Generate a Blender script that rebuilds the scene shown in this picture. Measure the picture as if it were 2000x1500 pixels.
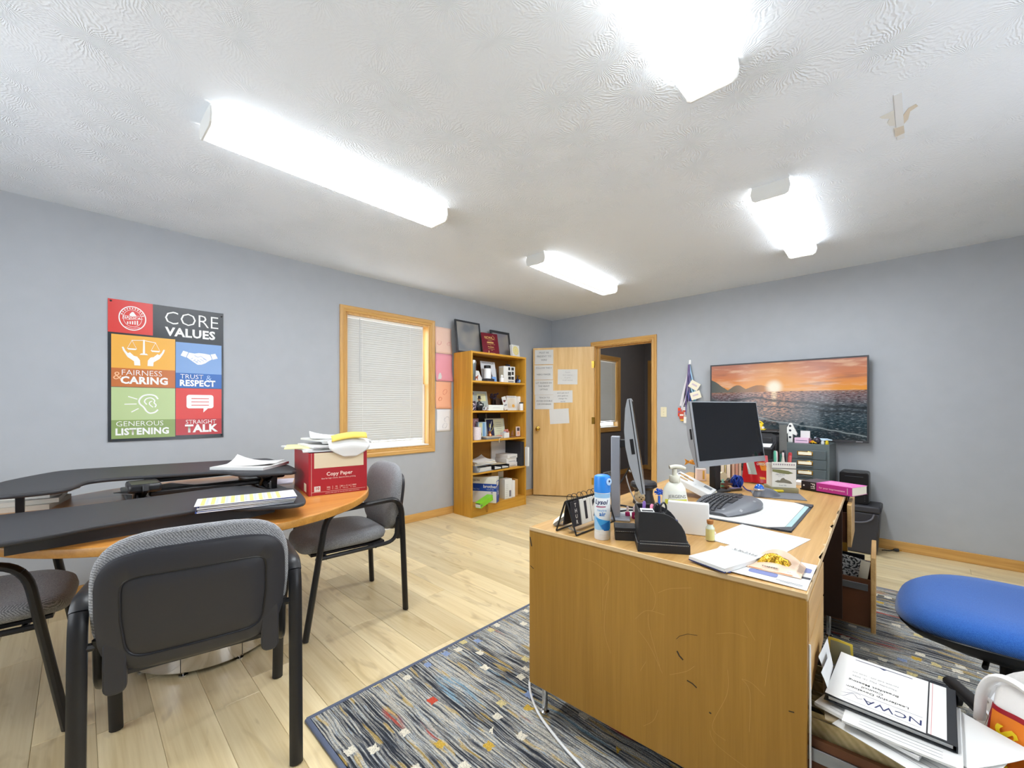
import bpy,bmesh,math,random
from mathutils import Matrix,Vector
random.seed(7)
PI = math.pi
C = bpy.context.scene.collection
S = bpy.context.scene
for o in list(bpy.data.objects):
 bpy.data.objects.remove(o)

# ---------------------------------------------------------------- camera, world, exposure
CAMH = 1.198
YAW = math.radians(43.9)
cam_d = bpy.data.cameras.new('camera')
cam = bpy.data.objects.new('camera',cam_d)
C.objects.link(cam)
cam.location = (0,0,CAMH)
cam.rotation_euler = (PI / 2,0,YAW)
cam_d.sensor_width = 36.0
cam_d.lens = 36.0 * 815 / 2000
cam_d.shift_y = 45 / 2000
cam_d.clip_start = 0.02
S.camera = cam
S.view_settings.view_transform = 'Standard'
S.view_settings.look = 'None'
S.view_settings.gamma = 1.0
S.view_settings.exposure = 0.14
S.view_settings.use_curve_mapping = False
W = bpy.data.worlds.new('daylight')
S.world = W
W.use_nodes = True
W.node_tree.nodes['Background'].inputs[0].default_value = (0.86,0.93,1.0,1)
W.node_tree.nodes['Background'].inputs[1].default_value = 6.0
LAMP = 68.0          # radiance of the fluorescent tubes behind the diffusers
S.cycles.max_bounces = 8
S.cycles.diffuse_bounces = 5
S.cycles.glossy_bounces = 4
S.cycles.transmission_bounces = 8
S.cycles.transparent_max_bounces = 12
S.cycles.caustics_reflective = False
S.cycles.caustics_refractive = False
S.cycles.sample_clamp_indirect = 6.0
S.cycles.use_adaptive_sampling = True
S.cycles.adaptive_threshold = 0.03

# ---------------------------------------------------------------- colour and materials
def lin(c):
 if isinstance(c,str):
  c = [int(c[i:i + 2],16) / 255 for i in (0,2,4)]
 elif max(c) > 1:
  c = [x / 255 for x in c]
 return tuple((x / 12.92 if x <= 0.04045 else ((x + 0.055) / 1.055) ** 2.4) for x in c[:3]) + (1,)

MATS = {}

def mat(name,col,rough=0.55,metal=0.0,emit=0.0,trans=0.0,ior=1.45,bump=None,coat=0.0,var=0.0,subs=None,sheen=0.0):
 if name in MATS:
  return MATS[name]
 m = bpy.data.materials.new(name)
 m.use_nodes = True
 nt = m.node_tree
 b = nt.nodes['Principled BSDF']
 c = lin(col)
 b.inputs['Base Color'].default_value = c
 b.inputs['Roughness'].default_value = rough
 b.inputs['Metallic'].default_value = metal
 b.inputs['IOR'].default_value = ior
 b.inputs['Transmission Weight'].default_value = trans
 b.inputs['Coat Weight'].default_value = coat
 if sheen:
  b.inputs['Sheen Weight'].default_value = sheen
 if emit:
  b.inputs['Emission Color'].default_value = c
  b.inputs['Emission Strength'].default_value = emit
 if var or bump:
  tc = nt.nodes.new('ShaderNodeTexCoord')
 if var:
  n = nt.nodes.new('ShaderNodeTexNoise')
  n.inputs['Scale'].default_value = 9
  n.inputs['Detail'].default_value = 6
  nt.links.new(tc.outputs['Object'],n.inputs['Vector'])
  r = nt.nodes.new('ShaderNodeMapRange')
  r.inputs['From Min'].default_value = 0.3
  r.inputs['From Max'].default_value = 0.7
  r.inputs['To Min'].default_value = 1 - var
  r.inputs['To Max'].default_value = 1 + var
  nt.links.new(n.outputs['Fac'],r.inputs['Value'])
  mx = nt.nodes.new('ShaderNodeMix')
  mx.data_type = 'RGBA'
  mx.blend_type = 'MULTIPLY'
  mx.inputs[0].default_value = 1
  mx.inputs[6].default_value = c
  nt.links.new(r.outputs[0],mx.inputs[7])
  nt.links.new(mx.outputs[2],b.inputs['Base Color'])
 if bump:
  n2 = nt.nodes.new('ShaderNodeTexNoise')
  n2.inputs['Scale'].default_value = bump[0]
  n2.inputs['Detail'].default_value = 4
  nt.links.new(tc.outputs['Object'],n2.inputs['Vector'])
  bp = nt.nodes.new('ShaderNodeBump')
  bp.inputs['Strength'].default_value = bump[1]
  bp.inputs['Distance'].default_value = bump[2] if len(bump) > 2 else 0.002
  nt.links.new(n2.outputs['Fac'],bp.inputs['Height'])
  nt.links.new(bp.outputs[0],b.inputs['Normal'])
 MATS[name] = m
 return m

def ramp(nt,stops,interp='LINEAR'):
 r = nt.nodes.new('ShaderNodeValToRGB')
 r.color_ramp.interpolation = interp
 e = r.color_ramp.elements
 while len(e) < len(stops):
  e.new(0.5)
 for i,(p,c) in enumerate(stops):
  e[i].position = p
  e[i].color = lin(c)
 return r

def nd(nt,kind,**kw):
 n = nt.nodes.new(kind)
 for k,v in kw.items():
  if k.startswith('i_'):
   key = k[2:]
   n.inputs[int(key) if key.isdigit() else key].default_value = v
  else:
   setattr(n,k,v)
 return n

def mth(nt,op,a,b=None,c=None):
 n = nt.nodes.new('ShaderNodeMath')
 n.operation = op
 for i,x in enumerate((a,b,c)):
  if x is None:
   continue
  if isinstance(x,(int,float)):
   n.inputs[i].default_value = x
  else:
   nt.links.new(x,n.inputs[i])
 return n.outputs[0]

def mixc(nt,fac,a,b,blend='MIX'):
 n = nt.nodes.new('ShaderNodeMix')
 n.data_type = 'RGBA'
 n.blend_type = blend
 for i,x in ((0,fac),(6,a),(7,b)):
  if isinstance(x,(int,float)):
   n.inputs[i].default_value = x
  elif isinstance(x,(str,tuple,list)):
   n.inputs[i].default_value = lin(x)
  else:
   nt.links.new(x,n.inputs[i])
 return n.outputs[2]

def wood(name,dark,light,axis='z',scale=1.0,rough=0.42,rand=False,knots=0.0,contrast=1.0,coat=0.0):
 """grain stretched along one axis of the object"""
 if name in MATS:
  return MATS[name]
 m = bpy.data.materials.new(name)
 m.use_nodes = True
 nt = m.node_tree
 b = nt.nodes['Principled BSDF']
 tc = nd(nt,'ShaderNodeTexCoord')
 mp = nd(nt,'ShaderNodeMapping')
 s = [22 * scale] * 3
 s['xyz'.index(axis)] = 1.1 * scale
 mp.inputs['Scale'].default_value = s
 src = tc.outputs['Object']
 if rand:
  oi = nd(nt,'ShaderNodeObjectInfo')
  mul = nd(nt,'ShaderNodeVectorMath',operation='SCALE')
  cmb = nd(nt,'ShaderNodeCombineXYZ')
  for i,k in enumerate((37.0,91.0,13.0)):
   nt.links.new(mth(nt,'MULTIPLY',oi.outputs['Random'],k),cmb.inputs[i])
  ad = nd(nt,'ShaderNodeVectorMath',operation='ADD')
  nt.links.new(src,ad.inputs[0])
  nt.links.new(cmb.outputs[0],ad.inputs[1])
  src = ad.outputs[0]
 nt.links.new(src,mp.inputs['Vector'])
 n1 = nd(nt,'ShaderNodeTexNoise',i_Scale=1.0,i_Detail=7,i_Roughness=0.6,i_Distortion=0.6)
 nt.links.new(mp.outputs[0],n1.inputs['Vector'])
 mp2 = nd(nt,'ShaderNodeMapping')
 s2 = [170 * scale] * 3
 s2['xyz'.index(axis)] = 5 * scale
 mp2.inputs['Scale'].default_value = s2
 nt.links.new(src,mp2.inputs['Vector'])
 n2 = nd(nt,'ShaderNodeTexNoise',i_Scale=1.0,i_Detail=3)
 nt.links.new(mp2.outputs[0],n2.inputs['Vector'])
 v = mth(nt,'ADD',mth(nt,'MULTIPLY',n1.outputs['Fac'],0.7),mth(nt,'MULTIPLY',n2.outputs['Fac'],0.3))
 k = 0.17 / contrast
 r = ramp(nt,[(0.5 - k,dark),(0.5 + k,light)])
 nt.links.new(v,r.inputs[0])
 col = r.outputs[0]
 if rand:
  rr = nd(nt,'ShaderNodeMapRange',i_3=0.80,i_4=1.10)
  nt.links.new(oi.outputs['Random'],rr.inputs[0])
  col = mixc(nt,1.0,col,rr.outputs[0],'MULTIPLY')
 if knots:
  vo = nd(nt,'ShaderNodeTexNoise',i_Scale=1.0,i_Detail=2,i_Distortion=1.2)
  mp3 = nd(nt,'ShaderNodeMapping')
  s3 = [11.0] * 3
  s3['xyz'.index(axis)] = 3.2
  mp3.inputs['Scale'].default_value = s3
  nt.links.new(src,mp3.inputs['Vector'])
  nt.links.new(mp3.outputs[0],vo.inputs['Vector'])
  kr = nd(nt,'ShaderNodeMapRange',i_1=0.60,i_2=0.76)
  nt.links.new(vo.outputs['Fac'],kr.inputs[0])
  col = mixc(nt,mth(nt,'MULTIPLY',kr.outputs[0],knots),col,'8A6A3C')
 nt.links.new(col,b.inputs['Base Color'])
 b.inputs['Roughness'].default_value = rough
 b.inputs['Coat Weight'].default_value = coat
 b.inputs['Coat Roughness'].default_value = 0.25
 bp = nd(nt,'ShaderNodeBump',i_Strength=0.12,i_Distance=0.001)
 nt.links.new(n2.outputs['Fac'],bp.inputs['Height'])
 nt.links.new(bp.outputs[0],b.inputs['Normal'])
 MATS[name] = m
 return m

def fabric(name,a,bcol,scale=420,rough=0.95):
 if name in MATS:
  return MATS[name]
 m = bpy.data.materials.new(name)
 m.use_nodes = True
 nt = m.node_tree
 b = nt.nodes['Principled BSDF']
 tc = nd(nt,'ShaderNodeTexCoord')
 n = nd(nt,'ShaderNodeTexNoise',i_Scale=scale,i_Detail=2)
 nt.links.new(tc.outputs['Object'],n.inputs['Vector'])
 w = nd(nt,'ShaderNodeTexWave',i_Scale=scale * 0.33,i_Distortion=2.0)
 w.bands_direction = 'DIAGONAL'
 nt.links.new(tc.outputs['Object'],w.inputs['Vector'])
 v = mth(nt,'ADD',mth(nt,'MULTIPLY',n.outputs['Fac'],0.7),mth(nt,'MULTIPLY',w.outputs['Fac'],0.3))
 r = ramp(nt,[(0.33,a),(0.68,bcol)])
 nt.links.new(v,r.inputs[0])
 nt.links.new(r.outputs[0],b.inputs['Base Color'])
 b.inputs['Roughness'].default_value = rough
 b.inputs['Specular IOR Level'].default_value = 0.2
 b.inputs['Sheen Weight'].default_value = 0.25
 bp = nd(nt,'ShaderNodeBump',i_Strength=0.5,i_Distance=0.0012)
 nt.links.new(v,bp.inputs['Height'])
 nt.links.new(bp.outputs[0],b.inputs['Normal'])
 MATS[name] = m
 return m

# ---------------------------------------------------------------- mesh builder
class G:
 def __init__(s):
  s.v,s.f,s.mi,s.cur = [],[],[],0

 def add(s,vs,fs,M=None):
  o = len(s.v)
  s.v += [tuple(M @ Vector(p)) if M is not None else tuple(p) for p in vs]
  s.f += [tuple(o + i for i in f) for f in fs]
  s.mi += [s.cur] * len(fs)
  return s

 def mat(s,i):
  s.cur = i
  return s

 def box(s,x0,x1,y0,y1,z0,z1,M=None):
  v = [(x0,y0,z0),(x1,y0,z0),(x1,y1,z0),(x0,y1,z0),(x0,y0,z1),(x1,y0,z1),(x1,y1,z1),(x0,y1,z1)]
  f = [(0,3,2,1),(4,5,6,7),(0,1,5,4),(1,2,6,5),(2,3,7,6),(3,0,4,7)]
  return s.add(v,f,M)

 def rect(s,x0,x1,z0,z1,y,M=None):          # a print facing -y
  return s.add([(x0,y,z0),(x1,y,z0),(x1,y,z1),(x0,y,z1)],[(0,1,2,3)],M)

 def poly(s,pts,y=0.0,M=None):                 # flat print facing -y, points (x, z)
  v = [(p[0],y,p[1]) for p in pts]
  return s.add(v,[tuple(range(len(v)))],M)

 def stroke(s,pts,w,y=0.0,closed=False,M=None):   # ribbon facing -y
  n = len(pts)
  L,R = [],[]
  for i in range(n):
   a = pts[i - 1] if (i or closed) else pts[0]
   b = pts[(i + 1) % n] if (i < n - 1 or closed) else pts[-1]
   dx,dz = b[0] - a[0],b[1] - a[1]
   l = math.hypot(dx,dz) or 1
   nx,nz = -dz / l * w / 2,dx / l * w / 2
   L.append((pts[i][0] + nx,y,pts[i][1] + nz))
   R.append((pts[i][0] - nx,y,pts[i][1] - nz))
  f = []
  for i in range(n if closed else n - 1):
   j = (i + 1) % n
   f.append((n + i,n + j,j,i))
  return s.add(L + R,f,M)

 def prism(s,pts,z0,z1,M=None):
  n = len(pts)
  a = sum(pts[i][0] * pts[(i + 1) % n][1] - pts[(i + 1) % n][0] * pts[i][1] for i in range(n))
  if a < 0:
   pts = pts[::-1]
  v = [(p[0],p[1],z0) for p in pts] + [(p[0],p[1],z1) for p in pts]
  f = [tuple(range(n - 1,-1,-1)),tuple(range(n,2 * n))]
  f += [(i,(i + 1) % n,n + (i + 1) % n,n + i) for i in range(n)]
  return s.add(v,f,M)

 def lathe(s,prof,n=20,M=None,sx=1.0,sy=1.0):
  v,f = [],[]
  k = len(prof)
  for r,z in prof:
   for i in range(n):
    a = 2 * PI * i / n
    v.append((r * math.cos(a) * sx,r * math.sin(a) * sy,z))
  for j in range(k - 1):
   for i in range(n):
    f.append((j * n + i,j * n + (i + 1) % n,(j + 1) * n + (i + 1) % n,(j + 1) * n + i))
  f.append(tuple(range(n - 1,-1,-1)))
  f.append(tuple(range((k - 1) * n,k * n)))
  return s.add(v,f,M)

 def tube(s,pts,r,n=8,closed=False,sx=1.0,sy=1.0,M=None,ref=None):
  P = [Vector(p) for p in pts]
  k = len(P)
  v,f = [],[]
  up = Vector(ref) if ref else None
  prev = None
  for i in range(k):
   a = P[i - 1] if (i or closed) else P[0]
   b = P[(i + 1) % k] if (i < k - 1 or closed) else P[-1]
   t = (b - a).normalized()
   if up is not None:
    u = (up - t * up.dot(t))
   elif prev is not None:
    u = prev - t * prev.dot(t)
   else:
    u = Vector((0,0,1)) if abs(t.z) < 0.9 else Vector((1,0,0))
    u = u - t * u.dot(t)
   u.normalize()
   prev = u
   w = t.cross(u)
   rr = r[i] if isinstance(r,(list,tuple)) else r
   for j in range(n):
    g = 2 * PI * j / n
    v.append(tuple(P[i] + u * (math.cos(g) * rr * sx) + w * (math.sin(g) * rr * sy)))
  for i in range(k if closed else k - 1):
   q = (i + 1) % k
   for j in range(n):
    f.append((i * n + j,i * n + (j + 1) % n,q * n + (j + 1) % n,q * n + j))
  if not closed:
   f.append(tuple(range(n - 1,-1,-1)))
   f.append(tuple(range((k - 1) * n,k * n)))
  return s.add(v,f,M)

 def surf(s,fn,nu,nv,M=None,th=0.0):
  """parametric sheet fn(u,v); th > 0 gives it thickness downwards"""
  v = [tuple(fn(i / nu,j / nv)) for j in range(nv + 1) for i in range(nu + 1)]
  f = [(j * (nu + 1) + i,j * (nu + 1) + i + 1,(j + 1) * (nu + 1) + i + 1,(j + 1) * (nu + 1) + i) for j in range(nv) for i in range(nu)]
  if th:
   n = len(v)
   v += [(a,b,c - th) for a,b,c in v]
   f += [tuple(n + q for q in reversed(g)) for g in f]
   edge = [i for i in range(nu)] + [nu + j * (nu + 1) for j in range(nv)] + [nv * (nu + 1) + nu - i for i in range(nu)] + [(nv - j) * (nu + 1) for j in range(nv)]
   for i in range(len(edge)):
    a,b = edge[i],edge[(i + 1) % len(edge)]
    f.append((a,a + n,b + n,b))
  return s.add(v,f,M)

 def ball(s,c,r,n=12,sx=1,sy=1,sz=1):
  k = max(5,n // 2 + 1)
  prof = [(max(1e-4,r * math.sin(PI * i / k)),-r * math.cos(PI * i / k) * sz) for i in range(k + 1)]
  return s.lathe(prof,n,Matrix.Translation(Vector(c)),sx,sy)

 def mesh(s,name,mats,smooth=35):
  me = bpy.data.meshes.new(name)
  me.from_pydata(s.v,[],s.f)
  for m in (mats if isinstance(mats,(list,tuple)) else [mats]):
   me.materials.append(m)
  me.polygons.foreach_set('material_index',s.mi)
  if smooth:
   me.polygons.foreach_set('use_smooth',[True] * len(s.f))
   me.update()
   me.set_sharp_from_angle(angle=math.radians(smooth))
  me.update()
  return me

 def build(s,name,mats,parent=None,loc=(0,0,0),rot=(0,0,0),bevel=0.0,seg=2,smooth=35):
  o = bpy.data.objects.new(name,s.mesh(name,mats,smooth))
  C.objects.link(o)
  o.location = loc
  o.rotation_euler = rot
  if parent is not None:
   o.parent = parent
  if bevel:
   md = o.modifiers.new('bevel','BEVEL')
   md.width = bevel
   md.segments = seg
   md.limit_method = 'ANGLE'
   md.angle_limit = math.radians(40)
   md.harden_normals = False
  return o

def subsurf(o,lv=2):
 md = o.modifiers.new('subsurf','SUBSURF')
 md.levels = lv
 md.render_levels = lv
 return o

def tag(o,label,cat,group=None):
 o['label'] = label
 o['category'] = cat
 if group:
  o['group'] = group
 return o

def thing(name,label,cat,loc=(0,0,0),rz=0.0,group=None):
 o = bpy.data.objects.new(name,None)
 o.empty_display_size = 0.05
 C.objects.link(o)
 o.location = loc
 o.rotation_euler = (0,0,rz)
 return tag(o,label,cat,group)

def struct(o):
 o['kind'] = 'structure'
 return o

def copy_tree(o,parent=None):
 c = o.copy()
 C.objects.link(c)
 if parent is not None:
  c.parent = parent
 for ch in [k for k in bpy.data.objects if k.parent == o]:
  copy_tree(ch,c)
 return c

def T(x=0,y=0,z=0):
 return Matrix.Translation((x,y,z))

def RX(a):
 return Matrix.Rotation(a,4,'X')

def RY(a):
 return Matrix.Rotation(a,4,'Y')

def RZ(a):
 return Matrix.Rotation(a,4,'Z')

def frame(o,x,y):
 x,y = Vector(x).normalized(),Vector(y).normalized()
 z = x.cross(y)
 m = Matrix.Identity(4)
 for i in range(3):
  m[i][0],m[i][1],m[i][2],m[i][3] = x[i],y[i],z[i],o[i]
 return m

FRONT = ((1,0,0),(0,0,1))     # text on a face that looks along -y
FLAT = ((1,0,0),(0,1,0))      # text lying face up
_tx = {}

def text_mesh(s,size,bold,align,m,sx=1.0):
 key = (s,size,bold,align,m.name,sx)
 if key not in _tx:
  cu = bpy.data.curves.new('t','FONT')
  cu.body = s
  cu.size = size
  cu.align_x = align
  cu.align_y = 'CENTER'
  cu.offset = bold * size
  cu.resolution_u = 2
  cu.space_character = 1.0 + bold * 1.5
  cu.space_line = 0.95
  ob = bpy.data.objects.new('t',cu)
  me = bpy.data.meshes.new_from_object(ob)
  bpy.data.objects.remove(ob)
  bpy.data.curves.remove(cu)
  me.materials.clear()
  me.materials.append(m)
  if sx != 1.0:
   for v in me.vertices:
    v.co.x *= sx
  me.name = 'lettering'
  _tx[key] = me
 return _tx[key]

def txt(parent,s,size,pos,m,plane=FRONT,bold=0.0,align='CENTER',sx=1.0):
 o = bpy.data.objects.new('lettering',text_mesh(s,size,bold,align,m,sx))
 C.objects.link(o)
 o.parent = parent
 o.matrix_local = frame(pos,*plane)
 return o

def rrect(w,h,r,n=4,cx=0.0,cy=0.0):
 """rounded rectangle outline, counter-clockwise"""
 out = []
 for sx,sy,a0 in ((1,1,0),(-1,1,PI / 2),(-1,-1,PI),(1,-1,1.5 * PI)):
  for i in range(n + 1):
   a = a0 + PI / 2 * i / n
   out.append((cx + sx * (w / 2 - r) + r * math.cos(a),cy + sy * (h / 2 - r) + r * math.sin(a)))
 return out

def circ(cx,cy,r,n=20,a0=0.0,a1=2 * PI,end=False):
 k = n if not end else n - 1
 return [(cx + r * math.cos(a0 + (a1 - a0) * i / k),cy + r * math.sin(a0 + (a1 - a0) * i / k)) for i in range(n)]

def arc(p0,p1,p2,n=6):
 """smooth corner through three points (quadratic)"""
 a,b,c = Vector(p0),Vector(p1),Vector(p2)
 return [tuple((1 - t) ** 2 * a + 2 * t * (1 - t) * b + t * t * c) for t in [i / n for i in range(n + 1)]]

def cat_rom(P,k=6):
 """smooth curve through points"""
 P = [Vector(p) for p in P]
 out = []
 for i in range(len(P) - 1):
  p0,p1,p2,p3 = P[max(0,i - 1)],P[i],P[i + 1],P[min(len(P) - 1,i + 2)]
  for j in range(k):
   t = j / k
   out.append(tuple(0.5 * ((2 * p1) + (p2 - p0) * t + (2 * p0 - 5 * p1 + 4 * p2 - p3) * t * t + (3 * p1 - p0 - 3 * p2 + p3) * t ** 3)))
 out.append(tuple(P[-1]))
 return out

# ---------------------------------------------------------------- shared materials
WHITE = mat('white paper','DBDBD9',0.8)
INK = mat('black ink','2A2A2C',0.7)
GREYINK = mat('grey ink','8A8C90',0.8)
BLACKPL = mat('black plastic','232327',0.45,bump=(900,0.15,0.0006))
SATINBLK = mat('satin black','1B1B1E',0.35)
CHROME = mat('chrome','D8D8DA',0.12,1.0)
BRASS = mat('brass','C9A24A',0.2,1.0)
STEEL = mat('brushed steel','A9ACB0',0.3,1.0)
GLASS = mat('clear glass','F4F8F8',0.02,trans=1.0)
CREAM = mat('cream card','EDE6D0',0.8)
MANILA = mat('manila folder','D9C592',0.8)
REDP = mat('red print','D8342F',0.45)
BLUEP = mat('blue print','2E63B0',0.45)
CABLE = mat('black cable','1C1C1E',0.5)
OAK = wood('honey oak trim','BD8B45','DDB06A','z',1.3,0.38)
OAKX = wood('honey oak trim along x','BD8B45','DDB06A','x',1.3,0.38)
OAKY = wood('honey oak trim along y','BD8B45','DDB06A','y',1.3,0.38)
# ================================================================ ROOM SHELL
XW,YW,H = -3.763,4.743,2.44          # left wall plane, back wall plane, ceiling height
XE,YS = 1.35,-1.25                     # walls behind and beside the camera
YH = 7.624                               # far wall of the room beyond the door

def wall_paint(name,col):
 m = mat(name,col,0.62,bump=(210,0.18,0.0012),var=0.02)
 return m

PAINT = wall_paint('blue grey wall paint','AFB3B9')
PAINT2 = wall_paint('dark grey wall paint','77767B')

def ceiling_mat():
 m = bpy.data.materials.new('stomped ceiling texture')
 m.use_nodes = True
 nt = m.node_tree
 b = nt.nodes['Principled BSDF']
 b.inputs['Roughness'].default_value = 0.75
 b.inputs['Base Color'].default_value = lin('E8EEF6')
 tc = nd(nt,'ShaderNodeTexCoord')
 hs = []
 for sc,off in ((3.4,0.0),(4.1,5.3)):
  ad = nd(nt,'ShaderNodeVectorMath',operation='ADD')
  ad.inputs[1].default_value = (off,off * 0.7,0)
  nz = nd(nt,'ShaderNodeTexNoise',i_Scale=5.0,i_Detail=2)
  nt.links.new(tc.outputs['Object'],nz.inputs['Vector'])
  dv = nd(nt,'ShaderNodeVectorMath',operation='SCALE')
  dv.inputs['Scale'].default_value = 0.10
  nt.links.new(nz.outputs['Color'],dv.inputs[0])
  nt.links.new(tc.outputs['Object'],ad.inputs[0])
  a2 = nd(nt,'ShaderNodeVectorMath',operation='ADD')
  nt.links.new(ad.outputs[0],a2.inputs[0])
  nt.links.new(dv.outputs[0],a2.inputs[1])
  vo = nd(nt,'ShaderNodeTexVoronoi',voronoi_dimensions='2D',i_Scale=sc,i_Randomness=1.0)
  nt.links.new(a2.outputs[0],vo.inputs['Vector'])
  sb = nd(nt,'ShaderNodeVectorMath',operation='SUBTRACT')
  scl = nd(nt,'ShaderNodeVectorMath',operation='SCALE')
  scl.inputs['Scale'].default_value = 1.0
  nt.links.new(vo.outputs['Position'],scl.inputs[0])
  nt.links.new(a2.outputs[0],sb.inputs[0])
  nt.links.new(scl.outputs[0],sb.inputs[1])
  sp = nd(nt,'ShaderNodeSeparateXYZ')
  nt.links.new(sb.outputs[0],sp.inputs[0])
  ang = mth(nt,'ARCTAN2',sp.outputs[1],sp.outputs[0])
  n3 = nd(nt,'ShaderNodeTexNoise',i_Scale=16.0,i_Detail=3)
  nt.links.new(tc.outputs['Object'],n3.inputs['Vector'])
  ph = mth(nt,'ADD',mth(nt,'MULTIPLY',ang,23.0),mth(nt,'MULTIPLY',n3.outputs['Fac'],16.0))
  s = mth(nt,'POWER',mth(nt,'ABSOLUTE',mth(nt,'SINE',ph)),2.5)
  fall = nd(nt,'ShaderNodeMapRange',i_1=0.75,i_2=0.2,i_3=0.0,i_4=1.0)
  nt.links.new(vo.outputs['Distance'],fall.inputs[0])
  hs.append(mth(nt,'MULTIPLY',s,fall.outputs[0]))
 h = mth(nt,'ADD',hs[0],mth(nt,'MULTIPLY',hs[1],0.7))
 pm = nd(nt,'ShaderNodeTexNoise',i_Scale=1.1,i_Detail=2)
 nt.links.new(tc.outputs['Object'],pm.inputs['Vector'])
 pr = nd(nt,'ShaderNodeMapRange',i_1=0.38,i_2=0.56,i_3=0.12,i_4=1.0)
 nt.links.new(pm.outputs['Fac'],pr.inputs[0])
 fine = nd(nt,'ShaderNodeTexNoise',i_Scale=70.0,i_Detail=4)
 nt.links.new(tc.outputs['Object'],fine.inputs['Vector'])
 h = mth(nt,'ADD',mth(nt,'MULTIPLY',h,pr.outputs[0]),mth(nt,'MULTIPLY',fine.outputs['Fac'],0.35))
 bp = nd(nt,'ShaderNodeBump',i_Strength=0.38,i_Distance=0.006)
 nt.links.new(h,bp.inputs['Height'])
 nt.links.new(bp.outputs[0],b.inputs['Normal'])
 return m

CEIL = ceiling_mat()

# window openings in the left wall: (y0, y1, z0, z1)
WIN1 = (1.705,2.63,0.775,2.075)
WIN2 = (5.72,6.62,0.83,2.015)
TH = 0.13

def left_wall(name,y0,y1,win,m):
 g = G()
 wy0,wy1,wz0,wz1 = win
 g.box(XW - TH,XW,y0,wy0,0,H).box(XW - TH,XW,wy1,y1,0,H)
 g.box(XW - TH,XW,wy0,wy1,0,wz0).box(XW - TH,XW,wy0,wy1,wz1,H)
 return struct(g.build(name,m,smooth=0))

left_wall('wall_left',YS,YW + 0.06,WIN1,PAINT)
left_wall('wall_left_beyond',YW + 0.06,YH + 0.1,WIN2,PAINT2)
DO = (-3.045,-2.238,2.005)             # doorway in the back wall
g = G()
g.box(XW,DO[0],YW,YW + 0.115,0,H).box(DO[1],XE,YW,YW + 0.115,0,H).box(DO[0],DO[1],YW,YW + 0.115,DO[2],H)
struct(g.build('wall_back',PAINT,smooth=0))
# unseen windows added in the walls beside and behind the camera, for fill daylight
WR = (0.9,2.6,0.80,2.10)
g = G().box(XE,XE + 0.1,YS - 0.1,WR[0],0,H).box(XE,XE + 0.1,WR[1],YH + 0.1,0,H).box(XE,XE + 0.1,WR[0],WR[1],0,WR[2]).box(XE,XE + 0.1,WR[0],WR[1],WR[3],H)
struct(g.build('wall_right',PAINT,smooth=0))
WF = (-2.9,-1.2,0.80,2.10)
g = G().box(XW - TH,WF[0],YS - 0.1,YS,0,H).box(WF[1],XE,YS - 0.1,YS,0,H).box(WF[0],WF[1],YS - 0.1,YS,0,WF[2]).box(WF[0],WF[1],YS - 0.1,YS,WF[3],H)
struct(g.build('wall_front',PAINT,smooth=0))

def pane_mat():
 m = bpy.data.materials.new('window pane glass')
 m.use_nodes = True
 nt = m.node_tree
 nt.nodes.remove(nt.nodes['Principled BSDF'])
 a = nd(nt,'ShaderNodeBsdfTransparent')
 b = nd(nt,'ShaderNodeBsdfGlossy')
 b.inputs['Roughness'].default_value = 0.02
 x = nd(nt,'ShaderNodeMixShader')
 x.inputs[0].default_value = 0.07
 nt.links.new(a.outputs[0],x.inputs[1])
 nt.links.new(b.outputs[0],x.inputs[2])
 nt.links.new(x.outputs[0],nt.nodes['Material Output'].inputs[0])
 return m

PANE = pane_mat()

def added_window(n,p,M):
 w,z0,z1 = p
 g = G()
 g.box(-w - .05,-w,-.02,.1,z0 - .05,z1 + .05,M).box(w,w + .05,-.02,.1,z0 - .05,z1 + .05,M).box(-w,w,-.02,.1,z1,z1 + .05,M).box(-w,w,-.02,.1,z0 - .05,z0,M).box(-.02,.02,.03,.07,z0,z1,M)
 o = struct(g.build('window_%d' % n,OAK,smooth=0))  # unseen window, added to bring in more light
 G().box(-w,-.02,.045,.049,z0,z1,M).box(.02,w,.045,.049,z0,z1,M).build('pane',PANE,o,smooth=0)

added_window(3,((WF[1] - WF[0]) / 2 - .001,WF[2] + .001,WF[3] - .001),T((WF[0] + WF[1]) / 2,YS,0) @ RZ(PI))
added_window(4,((WR[1] - WR[0]) / 2 - .001,WR[2] + .001,WR[3] - .001),T(XE,(WR[0] + WR[1]) / 2,0) @ RZ(-PI / 2))
g = G().box(XW - TH,XE + 0.1,YH,YH + 0.1,0,H)
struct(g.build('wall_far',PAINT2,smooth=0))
ceil = G().box(XW - TH,XE + 0.1,YS - 0.1,YH + 0.1,H,H + 0.1).build('ceiling',CEIL,smooth=0)
struct(ceil)
# torn paint and old seam on the ceiling
PATCH = mat('bare ceiling board','E0E0DC',0.8)
TORN = mat('torn board paper','D8CEBF',0.85)
SEAM = mat('smooth ceiling seam','E4E7EA',0.7)
g = G()
def cpoly(g,pts,dz,cx=-0.045,cy=2.40):
 g.prism([(cx + a,cy + b) for a,b in pts],H - dz,H + 0.002)
cpoly(g,[(-.012,-.15),(.012,-.15),(.016,.24),(-.010,.24)],.0025)
g.mat(1)
cpoly(g,[(-.060,-.02),(-.014,-.035),(-.012,.10),(-.03,.085),(-.038,.05),(-.030,.02),(-.052,.0)],.0015)
g.mat(2)
cpoly(g,[(.014,.03),(.03,-.01),(.052,-.02),(.058,.0),(.035,.02),(.028,.08),(.014,.11)],.0018)
cpoly(g,[(-.018,.12),(.014,.12),(.016,.19),(-.014,.20)],.0030)
g.build('patch',[SEAM,PATCH,TORN],ceil)

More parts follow.
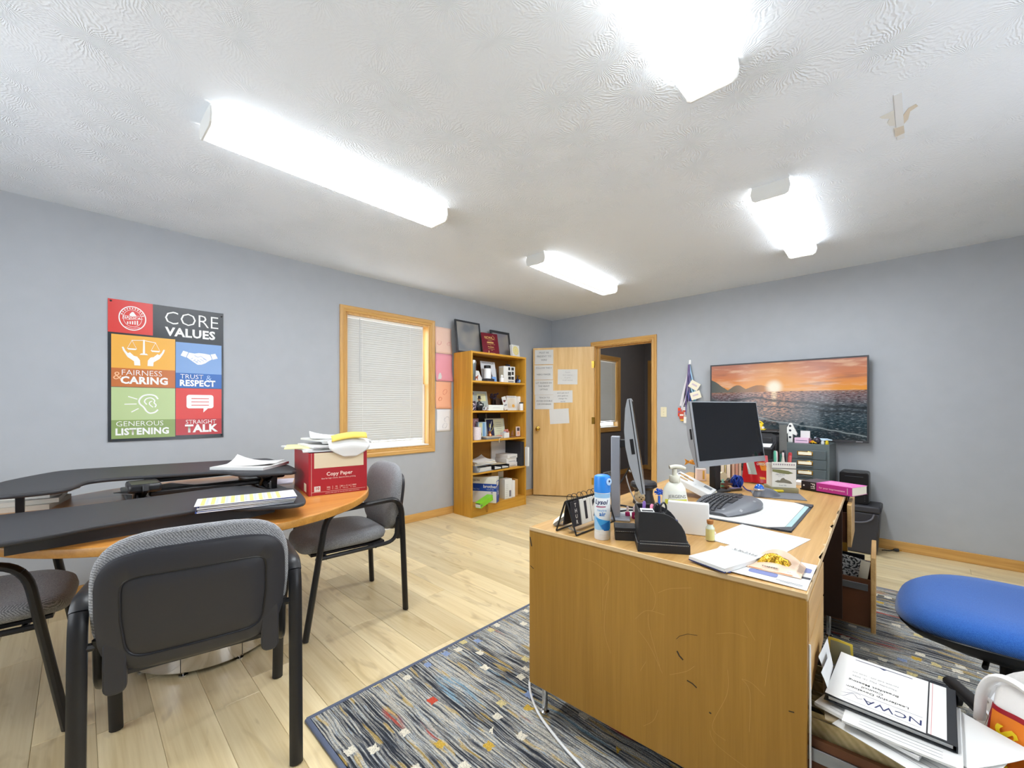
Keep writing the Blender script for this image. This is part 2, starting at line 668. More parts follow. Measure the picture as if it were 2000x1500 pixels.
# floor: base slab and laminate planks laid along x
LAM = wood('pale maple laminate','CFB683','F3E2BA','x',0.55,0.33,rand=True,knots=0.42,contrast=0.85)
SUB = mat('floor underlay','6E5636',0.9)
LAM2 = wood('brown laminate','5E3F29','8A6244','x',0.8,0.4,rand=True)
fl = struct(G().box(XW - TH,XE + 0.1,YS - 0.1,YW + 0.057,-0.06,-0.008).build('floor',SUB,smooth=0))
fl2 = struct(G().box(XW - TH,XE + 0.1,YW + 0.057,YH + 0.1,-0.06,-0.008).build('floor_beyond',SUB,smooth=0))

def plank_mesh(L,w,m):
 g = G()
 e = 0.0012
 x,y = L / 2 - 0.0004,w / 2 - 0.0004
 v = [(-x,-y,-.008),(x,-y,-.008),(x,y,-.008),(-x,y,-.008),
         (-x,-y,-e),(x,-y,-e),(x,y,-e),(-x,y,-e),
         (-x + e,-y + e,0),(x - e,-y + e,0),(x - e,y - e,0),(-x + e,y - e,0)]
 f = [(8,9,10,11)]
 for a,b in ((0,4),(4,8)):
  f += [(a + i,a + (i + 1) % 4,b + (i + 1) % 4,b + i) for i in range(4)]
 g.add(v,f)
 return g.mesh('plank',m,smooth=0)

def lay(floor,x0,x1,y0,y1,m,pw=0.162,lens=(1.21,0.81,0.41)):
 cache = {}
 y = y0
 r = 0
 while y < y1 - 0.01:
  w = min(pw,y1 - y)
  x = x0 - random.uniform(0.0,1.1)
  while x < x1:
   L = random.choice(lens[:1] * 5 + lens[1:2])
   a,b = max(x,x0),min(x + L,x1)
   x += L
   if b - a < 0.03:
    continue
   k = (round(b - a,3),round(w,3))
   if k not in cache:
    cache[k] = plank_mesh(k[0],k[1],m)
   o = bpy.data.objects.new('plank',cache[k])
   C.objects.link(o)
   o.parent = floor
   o.location = ((a + b) / 2,y + w / 2,0)
  y += pw
  r += 1

lay(fl,XW,XE,YS,YW + 0.057,LAM)
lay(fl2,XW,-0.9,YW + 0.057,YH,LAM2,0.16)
g = G().box(-0.9,XE,YW + 0.12,YH,-0.008,0)
g.build('floor_filler',SUB,fl2)

# baseboards, casings
def bb(name,x0,x1,y0,y1,m):
 return struct(G().box(x0,x1,y0,y1,0.0,0.082).build(name,m,bevel=0.004))

bb('baseboard_left',XW,XW + 0.012,YS,YW - 0.001,OAKY)
bb('baseboard_back',DO[1] + 0.062,XE,YW - 0.012,YW,OAKX)
bb('baseboard_back_corner',XW + 0.013,DO[0] - 0.062,YW - 0.012,YW,OAKX)
bb('baseboard_beyond',XW,XW + 0.012,YW + 0.12,YH,OAKY)
bb('baseboard_far',XW + 0.013,XW + 0.07,YH - 0.012,YH,OAKX)

def casing_pieces(a0,a1,b0,b1,w,parent,place,closed,names=('casing',)):
 """flat moulded casing with mitred corners round an opening in (a,b) coordinates"""
 prof = [(0.0,0.009),(0.006,0.014),(0.018,0.012),(0.026,0.016),(w - 0.008,0.019),(w,0.016),(w,0.0),(0.0,0.0)]
 cor = [(a0,b0,-1,-1),(a0,b1,-1,1),(a1,b1,1,1),(a1,b0,1,-1)]
 runs = [(0,1),(1,2),(2,3)] + ([(3,0)] if closed else [])
 for i,j in runs:
  g = G()
  v = []
  for k in (i,j):
   ca,cb,sa,sb = cor[k]
   for d,h in prof:
    bb_ = cb + sb * d if (closed or k in (1,2)) else cb
    v.append(place(ca + sa * d,bb_,h))
  n = len(prof)
  f = [(q,(q + 1) % n,n + (q + 1) % n,n + q) for q in range(n)]
  f += [tuple(range(n - 1,-1,-1)),tuple(range(n,2 * n))]
  g.add(v,f)
  o = g.build('casing',OAK if (i,j) in ((0,1),(2,3)) else OAKX if place is place_back else OAKY,parent,smooth=0)
  bm = bmesh.new()
  bm.from_mesh(o.data)
  bmesh.ops.recalc_face_normals(bm,faces=bm.faces)
  bm.to_mesh(o.data)
  bm.free()

def place_left(a,b,h):
 return (XW + h,a,b)

def place_back(a,b,h):
 return (a,YW - h,b)

def window(n,win,blind_label,lower_gap):
 y0,y1,z0,z1 = win
 # jambs line the reveal
 g = G()
 t = 0.016
 xo = XW - TH
 g.box(xo,XW,y0,y0 + t,z0,z1).box(xo,XW,y1 - t,y1,z0,z1).box(xo,XW,y0 + t,y1 - t,z1 - t,z1).box(xo,XW,y0 + t,y1 - t,z0,z0 + t)
 w = struct(g.build('window_%d' % n,OAK,smooth=0))
 casing_pieces(y0,y1,z0,z1,0.058,w,place_left,True)
 # sashes
 VIN = mat('white vinyl sash','ECECE8',0.4)
 zm = (z0 + z1) / 2
 for a,b,dx in ((z0 + t,zm + 0.02,0.0),(zm - 0.02,z1 - t,-0.025)):
  g = G()
  x0,x1 = XW - 0.10 + dx,XW - 0.075 + dx
  g.box(x0,x1,y0 + t,y0 + t + .035,a,b).box(x0,x1,y1 - t - .035,y1 - t,a,b)
  g.box(x0,x1,y0 + t + .035,y1 - t - .035,a,a + .035).box(x0,x1,y0 + t + .035,y1 - t - .035,b - .035,b)
  s = g.build('sash',VIN,w,smooth=0)
  G().box(x0 + .010,x0 + .014,y0 + t + .035,y1 - t - .035,a + .035,b - .035).build('pane',PANE,s,smooth=0)
 # white stool board
 G().box(XW - 0.07,XW + 0.004,y0 + t,y1 - t,z0 + t,z0 + t + 0.012).build('sill',VIN,w,bevel=0.002)
 # mini blind, a thing that hangs in the reveal
 bl = thing('window_blind',blind_label,'blind',(XW - 0.045,(y0 + y1) / 2,z1 - t),PI / 2)
 hw = (y1 - y0) / 2 - t - 0.004
 if n == 1:
  off = -0.022
  hw -= 0.022
 else:
  off = 0.0
 BL = MATS.get('white blind slat')
 if BL is None:
  BL = bpy.data.materials.new('white blind slat')
  BL.use_nodes = True
  nt = BL.node_tree
  p = nt.nodes['Principled BSDF']
  p.inputs['Base Color'].default_value = lin('CDCDCA')
  p.inputs['Roughness'].default_value = 0.45
  MATS['white blind slat'] = BL
 G().box(-hw + off,hw + off,-0.014,0.014,-0.026,0).build('headrail',VIN,bl,bevel=0.002)
 drop = (z1 - t) - (z0 + t + 0.012) - lower_gap
 pitch = 0.0215
 ns = int((drop - 0.05) / pitch)
 g = G()
 a = math.radians(74)
 pr = []
 for i in range(4):
  u = i / 3 - 0.5
  pr.append((0.0,u * 0.0275 * math.cos(a) * 1.0 - 0.0016 * (1 - 4 * u * u) * math.sin(a),-u * 0.0275 * math.sin(a) - 0.0016 * (1 - 4 * u * u) * math.cos(a)))
 v = [(-hw + off,p[1],p[2]) for p in pr] + [(hw + off,p[1],p[2]) for p in pr]
 g.add(v,[(i,4 + i,5 + i,i + 1) for i in range(3)])
 me = g.mesh('slat',BL,60)
 for i in range(ns):
  o = bpy.data.objects.new('slat',me)
  C.objects.link(o)
  o.parent = bl
  o.location = (0,0,-0.04 - i * pitch)
 zb = -0.04 - ns * pitch
 G().box(-hw + off,hw + off,-0.011,0.011,zb - 0.012,zb + 0.004).build('bottom_rail',VIN,bl,bevel=0.003)
 for u in (-0.62,0.62):
  G().tube([(u * hw + off,-0.0155,-0.02),(u * hw + off,-0.0155,zb)],0.0009,5).build('ladder_cord',VIN,bl)
 if n == 1:
  G().tube([(-hw * 0.70 + off,-0.022,-0.02),(-hw * 0.70 + off,-0.024,-0.62)],0.0035,6).build('tilt_wand',mat('grey clear wand','B9BBBD',0.3),bl)
 return w

window(1,WIN1,'closed white mini blind in the oak-framed window above the copier paper carton',0.035)
window(2,WIN2,'white mini blind in the window seen through the open doorway',0.06)

# doorway: jamb liner and casings
g = G()
g.box(DO[0] - .0,DO[0] + .018,YW - .001,YW + .116,0,DO[2]).box(DO[1] - .018,DO[1],YW - .001,YW + .116,0,DO[2]).box(DO[0],DO[1],YW - .001,YW + .116,DO[2] - .018,DO[2])
g.box(DO[0] + .018,DO[0] + .03,YW + .05,YW + .085,0,DO[2] - .018).box(DO[1] - .03,DO[1] - .018,YW + .05,YW + .085,0,DO[2] - .018).box(DO[0] + .03,DO[1] - .03,YW + .05,YW + .085,DO[2] - .03,DO[2] - .018)
dframe = struct(g.build('trim_1',OAK,smooth=0))
dframe['label'] = 'oak door frame'
casing_pieces(DO[0] + .006,DO[1] - .006,0.0,DO[2] - .006,0.058,dframe,place_back,False)
g = G().box(DO[1] - .0185,DO[1] - .0175,YW + .02,YW + .046,.88,.94)
g.build('strike_plate',BRASS,dframe)

# the open door leaf, hinged at the left jamb
DOORW = wood('pale oak veneer','D3A663','E9C588','z',0.9,0.4)
ang = math.atan2(4.283 - 4.720,-3.726 + 3.040)
door = struct(G().box(0,0.808,-0.0175,0.0175,0.012,1.995).build('door_1',DOORW,None,(-3.040,4.720,0),(0,0,ang),bevel=0.0015))
# local frame of the leaf: +x away from the hinge; the side facing the room is +y
for z in (1.76,1.02,0.22):
 g = G().tube([(-0.006,0.022,z - .045),(-0.006,0.022,z + .045)],0.006,8).box(-0.004,0.03,0.0172,0.0185,z - .045,z + .045)
 g.build('hinge',BRASS,door)
for sgn in (1,-1):
 M = T(0.745,0.0175 * sgn,0.905) @ RX(-PI / 2 * sgn)
 G().lathe([(.031,0),(.031,.004),(.012,.008),(.012,.03),(.02,.036),(.027,.05),(.024,.062),(.006,.068)],18,M).build('knob',BRASS,door)
DTEXT = ((-1,0,0),(0,0,1))

def door_paper(x,z,w,h,lines,size,label,m=GREYINK,tilt=0.0,curl=0.004,right=True):
 """sheet taped to the leaf; x = centre measured from the hinge"""
 root = thing('notice_sheet',label,'paper',(0,0,0),0,'sheets taped to the oak door')
 root.matrix_world = Matrix.Translation((-3.040,4.720,0)) @ RZ(ang) @ T(x,0.0182,z) @ RZ(PI) @ RY(tilt)
 def fn(u,v):
  return ((u - .5) * w,-0.0008 - curl * (2 * v - 1) ** 2 * (1 if v < .5 else .3),(v - .5) * h)
 G().surf(fn,2,6).build('sheet',WHITE,root)
 n = len(lines)
 for i,s in enumerate(lines):
  if s:
   zz = h * 0.30 - i * size * 1.45
   txt(root,s,size,(0,-0.0065,zz),m,FRONT,0.0)
 return root

door_paper(.660,1.870,.250,.195,['MUST BE','PRESENT TO','WIN!'],.034,'white sheet reading MUST BE PRESENT TO WIN at the top of the door',tilt=0.0)
door_paper(.664,1.664,.250,.195,['FOLLOW THE 3','','HERO MAKER'],.030,'white sheet reading FOLLOW THE 3, second from the top of the door')
door_paper(.662,1.462,.250,.198,['LET SILENCE DO','THE HEAVY','LIFTING'],.030,'white sheet reading LET SILENCE DO THE HEAVY LIFTING on the door')
door_paper(.656,1.265,.252,.192,['TEACH TO','AVOID DOUBLE','DROWNINGS'],.030,'white sheet reading TEACH TO AVOID DOUBLE DROWNINGS above the brass knob')
LIGHTINK = mat('light grey ink','B4B6BA',0.8)
door_paper(.345,1.600,.262,.200,['People','don\'t need to','be great','to get started'],.024,'white sheet with faint grey lines, highest on the hinge side of the door',LIGHTINK,0.012)
door_paper(.408,1.338,.258,.162,['don\'t ask me if','your goals to','change the','world'],.026,'white sheet with lower case print in the middle of the door',GREYINK,-0.01)
door_paper(.455,1.075,.258,.198,['- - - - - - - - -','- - - - - - - -','- - - - - - - - -','- - - - - -','- - - - - - - -'],.019,'tilted white sheet of faint small print, lowest on the door',LIGHTINK,-0.06)

# closed brown door and return at the far end of the next room
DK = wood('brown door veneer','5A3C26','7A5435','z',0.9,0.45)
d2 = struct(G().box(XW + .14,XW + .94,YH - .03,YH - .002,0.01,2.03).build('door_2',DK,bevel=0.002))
g = G().box(XW + .075,XW + .135,YH - .02,YH,0,2.09).box(XW + .945,XW + 1.0,YH - .02,YH,0,2.09).box(XW + .135,XW + .945,YH - .02,YH,2.04,2.09)
g.build('casing',OAK,d2,smooth=0)
G().lathe([(.028,0),(.012,.01),(.012,.03),(.026,.045),(.02,.06),(.004,.064)],14,T(XW + .87,YH - .03,.92) @ RX(PI / 2)).build('knob',BRASS,d2)

# ---------------------------------------------------------------- ceiling lights
def diffuser_mat():
 m = bpy.data.materials.new('prismatic light diffuser')
 m.use_nodes = True
 nt = m.node_tree
 b = nt.nodes['Principled BSDF']
 b.inputs['Base Color'].default_value = lin('F4F4F4')
 b.inputs['Roughness'].default_value = 0.35
 tc = nd(nt,'ShaderNodeTexCoord')
 sp = nd(nt,'ShaderNodeSeparateXYZ')
 nt.links.new(tc.outputs['Object'],sp.inputs[0])
 ax = mth(nt,'ABSOLUTE',sp.outputs[0])
 d = mth(nt,'ABSOLUTE',mth(nt,'SUBTRACT',ax,0.047))
 band = nd(nt,'ShaderNodeMapRange',i_1=0.034,i_2=0.010,i_3=0.0,i_4=1.0)
 band.interpolation_type = 'SMOOTHSTEP'
 nt.links.new(d,band.inputs[0])
 ay = mth(nt,'ABSOLUTE',sp.outputs[1])
 en = nd(nt,'ShaderNodeMapRange',i_1=0.60,i_2=0.53,i_3=0.0,i_4=1.0)
 en.interpolation_type = 'SMOOTHSTEP'
 nt.links.new(ay,en.inputs[0])
 v = mth(nt,'MULTIPLY',band.outputs[0],en.outputs[0])
 side = nd(nt,'ShaderNodeMapRange',i_1=0.084,i_2=0.090,i_3=0.0,i_4=1.0)
 nt.links.new(ax,side.inputs[0])
 st = mth(nt,'ADD',mth(nt,'MULTIPLY',v,LAMP),0.62)
 st = mth(nt,'ADD',st,mth(nt,'MULTIPLY',mth(nt,'MULTIPLY',side.outputs[0],en.outputs[0]),LAMP * 0.09))
 nt.links.new(st,b.inputs['Emission Strength'])
 b.inputs['Emission Color'].default_value = (0.92,0.965,1.0,1)
 vo = nd(nt,'ShaderNodeTexVoronoi',i_Scale=150)
 nt.links.new(tc.outputs['Object'],vo.inputs['Vector'])
 bp = nd(nt,'ShaderNodeBump',i_Strength=0.4,i_Distance=0.002)
 nt.links.new(vo.outputs['Distance'],bp.inputs['Height'])
 nt.links.new(bp.outputs[0],b.inputs['Normal'])
 return m

DIFF = diffuser_mat()
ENAMEL = mat('white enamel','E2E2DE',0.4)

def fixture(x,y,rz,label):
 t = thing('ceiling_light',label,'light',(x,y,H),rz,'wraparound fluorescent lights on the ceiling')
 G().box(-.075,.075,-.605,.605,-.030,0).build('housing',ENAMEL,t,bevel=0.002)
 # wraparound lens: shallow trough
 pr = [(-.092,-.014),(-.094,-.040),(-.086,-.068),(-.072,-.078),(0,-.080),(.072,-.078),(.086,-.068),(.094,-.040),(.092,-.014)]
 g = G()
 v = [(a,-.606,b) for a,b in pr] + [(a,.606,b) for a,b in pr]
 n = len(pr)
 g.add(v,[(i,n + i,n + i + 1,i + 1) for i in range(n - 1)])
 g.build('diffuser',DIFF,t,smooth=50)
 for s in (-1,1):
  g = G()
  out = [(-.090,0),(-.096,-.04),(-.088,-.072),(-.072,-.082),(.072,-.082),(.088,-.072),(.096,-.04),(.090,0)]
  g.prism(out,0,.007,T(0,s * .606 + (.007 if s < 0 else 0),0) @ RX(PI / 2) if False else T(0,s * .606 + (0.0 if s < 0 else .007),0) @ RX(PI / 2))
  g.build('end_cap',ENAMEL,t,bevel=0.001)
 return t

fixture(-2.172,0.983,math.radians(1.1),'long ceiling light with both tubes glowing, nearest the poster wall')
fixture(-0.533,1.012,math.radians(0.6),'ceiling light nearest the camera, cut by the top of the picture')
fixture(-0.598,3.27,math.radians(2.2),'ceiling light over the wall screen end of the desk')
fixture(-2.238,3.185,math.radians(2.1),'ceiling light nearest the open door and bookcase')
# unseen lamp added to brighten the dark room beyond the door
t = thing('ceiling_light','added round fill lamp brightening the room beyond the door','light',(-2.3,6.3,H))
G().lathe([(.12,0),(.12,-.02),(.1,-.025)][::-1],20).build('base_plate',ENAMEL,t)
G().lathe([(.002,-.09),(.06,-.08),(.11,-.045),(.115,-.02)],20).build('glass_bowl',mat('fill lamp bowl','FFF6E6',0.4,emit=70.0),t)

# ================================================================ RUG
def rug_mat():
 m = bpy.data.materials.new('multicolour woven pile')
 m.use_nodes = True
 nt = m.node_tree
 b = nt.nodes['Principled BSDF']
 b.inputs['Roughness'].default_value = 1.0
 b.inputs['Specular IOR Level'].default_value = 0.1
 tc = nd(nt,'ShaderNodeTexCoord')
 sp = nd(nt,'ShaderNodeSeparateXYZ')
 nt.links.new(tc.outputs['Object'],sp.inputs[0])
 X,Y = sp.outputs[0],sp.outputs[1]
 wn = nd(nt,'ShaderNodeTexNoise',i_Scale=5.5,i_Detail=3)
 nt.links.new(tc.outputs['Object'],wn.inputs['Vector'])
 yw = mth(nt,'ADD',Y,mth(nt,'MULTIPLY',mth(nt,'SUBTRACT',wn.outputs['Fac'],0.5),0.028))

 def noise(sx,sy,det=2,off=0.0,yy=None):
  cb = nd(nt,'ShaderNodeCombineXYZ')
  nt.links.new(mth(nt,'MULTIPLY',X,sx),cb.inputs[0])
  nt.links.new(mth(nt,'MULTIPLY',yy if yy is not None else yw,sy),cb.inputs[1])
  cb.inputs[2].default_value = off
  n = nd(nt,'ShaderNodeTexNoise',i_Scale=1.0,i_Detail=det)
  nt.links.new(cb.outputs[0],n.inputs['Vector'])
  return n.outputs['Fac']
 streak = noise(5.0,150.0,2,0.0)
 zone = noise(1.6,9.0,2,3.0)
 v = mth(nt,'ADD',streak,mth(nt,'MULTIPLY',mth(nt,'SUBTRACT',zone,0.5),0.55))
 pal = ramp(nt,[(0.0,'2A2C31'),(0.36,'34373E'),(0.43,'5E626A'),(0.46,'9C988E'),(0.49,'4A4F5A'),(0.52,'B4AE9E'),(0.555,'8496A8'),(0.60,'CFC6B2'),(0.68,'A4A29C'),(0.8,'D6CEBA')])
 nt.links.new(v,pal.inputs[0])
 # warm and blue drifts
 hue = noise(1.7,9.0,1,8.0)
 warm = nd(nt,'ShaderNodeMapRange',i_1=0.66,i_2=0.70)
 nt.links.new(hue,warm.inputs[0])
 st2 = nd(nt,'ShaderNodeMapRange',i_1=0.48,i_2=0.54)
 nt.links.new(noise(5.0,60.0,1,21.0),st2.inputs[0])
 col = mixc(nt,mth(nt,'MULTIPLY',mth(nt,'MULTIPLY',warm.outputs[0],st2.outputs[0]),0.8),pal.outputs[0],'B4493A')
 cool = nd(nt,'ShaderNodeMapRange',i_1=0.36,i_2=0.31)
 nt.links.new(hue,cool.inputs[0])
 col = mixc(nt,mth(nt,'MULTIPLY',mth(nt,'MULTIPLY',cool.outputs[0],st2.outputs[0]),0.75),col,'7FA3B8')
 ye = nd(nt,'ShaderNodeMapRange',i_1=0.62,i_2=0.66)
 nt.links.new(noise(6.0,40.0,1,33.0),ye.inputs[0])
 col = mixc(nt,mth(nt,'MULTIPLY',ye.outputs[0],0.55),col,'C9A95A')
 # square tufts on a loose grid
 yr = mth(nt,'DIVIDE',yw,0.058)
 row = mth(nt,'FLOOR',yr)
 wr = nd(nt,'ShaderNodeTexWhiteNoise',noise_dimensions='1D')
 nt.links.new(row,wr.inputs['W'])
 xr = mth(nt,'ADD',mth(nt,'DIVIDE',X,0.066),mth(nt,'MULTIPLY',wr.outputs['Value'],7.0))
 cb = nd(nt,'ShaderNodeCombineXYZ')
 nt.links.new(mth(nt,'FLOOR',xr),cb.inputs[0])
 nt.links.new(row,cb.inputs[1])
 w2 = nd(nt,'ShaderNodeTexWhiteNoise',noise_dimensions='2D')
 nt.links.new(cb.outputs[0],w2.inputs['Vector'])
 dens = nd(nt,'ShaderNodeMapRange',i_1=0.40,i_2=0.62,i_3=0.965,i_4=0.60)
 nt.links.new(noise(1.6,1.6,1,50.0),dens.inputs[0])
 on = mth(nt,'GREATER_THAN',w2.outputs['Value'],dens.outputs[0])
 fx,fy = mth(nt,'FRACT',xr),mth(nt,'FRACT',yr)
 edge = noise(90.0,90.0,1,2.0,Y)
 ex = mth(nt,'ADD',mth(nt,'ABSOLUTE',mth(nt,'SUBTRACT',fx,0.5)),mth(nt,'MULTIPLY',mth(nt,'SUBTRACT',edge,0.5),0.25))
 ey = mth(nt,'ADD',mth(nt,'ABSOLUTE',mth(nt,'SUBTRACT',fy,0.5)),mth(nt,'MULTIPLY',mth(nt,'SUBTRACT',edge,0.5),0.25))
 inside = mth(nt,'MULTIPLY',mth(nt,'LESS_THAN',ex,0.26),mth(nt,'LESS_THAN',ey,0.27))
 tuft = ramp(nt,[(0.0,'DDD6C4'),(0.58,'D8D2C2'),(0.60,'CFC08A'),(0.74,'C8A548'),(0.80,'C4503C'),(0.88,'8A9CC0'),(0.95,'A6A24E')],'CONSTANT')
 sc = nd(nt,'ShaderNodeSeparateXYZ')
 nt.links.new(w2.outputs['Color'],sc.inputs[0])
 nt.links.new(sc.outputs[1],tuft.inputs[0])
 col = mixc(nt,mth(nt,'MULTIPLY',on,inside),col,tuft.outputs[0])
 fine = nd(nt,'ShaderNodeTexNoise',i_Scale=260.0,i_Detail=3)
 nt.links.new(tc.outputs['Object'],fine.inputs['Vector'])
 fr = nd(nt,'ShaderNodeMapRange',i_1=0.3,i_2=0.7,i_3=0.62,i_4=1.28)
 nt.links.new(fine.outputs['Fac'],fr.inputs[0])
 col = mixc(nt,1.0,col,fr.outputs[0],'MULTIPLY')
 nt.links.new(col,b.inputs['Base Color'])
 bp = nd(nt,'ShaderNodeBump',i_Strength=0.9,i_Distance=0.004)
 nt.links.new(mth(nt,'ADD',fine.outputs['Fac'],streak),bp.inputs['Height'])
 nt.links.new(bp.outputs[0],b.inputs['Normal'])
 return m

RUGT = 0.012
rug = thing('area_rug','multicoloured striped area rug with square tufts under the wooden desk','rug',(-0.43,2.13,0))
rw,rl = 1.235,1.525
rnd = random.Random(3)
rows = [(-rl + .01 + i * (2 * rl - .02) / 300) for i in range(301)]
hts = [RUGT - 0.0004 - 0.0024 * rnd.random() for _ in rows]
g = G()
v = []
xs = [-rw + .01,-rw * .3,rw * .3,rw - .01]
for y,h in zip(rows,hts):
 v += [(x,y,h) for x in xs]
f = [(4 * j + i,4 * j + i + 1,4 * j + 5 + i,4 * j + 4 + i) for j in range(300) for i in range(3)]
g.add(v,f).box(-rw + .01,rw - .01,-rl + .01,rl - .01,0,RUGT - .003)
g.build('pile',rug_mat(),rug,smooth=0)
BIND = mat('slate blue binding','5C6478',0.95,bump=(500,.4))
g = G()
for a,b in (((-rw,-rl),(rw,-rl)),((rw,-rl),(rw,rl)),((rw,rl),(-rw,rl)),((-rw,rl),(-rw,-rl))):
 g.tube([(a[0],a[1],.0062),(b[0],b[1],.0062)],0.0072,8,sy=1.4)
g.build('binding',BIND,rug)

# ================================================================ ROUND TABLE
TZ = 0.735
TC = (-2.585,0.465)
TBL = wood('amber table veneer','B5722E','D49448','y',0.7,0.3,coat=0.3)
TBLE = wood('amber table edge','A8722C','C89144','x',0.9,0.35)
tb = thing('round_table','round amber wood meeting table on a chrome drum base','table',(TC[0],TC[1],0))
G().lathe([(.752,TZ - .035),(.762,TZ - .031),(.764,TZ - .006),(.757,TZ - .001),(.752,TZ)],96).build('tabletop',[TBL],tb)
g = G().lathe([(.7625,TZ - .034),(.7655,TZ - .031),(.7665,TZ - .007),(.7645,TZ - .003)],96)
g.build('edge_band',TBLE,tb)
G().lathe([(.296,.022),(.30,.026),(.30,.150),(.296,.154)],64).build('drum',CHROME,tb)
G().lathe([(.075,.154),(.075,TZ - .06)],32).build('column',CHROME,tb)
G().lathe([(.26,TZ - .058),(.26,TZ - .035)],32).build('mounting_plate',SATINBLK,tb)
for i in range(8):
 a = 0.25 + i * PI / 4
 G().lathe([(.018,0),(.018,.006),(.006,.010),(.006,.024)],12,T(.275 * math.cos(a),.275 * math.sin(a),0)).build('glide',CHROME,tb)
 G().tube([(.3006 * math.cos(a),.3006 * math.sin(a),.026),(.3006 * math.cos(a),.3006 * math.sin(a),.15)],.0012,4).build('seam',SATINBLK,tb)

# ================================================================ GUEST CHAIRS
GREYF = fabric('grey chair weave','66686C','A6A7AA',260)
DKSHELL = mat('charcoal chair shell','2F2F34',0.42,bump=(700,0.12,0.0008))
FRAMEM = mat('black powder coat','1D1D20',0.38,bump=(500,0.1,0.0006))

def guest_chair(label):
 t = thing('guest_chair',label,'chair',(0,0,0),0,'grey guest chairs round the table')
 # local: sitter faces +y
 for s in (-1,1):
  x = 0.262 * s
  fa,ra = (x,.165,.632),(x,-.235,.648)
  front = [(x,.272,0.004),(x,.192,.50)]
  top = arc((x,.185,.545),(x,.168,.645),(x,.085,.648),7)
  rear = arc((x,-.165,.662),(x,-.243,.668),(x,-.250,.575),7)
  g = G().tube(front[:1] + [front[1]] + top[:4],.0155,10,sx=1.0,sy=1.35,ref=(0,1,.2))
  g.build('leg',FRAMEM,t)
  g = G().tube([top[3]] + top[4:] + rear[:5],.0155,10,sx=.95,sy=1.45,ref=(0,.2,1))
  g.build('armrest',FRAMEM,t)
  g = G().tube(rear[4:] + [(x,-.256,.47),(x,-.275,.004)],.0155,10,sx=1.0,sy=1.35,ref=(0,1,.1))
  g.build('leg',FRAMEM,t)
  # seat rail that loops up behind the seat
  xi = .224 * s
  rail = [(xi,.205,.395),(xi,-.13,.402)] + arc((xi,-.17,.404),(xi,-.235,.408),(xi,-.238,.47),6) + [(xi,-.246,.56)]
  g = G().tube(rail,.0115,8)
  g.tube([(xi,.205,.395),(x,.205,.42)],.0115,8).tube([(xi,-.242,.54),(x,-.252,.545)],.0115,8)
  g.build('seat_rail',FRAMEM,t)
 G().tube([(-.224,.16,.394),(.224,.16,.394)],.011,8).tube([(-.224,-.11,.398),(.224,-.11,.398)],.011,8).build('crossbar',FRAMEM,t)
 # seat cushion, waterfall front
 g = G()
 v = []
 ns = 48
 lay_ = [(.200,.200,.418),(.232,.236,.430),(.238,.243,.450),(.233,.238,.470),(.212,.215,.483),(.15,.15,.484),(.05,.05,.480),(.002,.002,.479)]
 for (w,d,z) in lay_:
  for i in range(ns):
   a = 2 * PI * i / ns
   c_,s_ = math.cos(a),math.sin(a)
   x = math.copysign(abs(c_) ** .5,c_) * w
   y = math.copysign(abs(s_) ** .5,s_) * d
   x *= 1 - .06 * max(0,-y / .24) ** 2
   v.append((x,y,z - .022 * max(0,y / .24) ** 3 + .006 * (x / .23) ** 2))
 k = len(lay_)
 f = [(q * ns + i,q * ns + (i + 1) % ns,(q + 1) * ns + (i + 1) % ns,(q + 1) * ns + i) for q in range(k - 1) for i in range(ns)]
 f += [tuple(range(ns - 1,-1,-1)),tuple((k - 1) * ns + i for i in range(ns))]
 g.add(v,f).build('seat',GREYF,t,(0,.032,.0),smooth=60)
 G().surf(lambda u,v:((u - .5) * .40,(v - .5) * .40 + .03,.417),2,2,th=.012).build('seat_pan',DKSHELL,t)
 # back: curved cushion in front of a plastic shell
 def outline(n=40,w=.236,h=.20,p=3.2,taper=.10):
  pts = []
  for i in range(n):
   a = 2 * PI * i / n
   c,s_ = math.cos(a),math.sin(a)
   x = math.copysign(abs(c) ** (2 / p),c) * w
   z = math.copysign(abs(s_) ** (2 / p),s_) * h
   if z < 0:
    x *= 1 - taper * (z / h) ** 2
   pts.append((x,z))
  return pts
 def place(x,z,d):       # bend and recline the back
  zz = .648 + z
  y = -.232 - .13 * (zz - .45) + .30 * x * x + d
  return (x,y,zz)
 def slab(layers,n=40):
  g = G()
  v = []
  for (w,h,p,d,dz) in layers:
   v += [place(x,z + dz,d) for x,z in outline(n,w,h,p)]
  k = len(layers)
  f = [(j * n + i,j * n + (i + 1) % n,(j + 1) * n + (i + 1) % n,(j + 1) * n + i) for j in range(k - 1) for i in range(n)]
  f.append(tuple(range(n - 1,-1,-1)))
  f.append(tuple((k - 1) * n + i for i in range(n)))
  return g.add(v,f)
 g = slab([(.02,.016,3.6,.050,0),(.12,.10,3.6,.049,0),(.19,.155,3.6,.044,0),(.226,.184,3.6,.030,0),(.241,.200,3.6,.010,0),(.241,.200,3.6,-.008,0),(.230,.190,3.6,-.016,0)])
 g.build('backrest',GREYF,t,smooth=60)
 g = slab([(.224,.176,4.2,-.010,-.024),(.231,.176,4.6,-.020,-.024),(.228,.172,4.8,-.034,-.024),(.215,.160,5,-.041,-.024),(.176,.120,9,-.0415,-.036),(.171,.116,9,-.037,-.036),(.168,.113,9,-.039,-.036),(.12,.08,6,-.041,-.036),(.02,.016,6,-.041,-.036)])
 sh = g.build('back_shell',DKSHELL,t,smooth=40)
 g = G()
 pr = [place(p[0],p[1] - .036,-.0405) for p in outline(40,.1745,.1185,9)]
 g.tube(pr,.0016,5,closed=True)
 g.build('panel_groove',SATINBLK,sh)
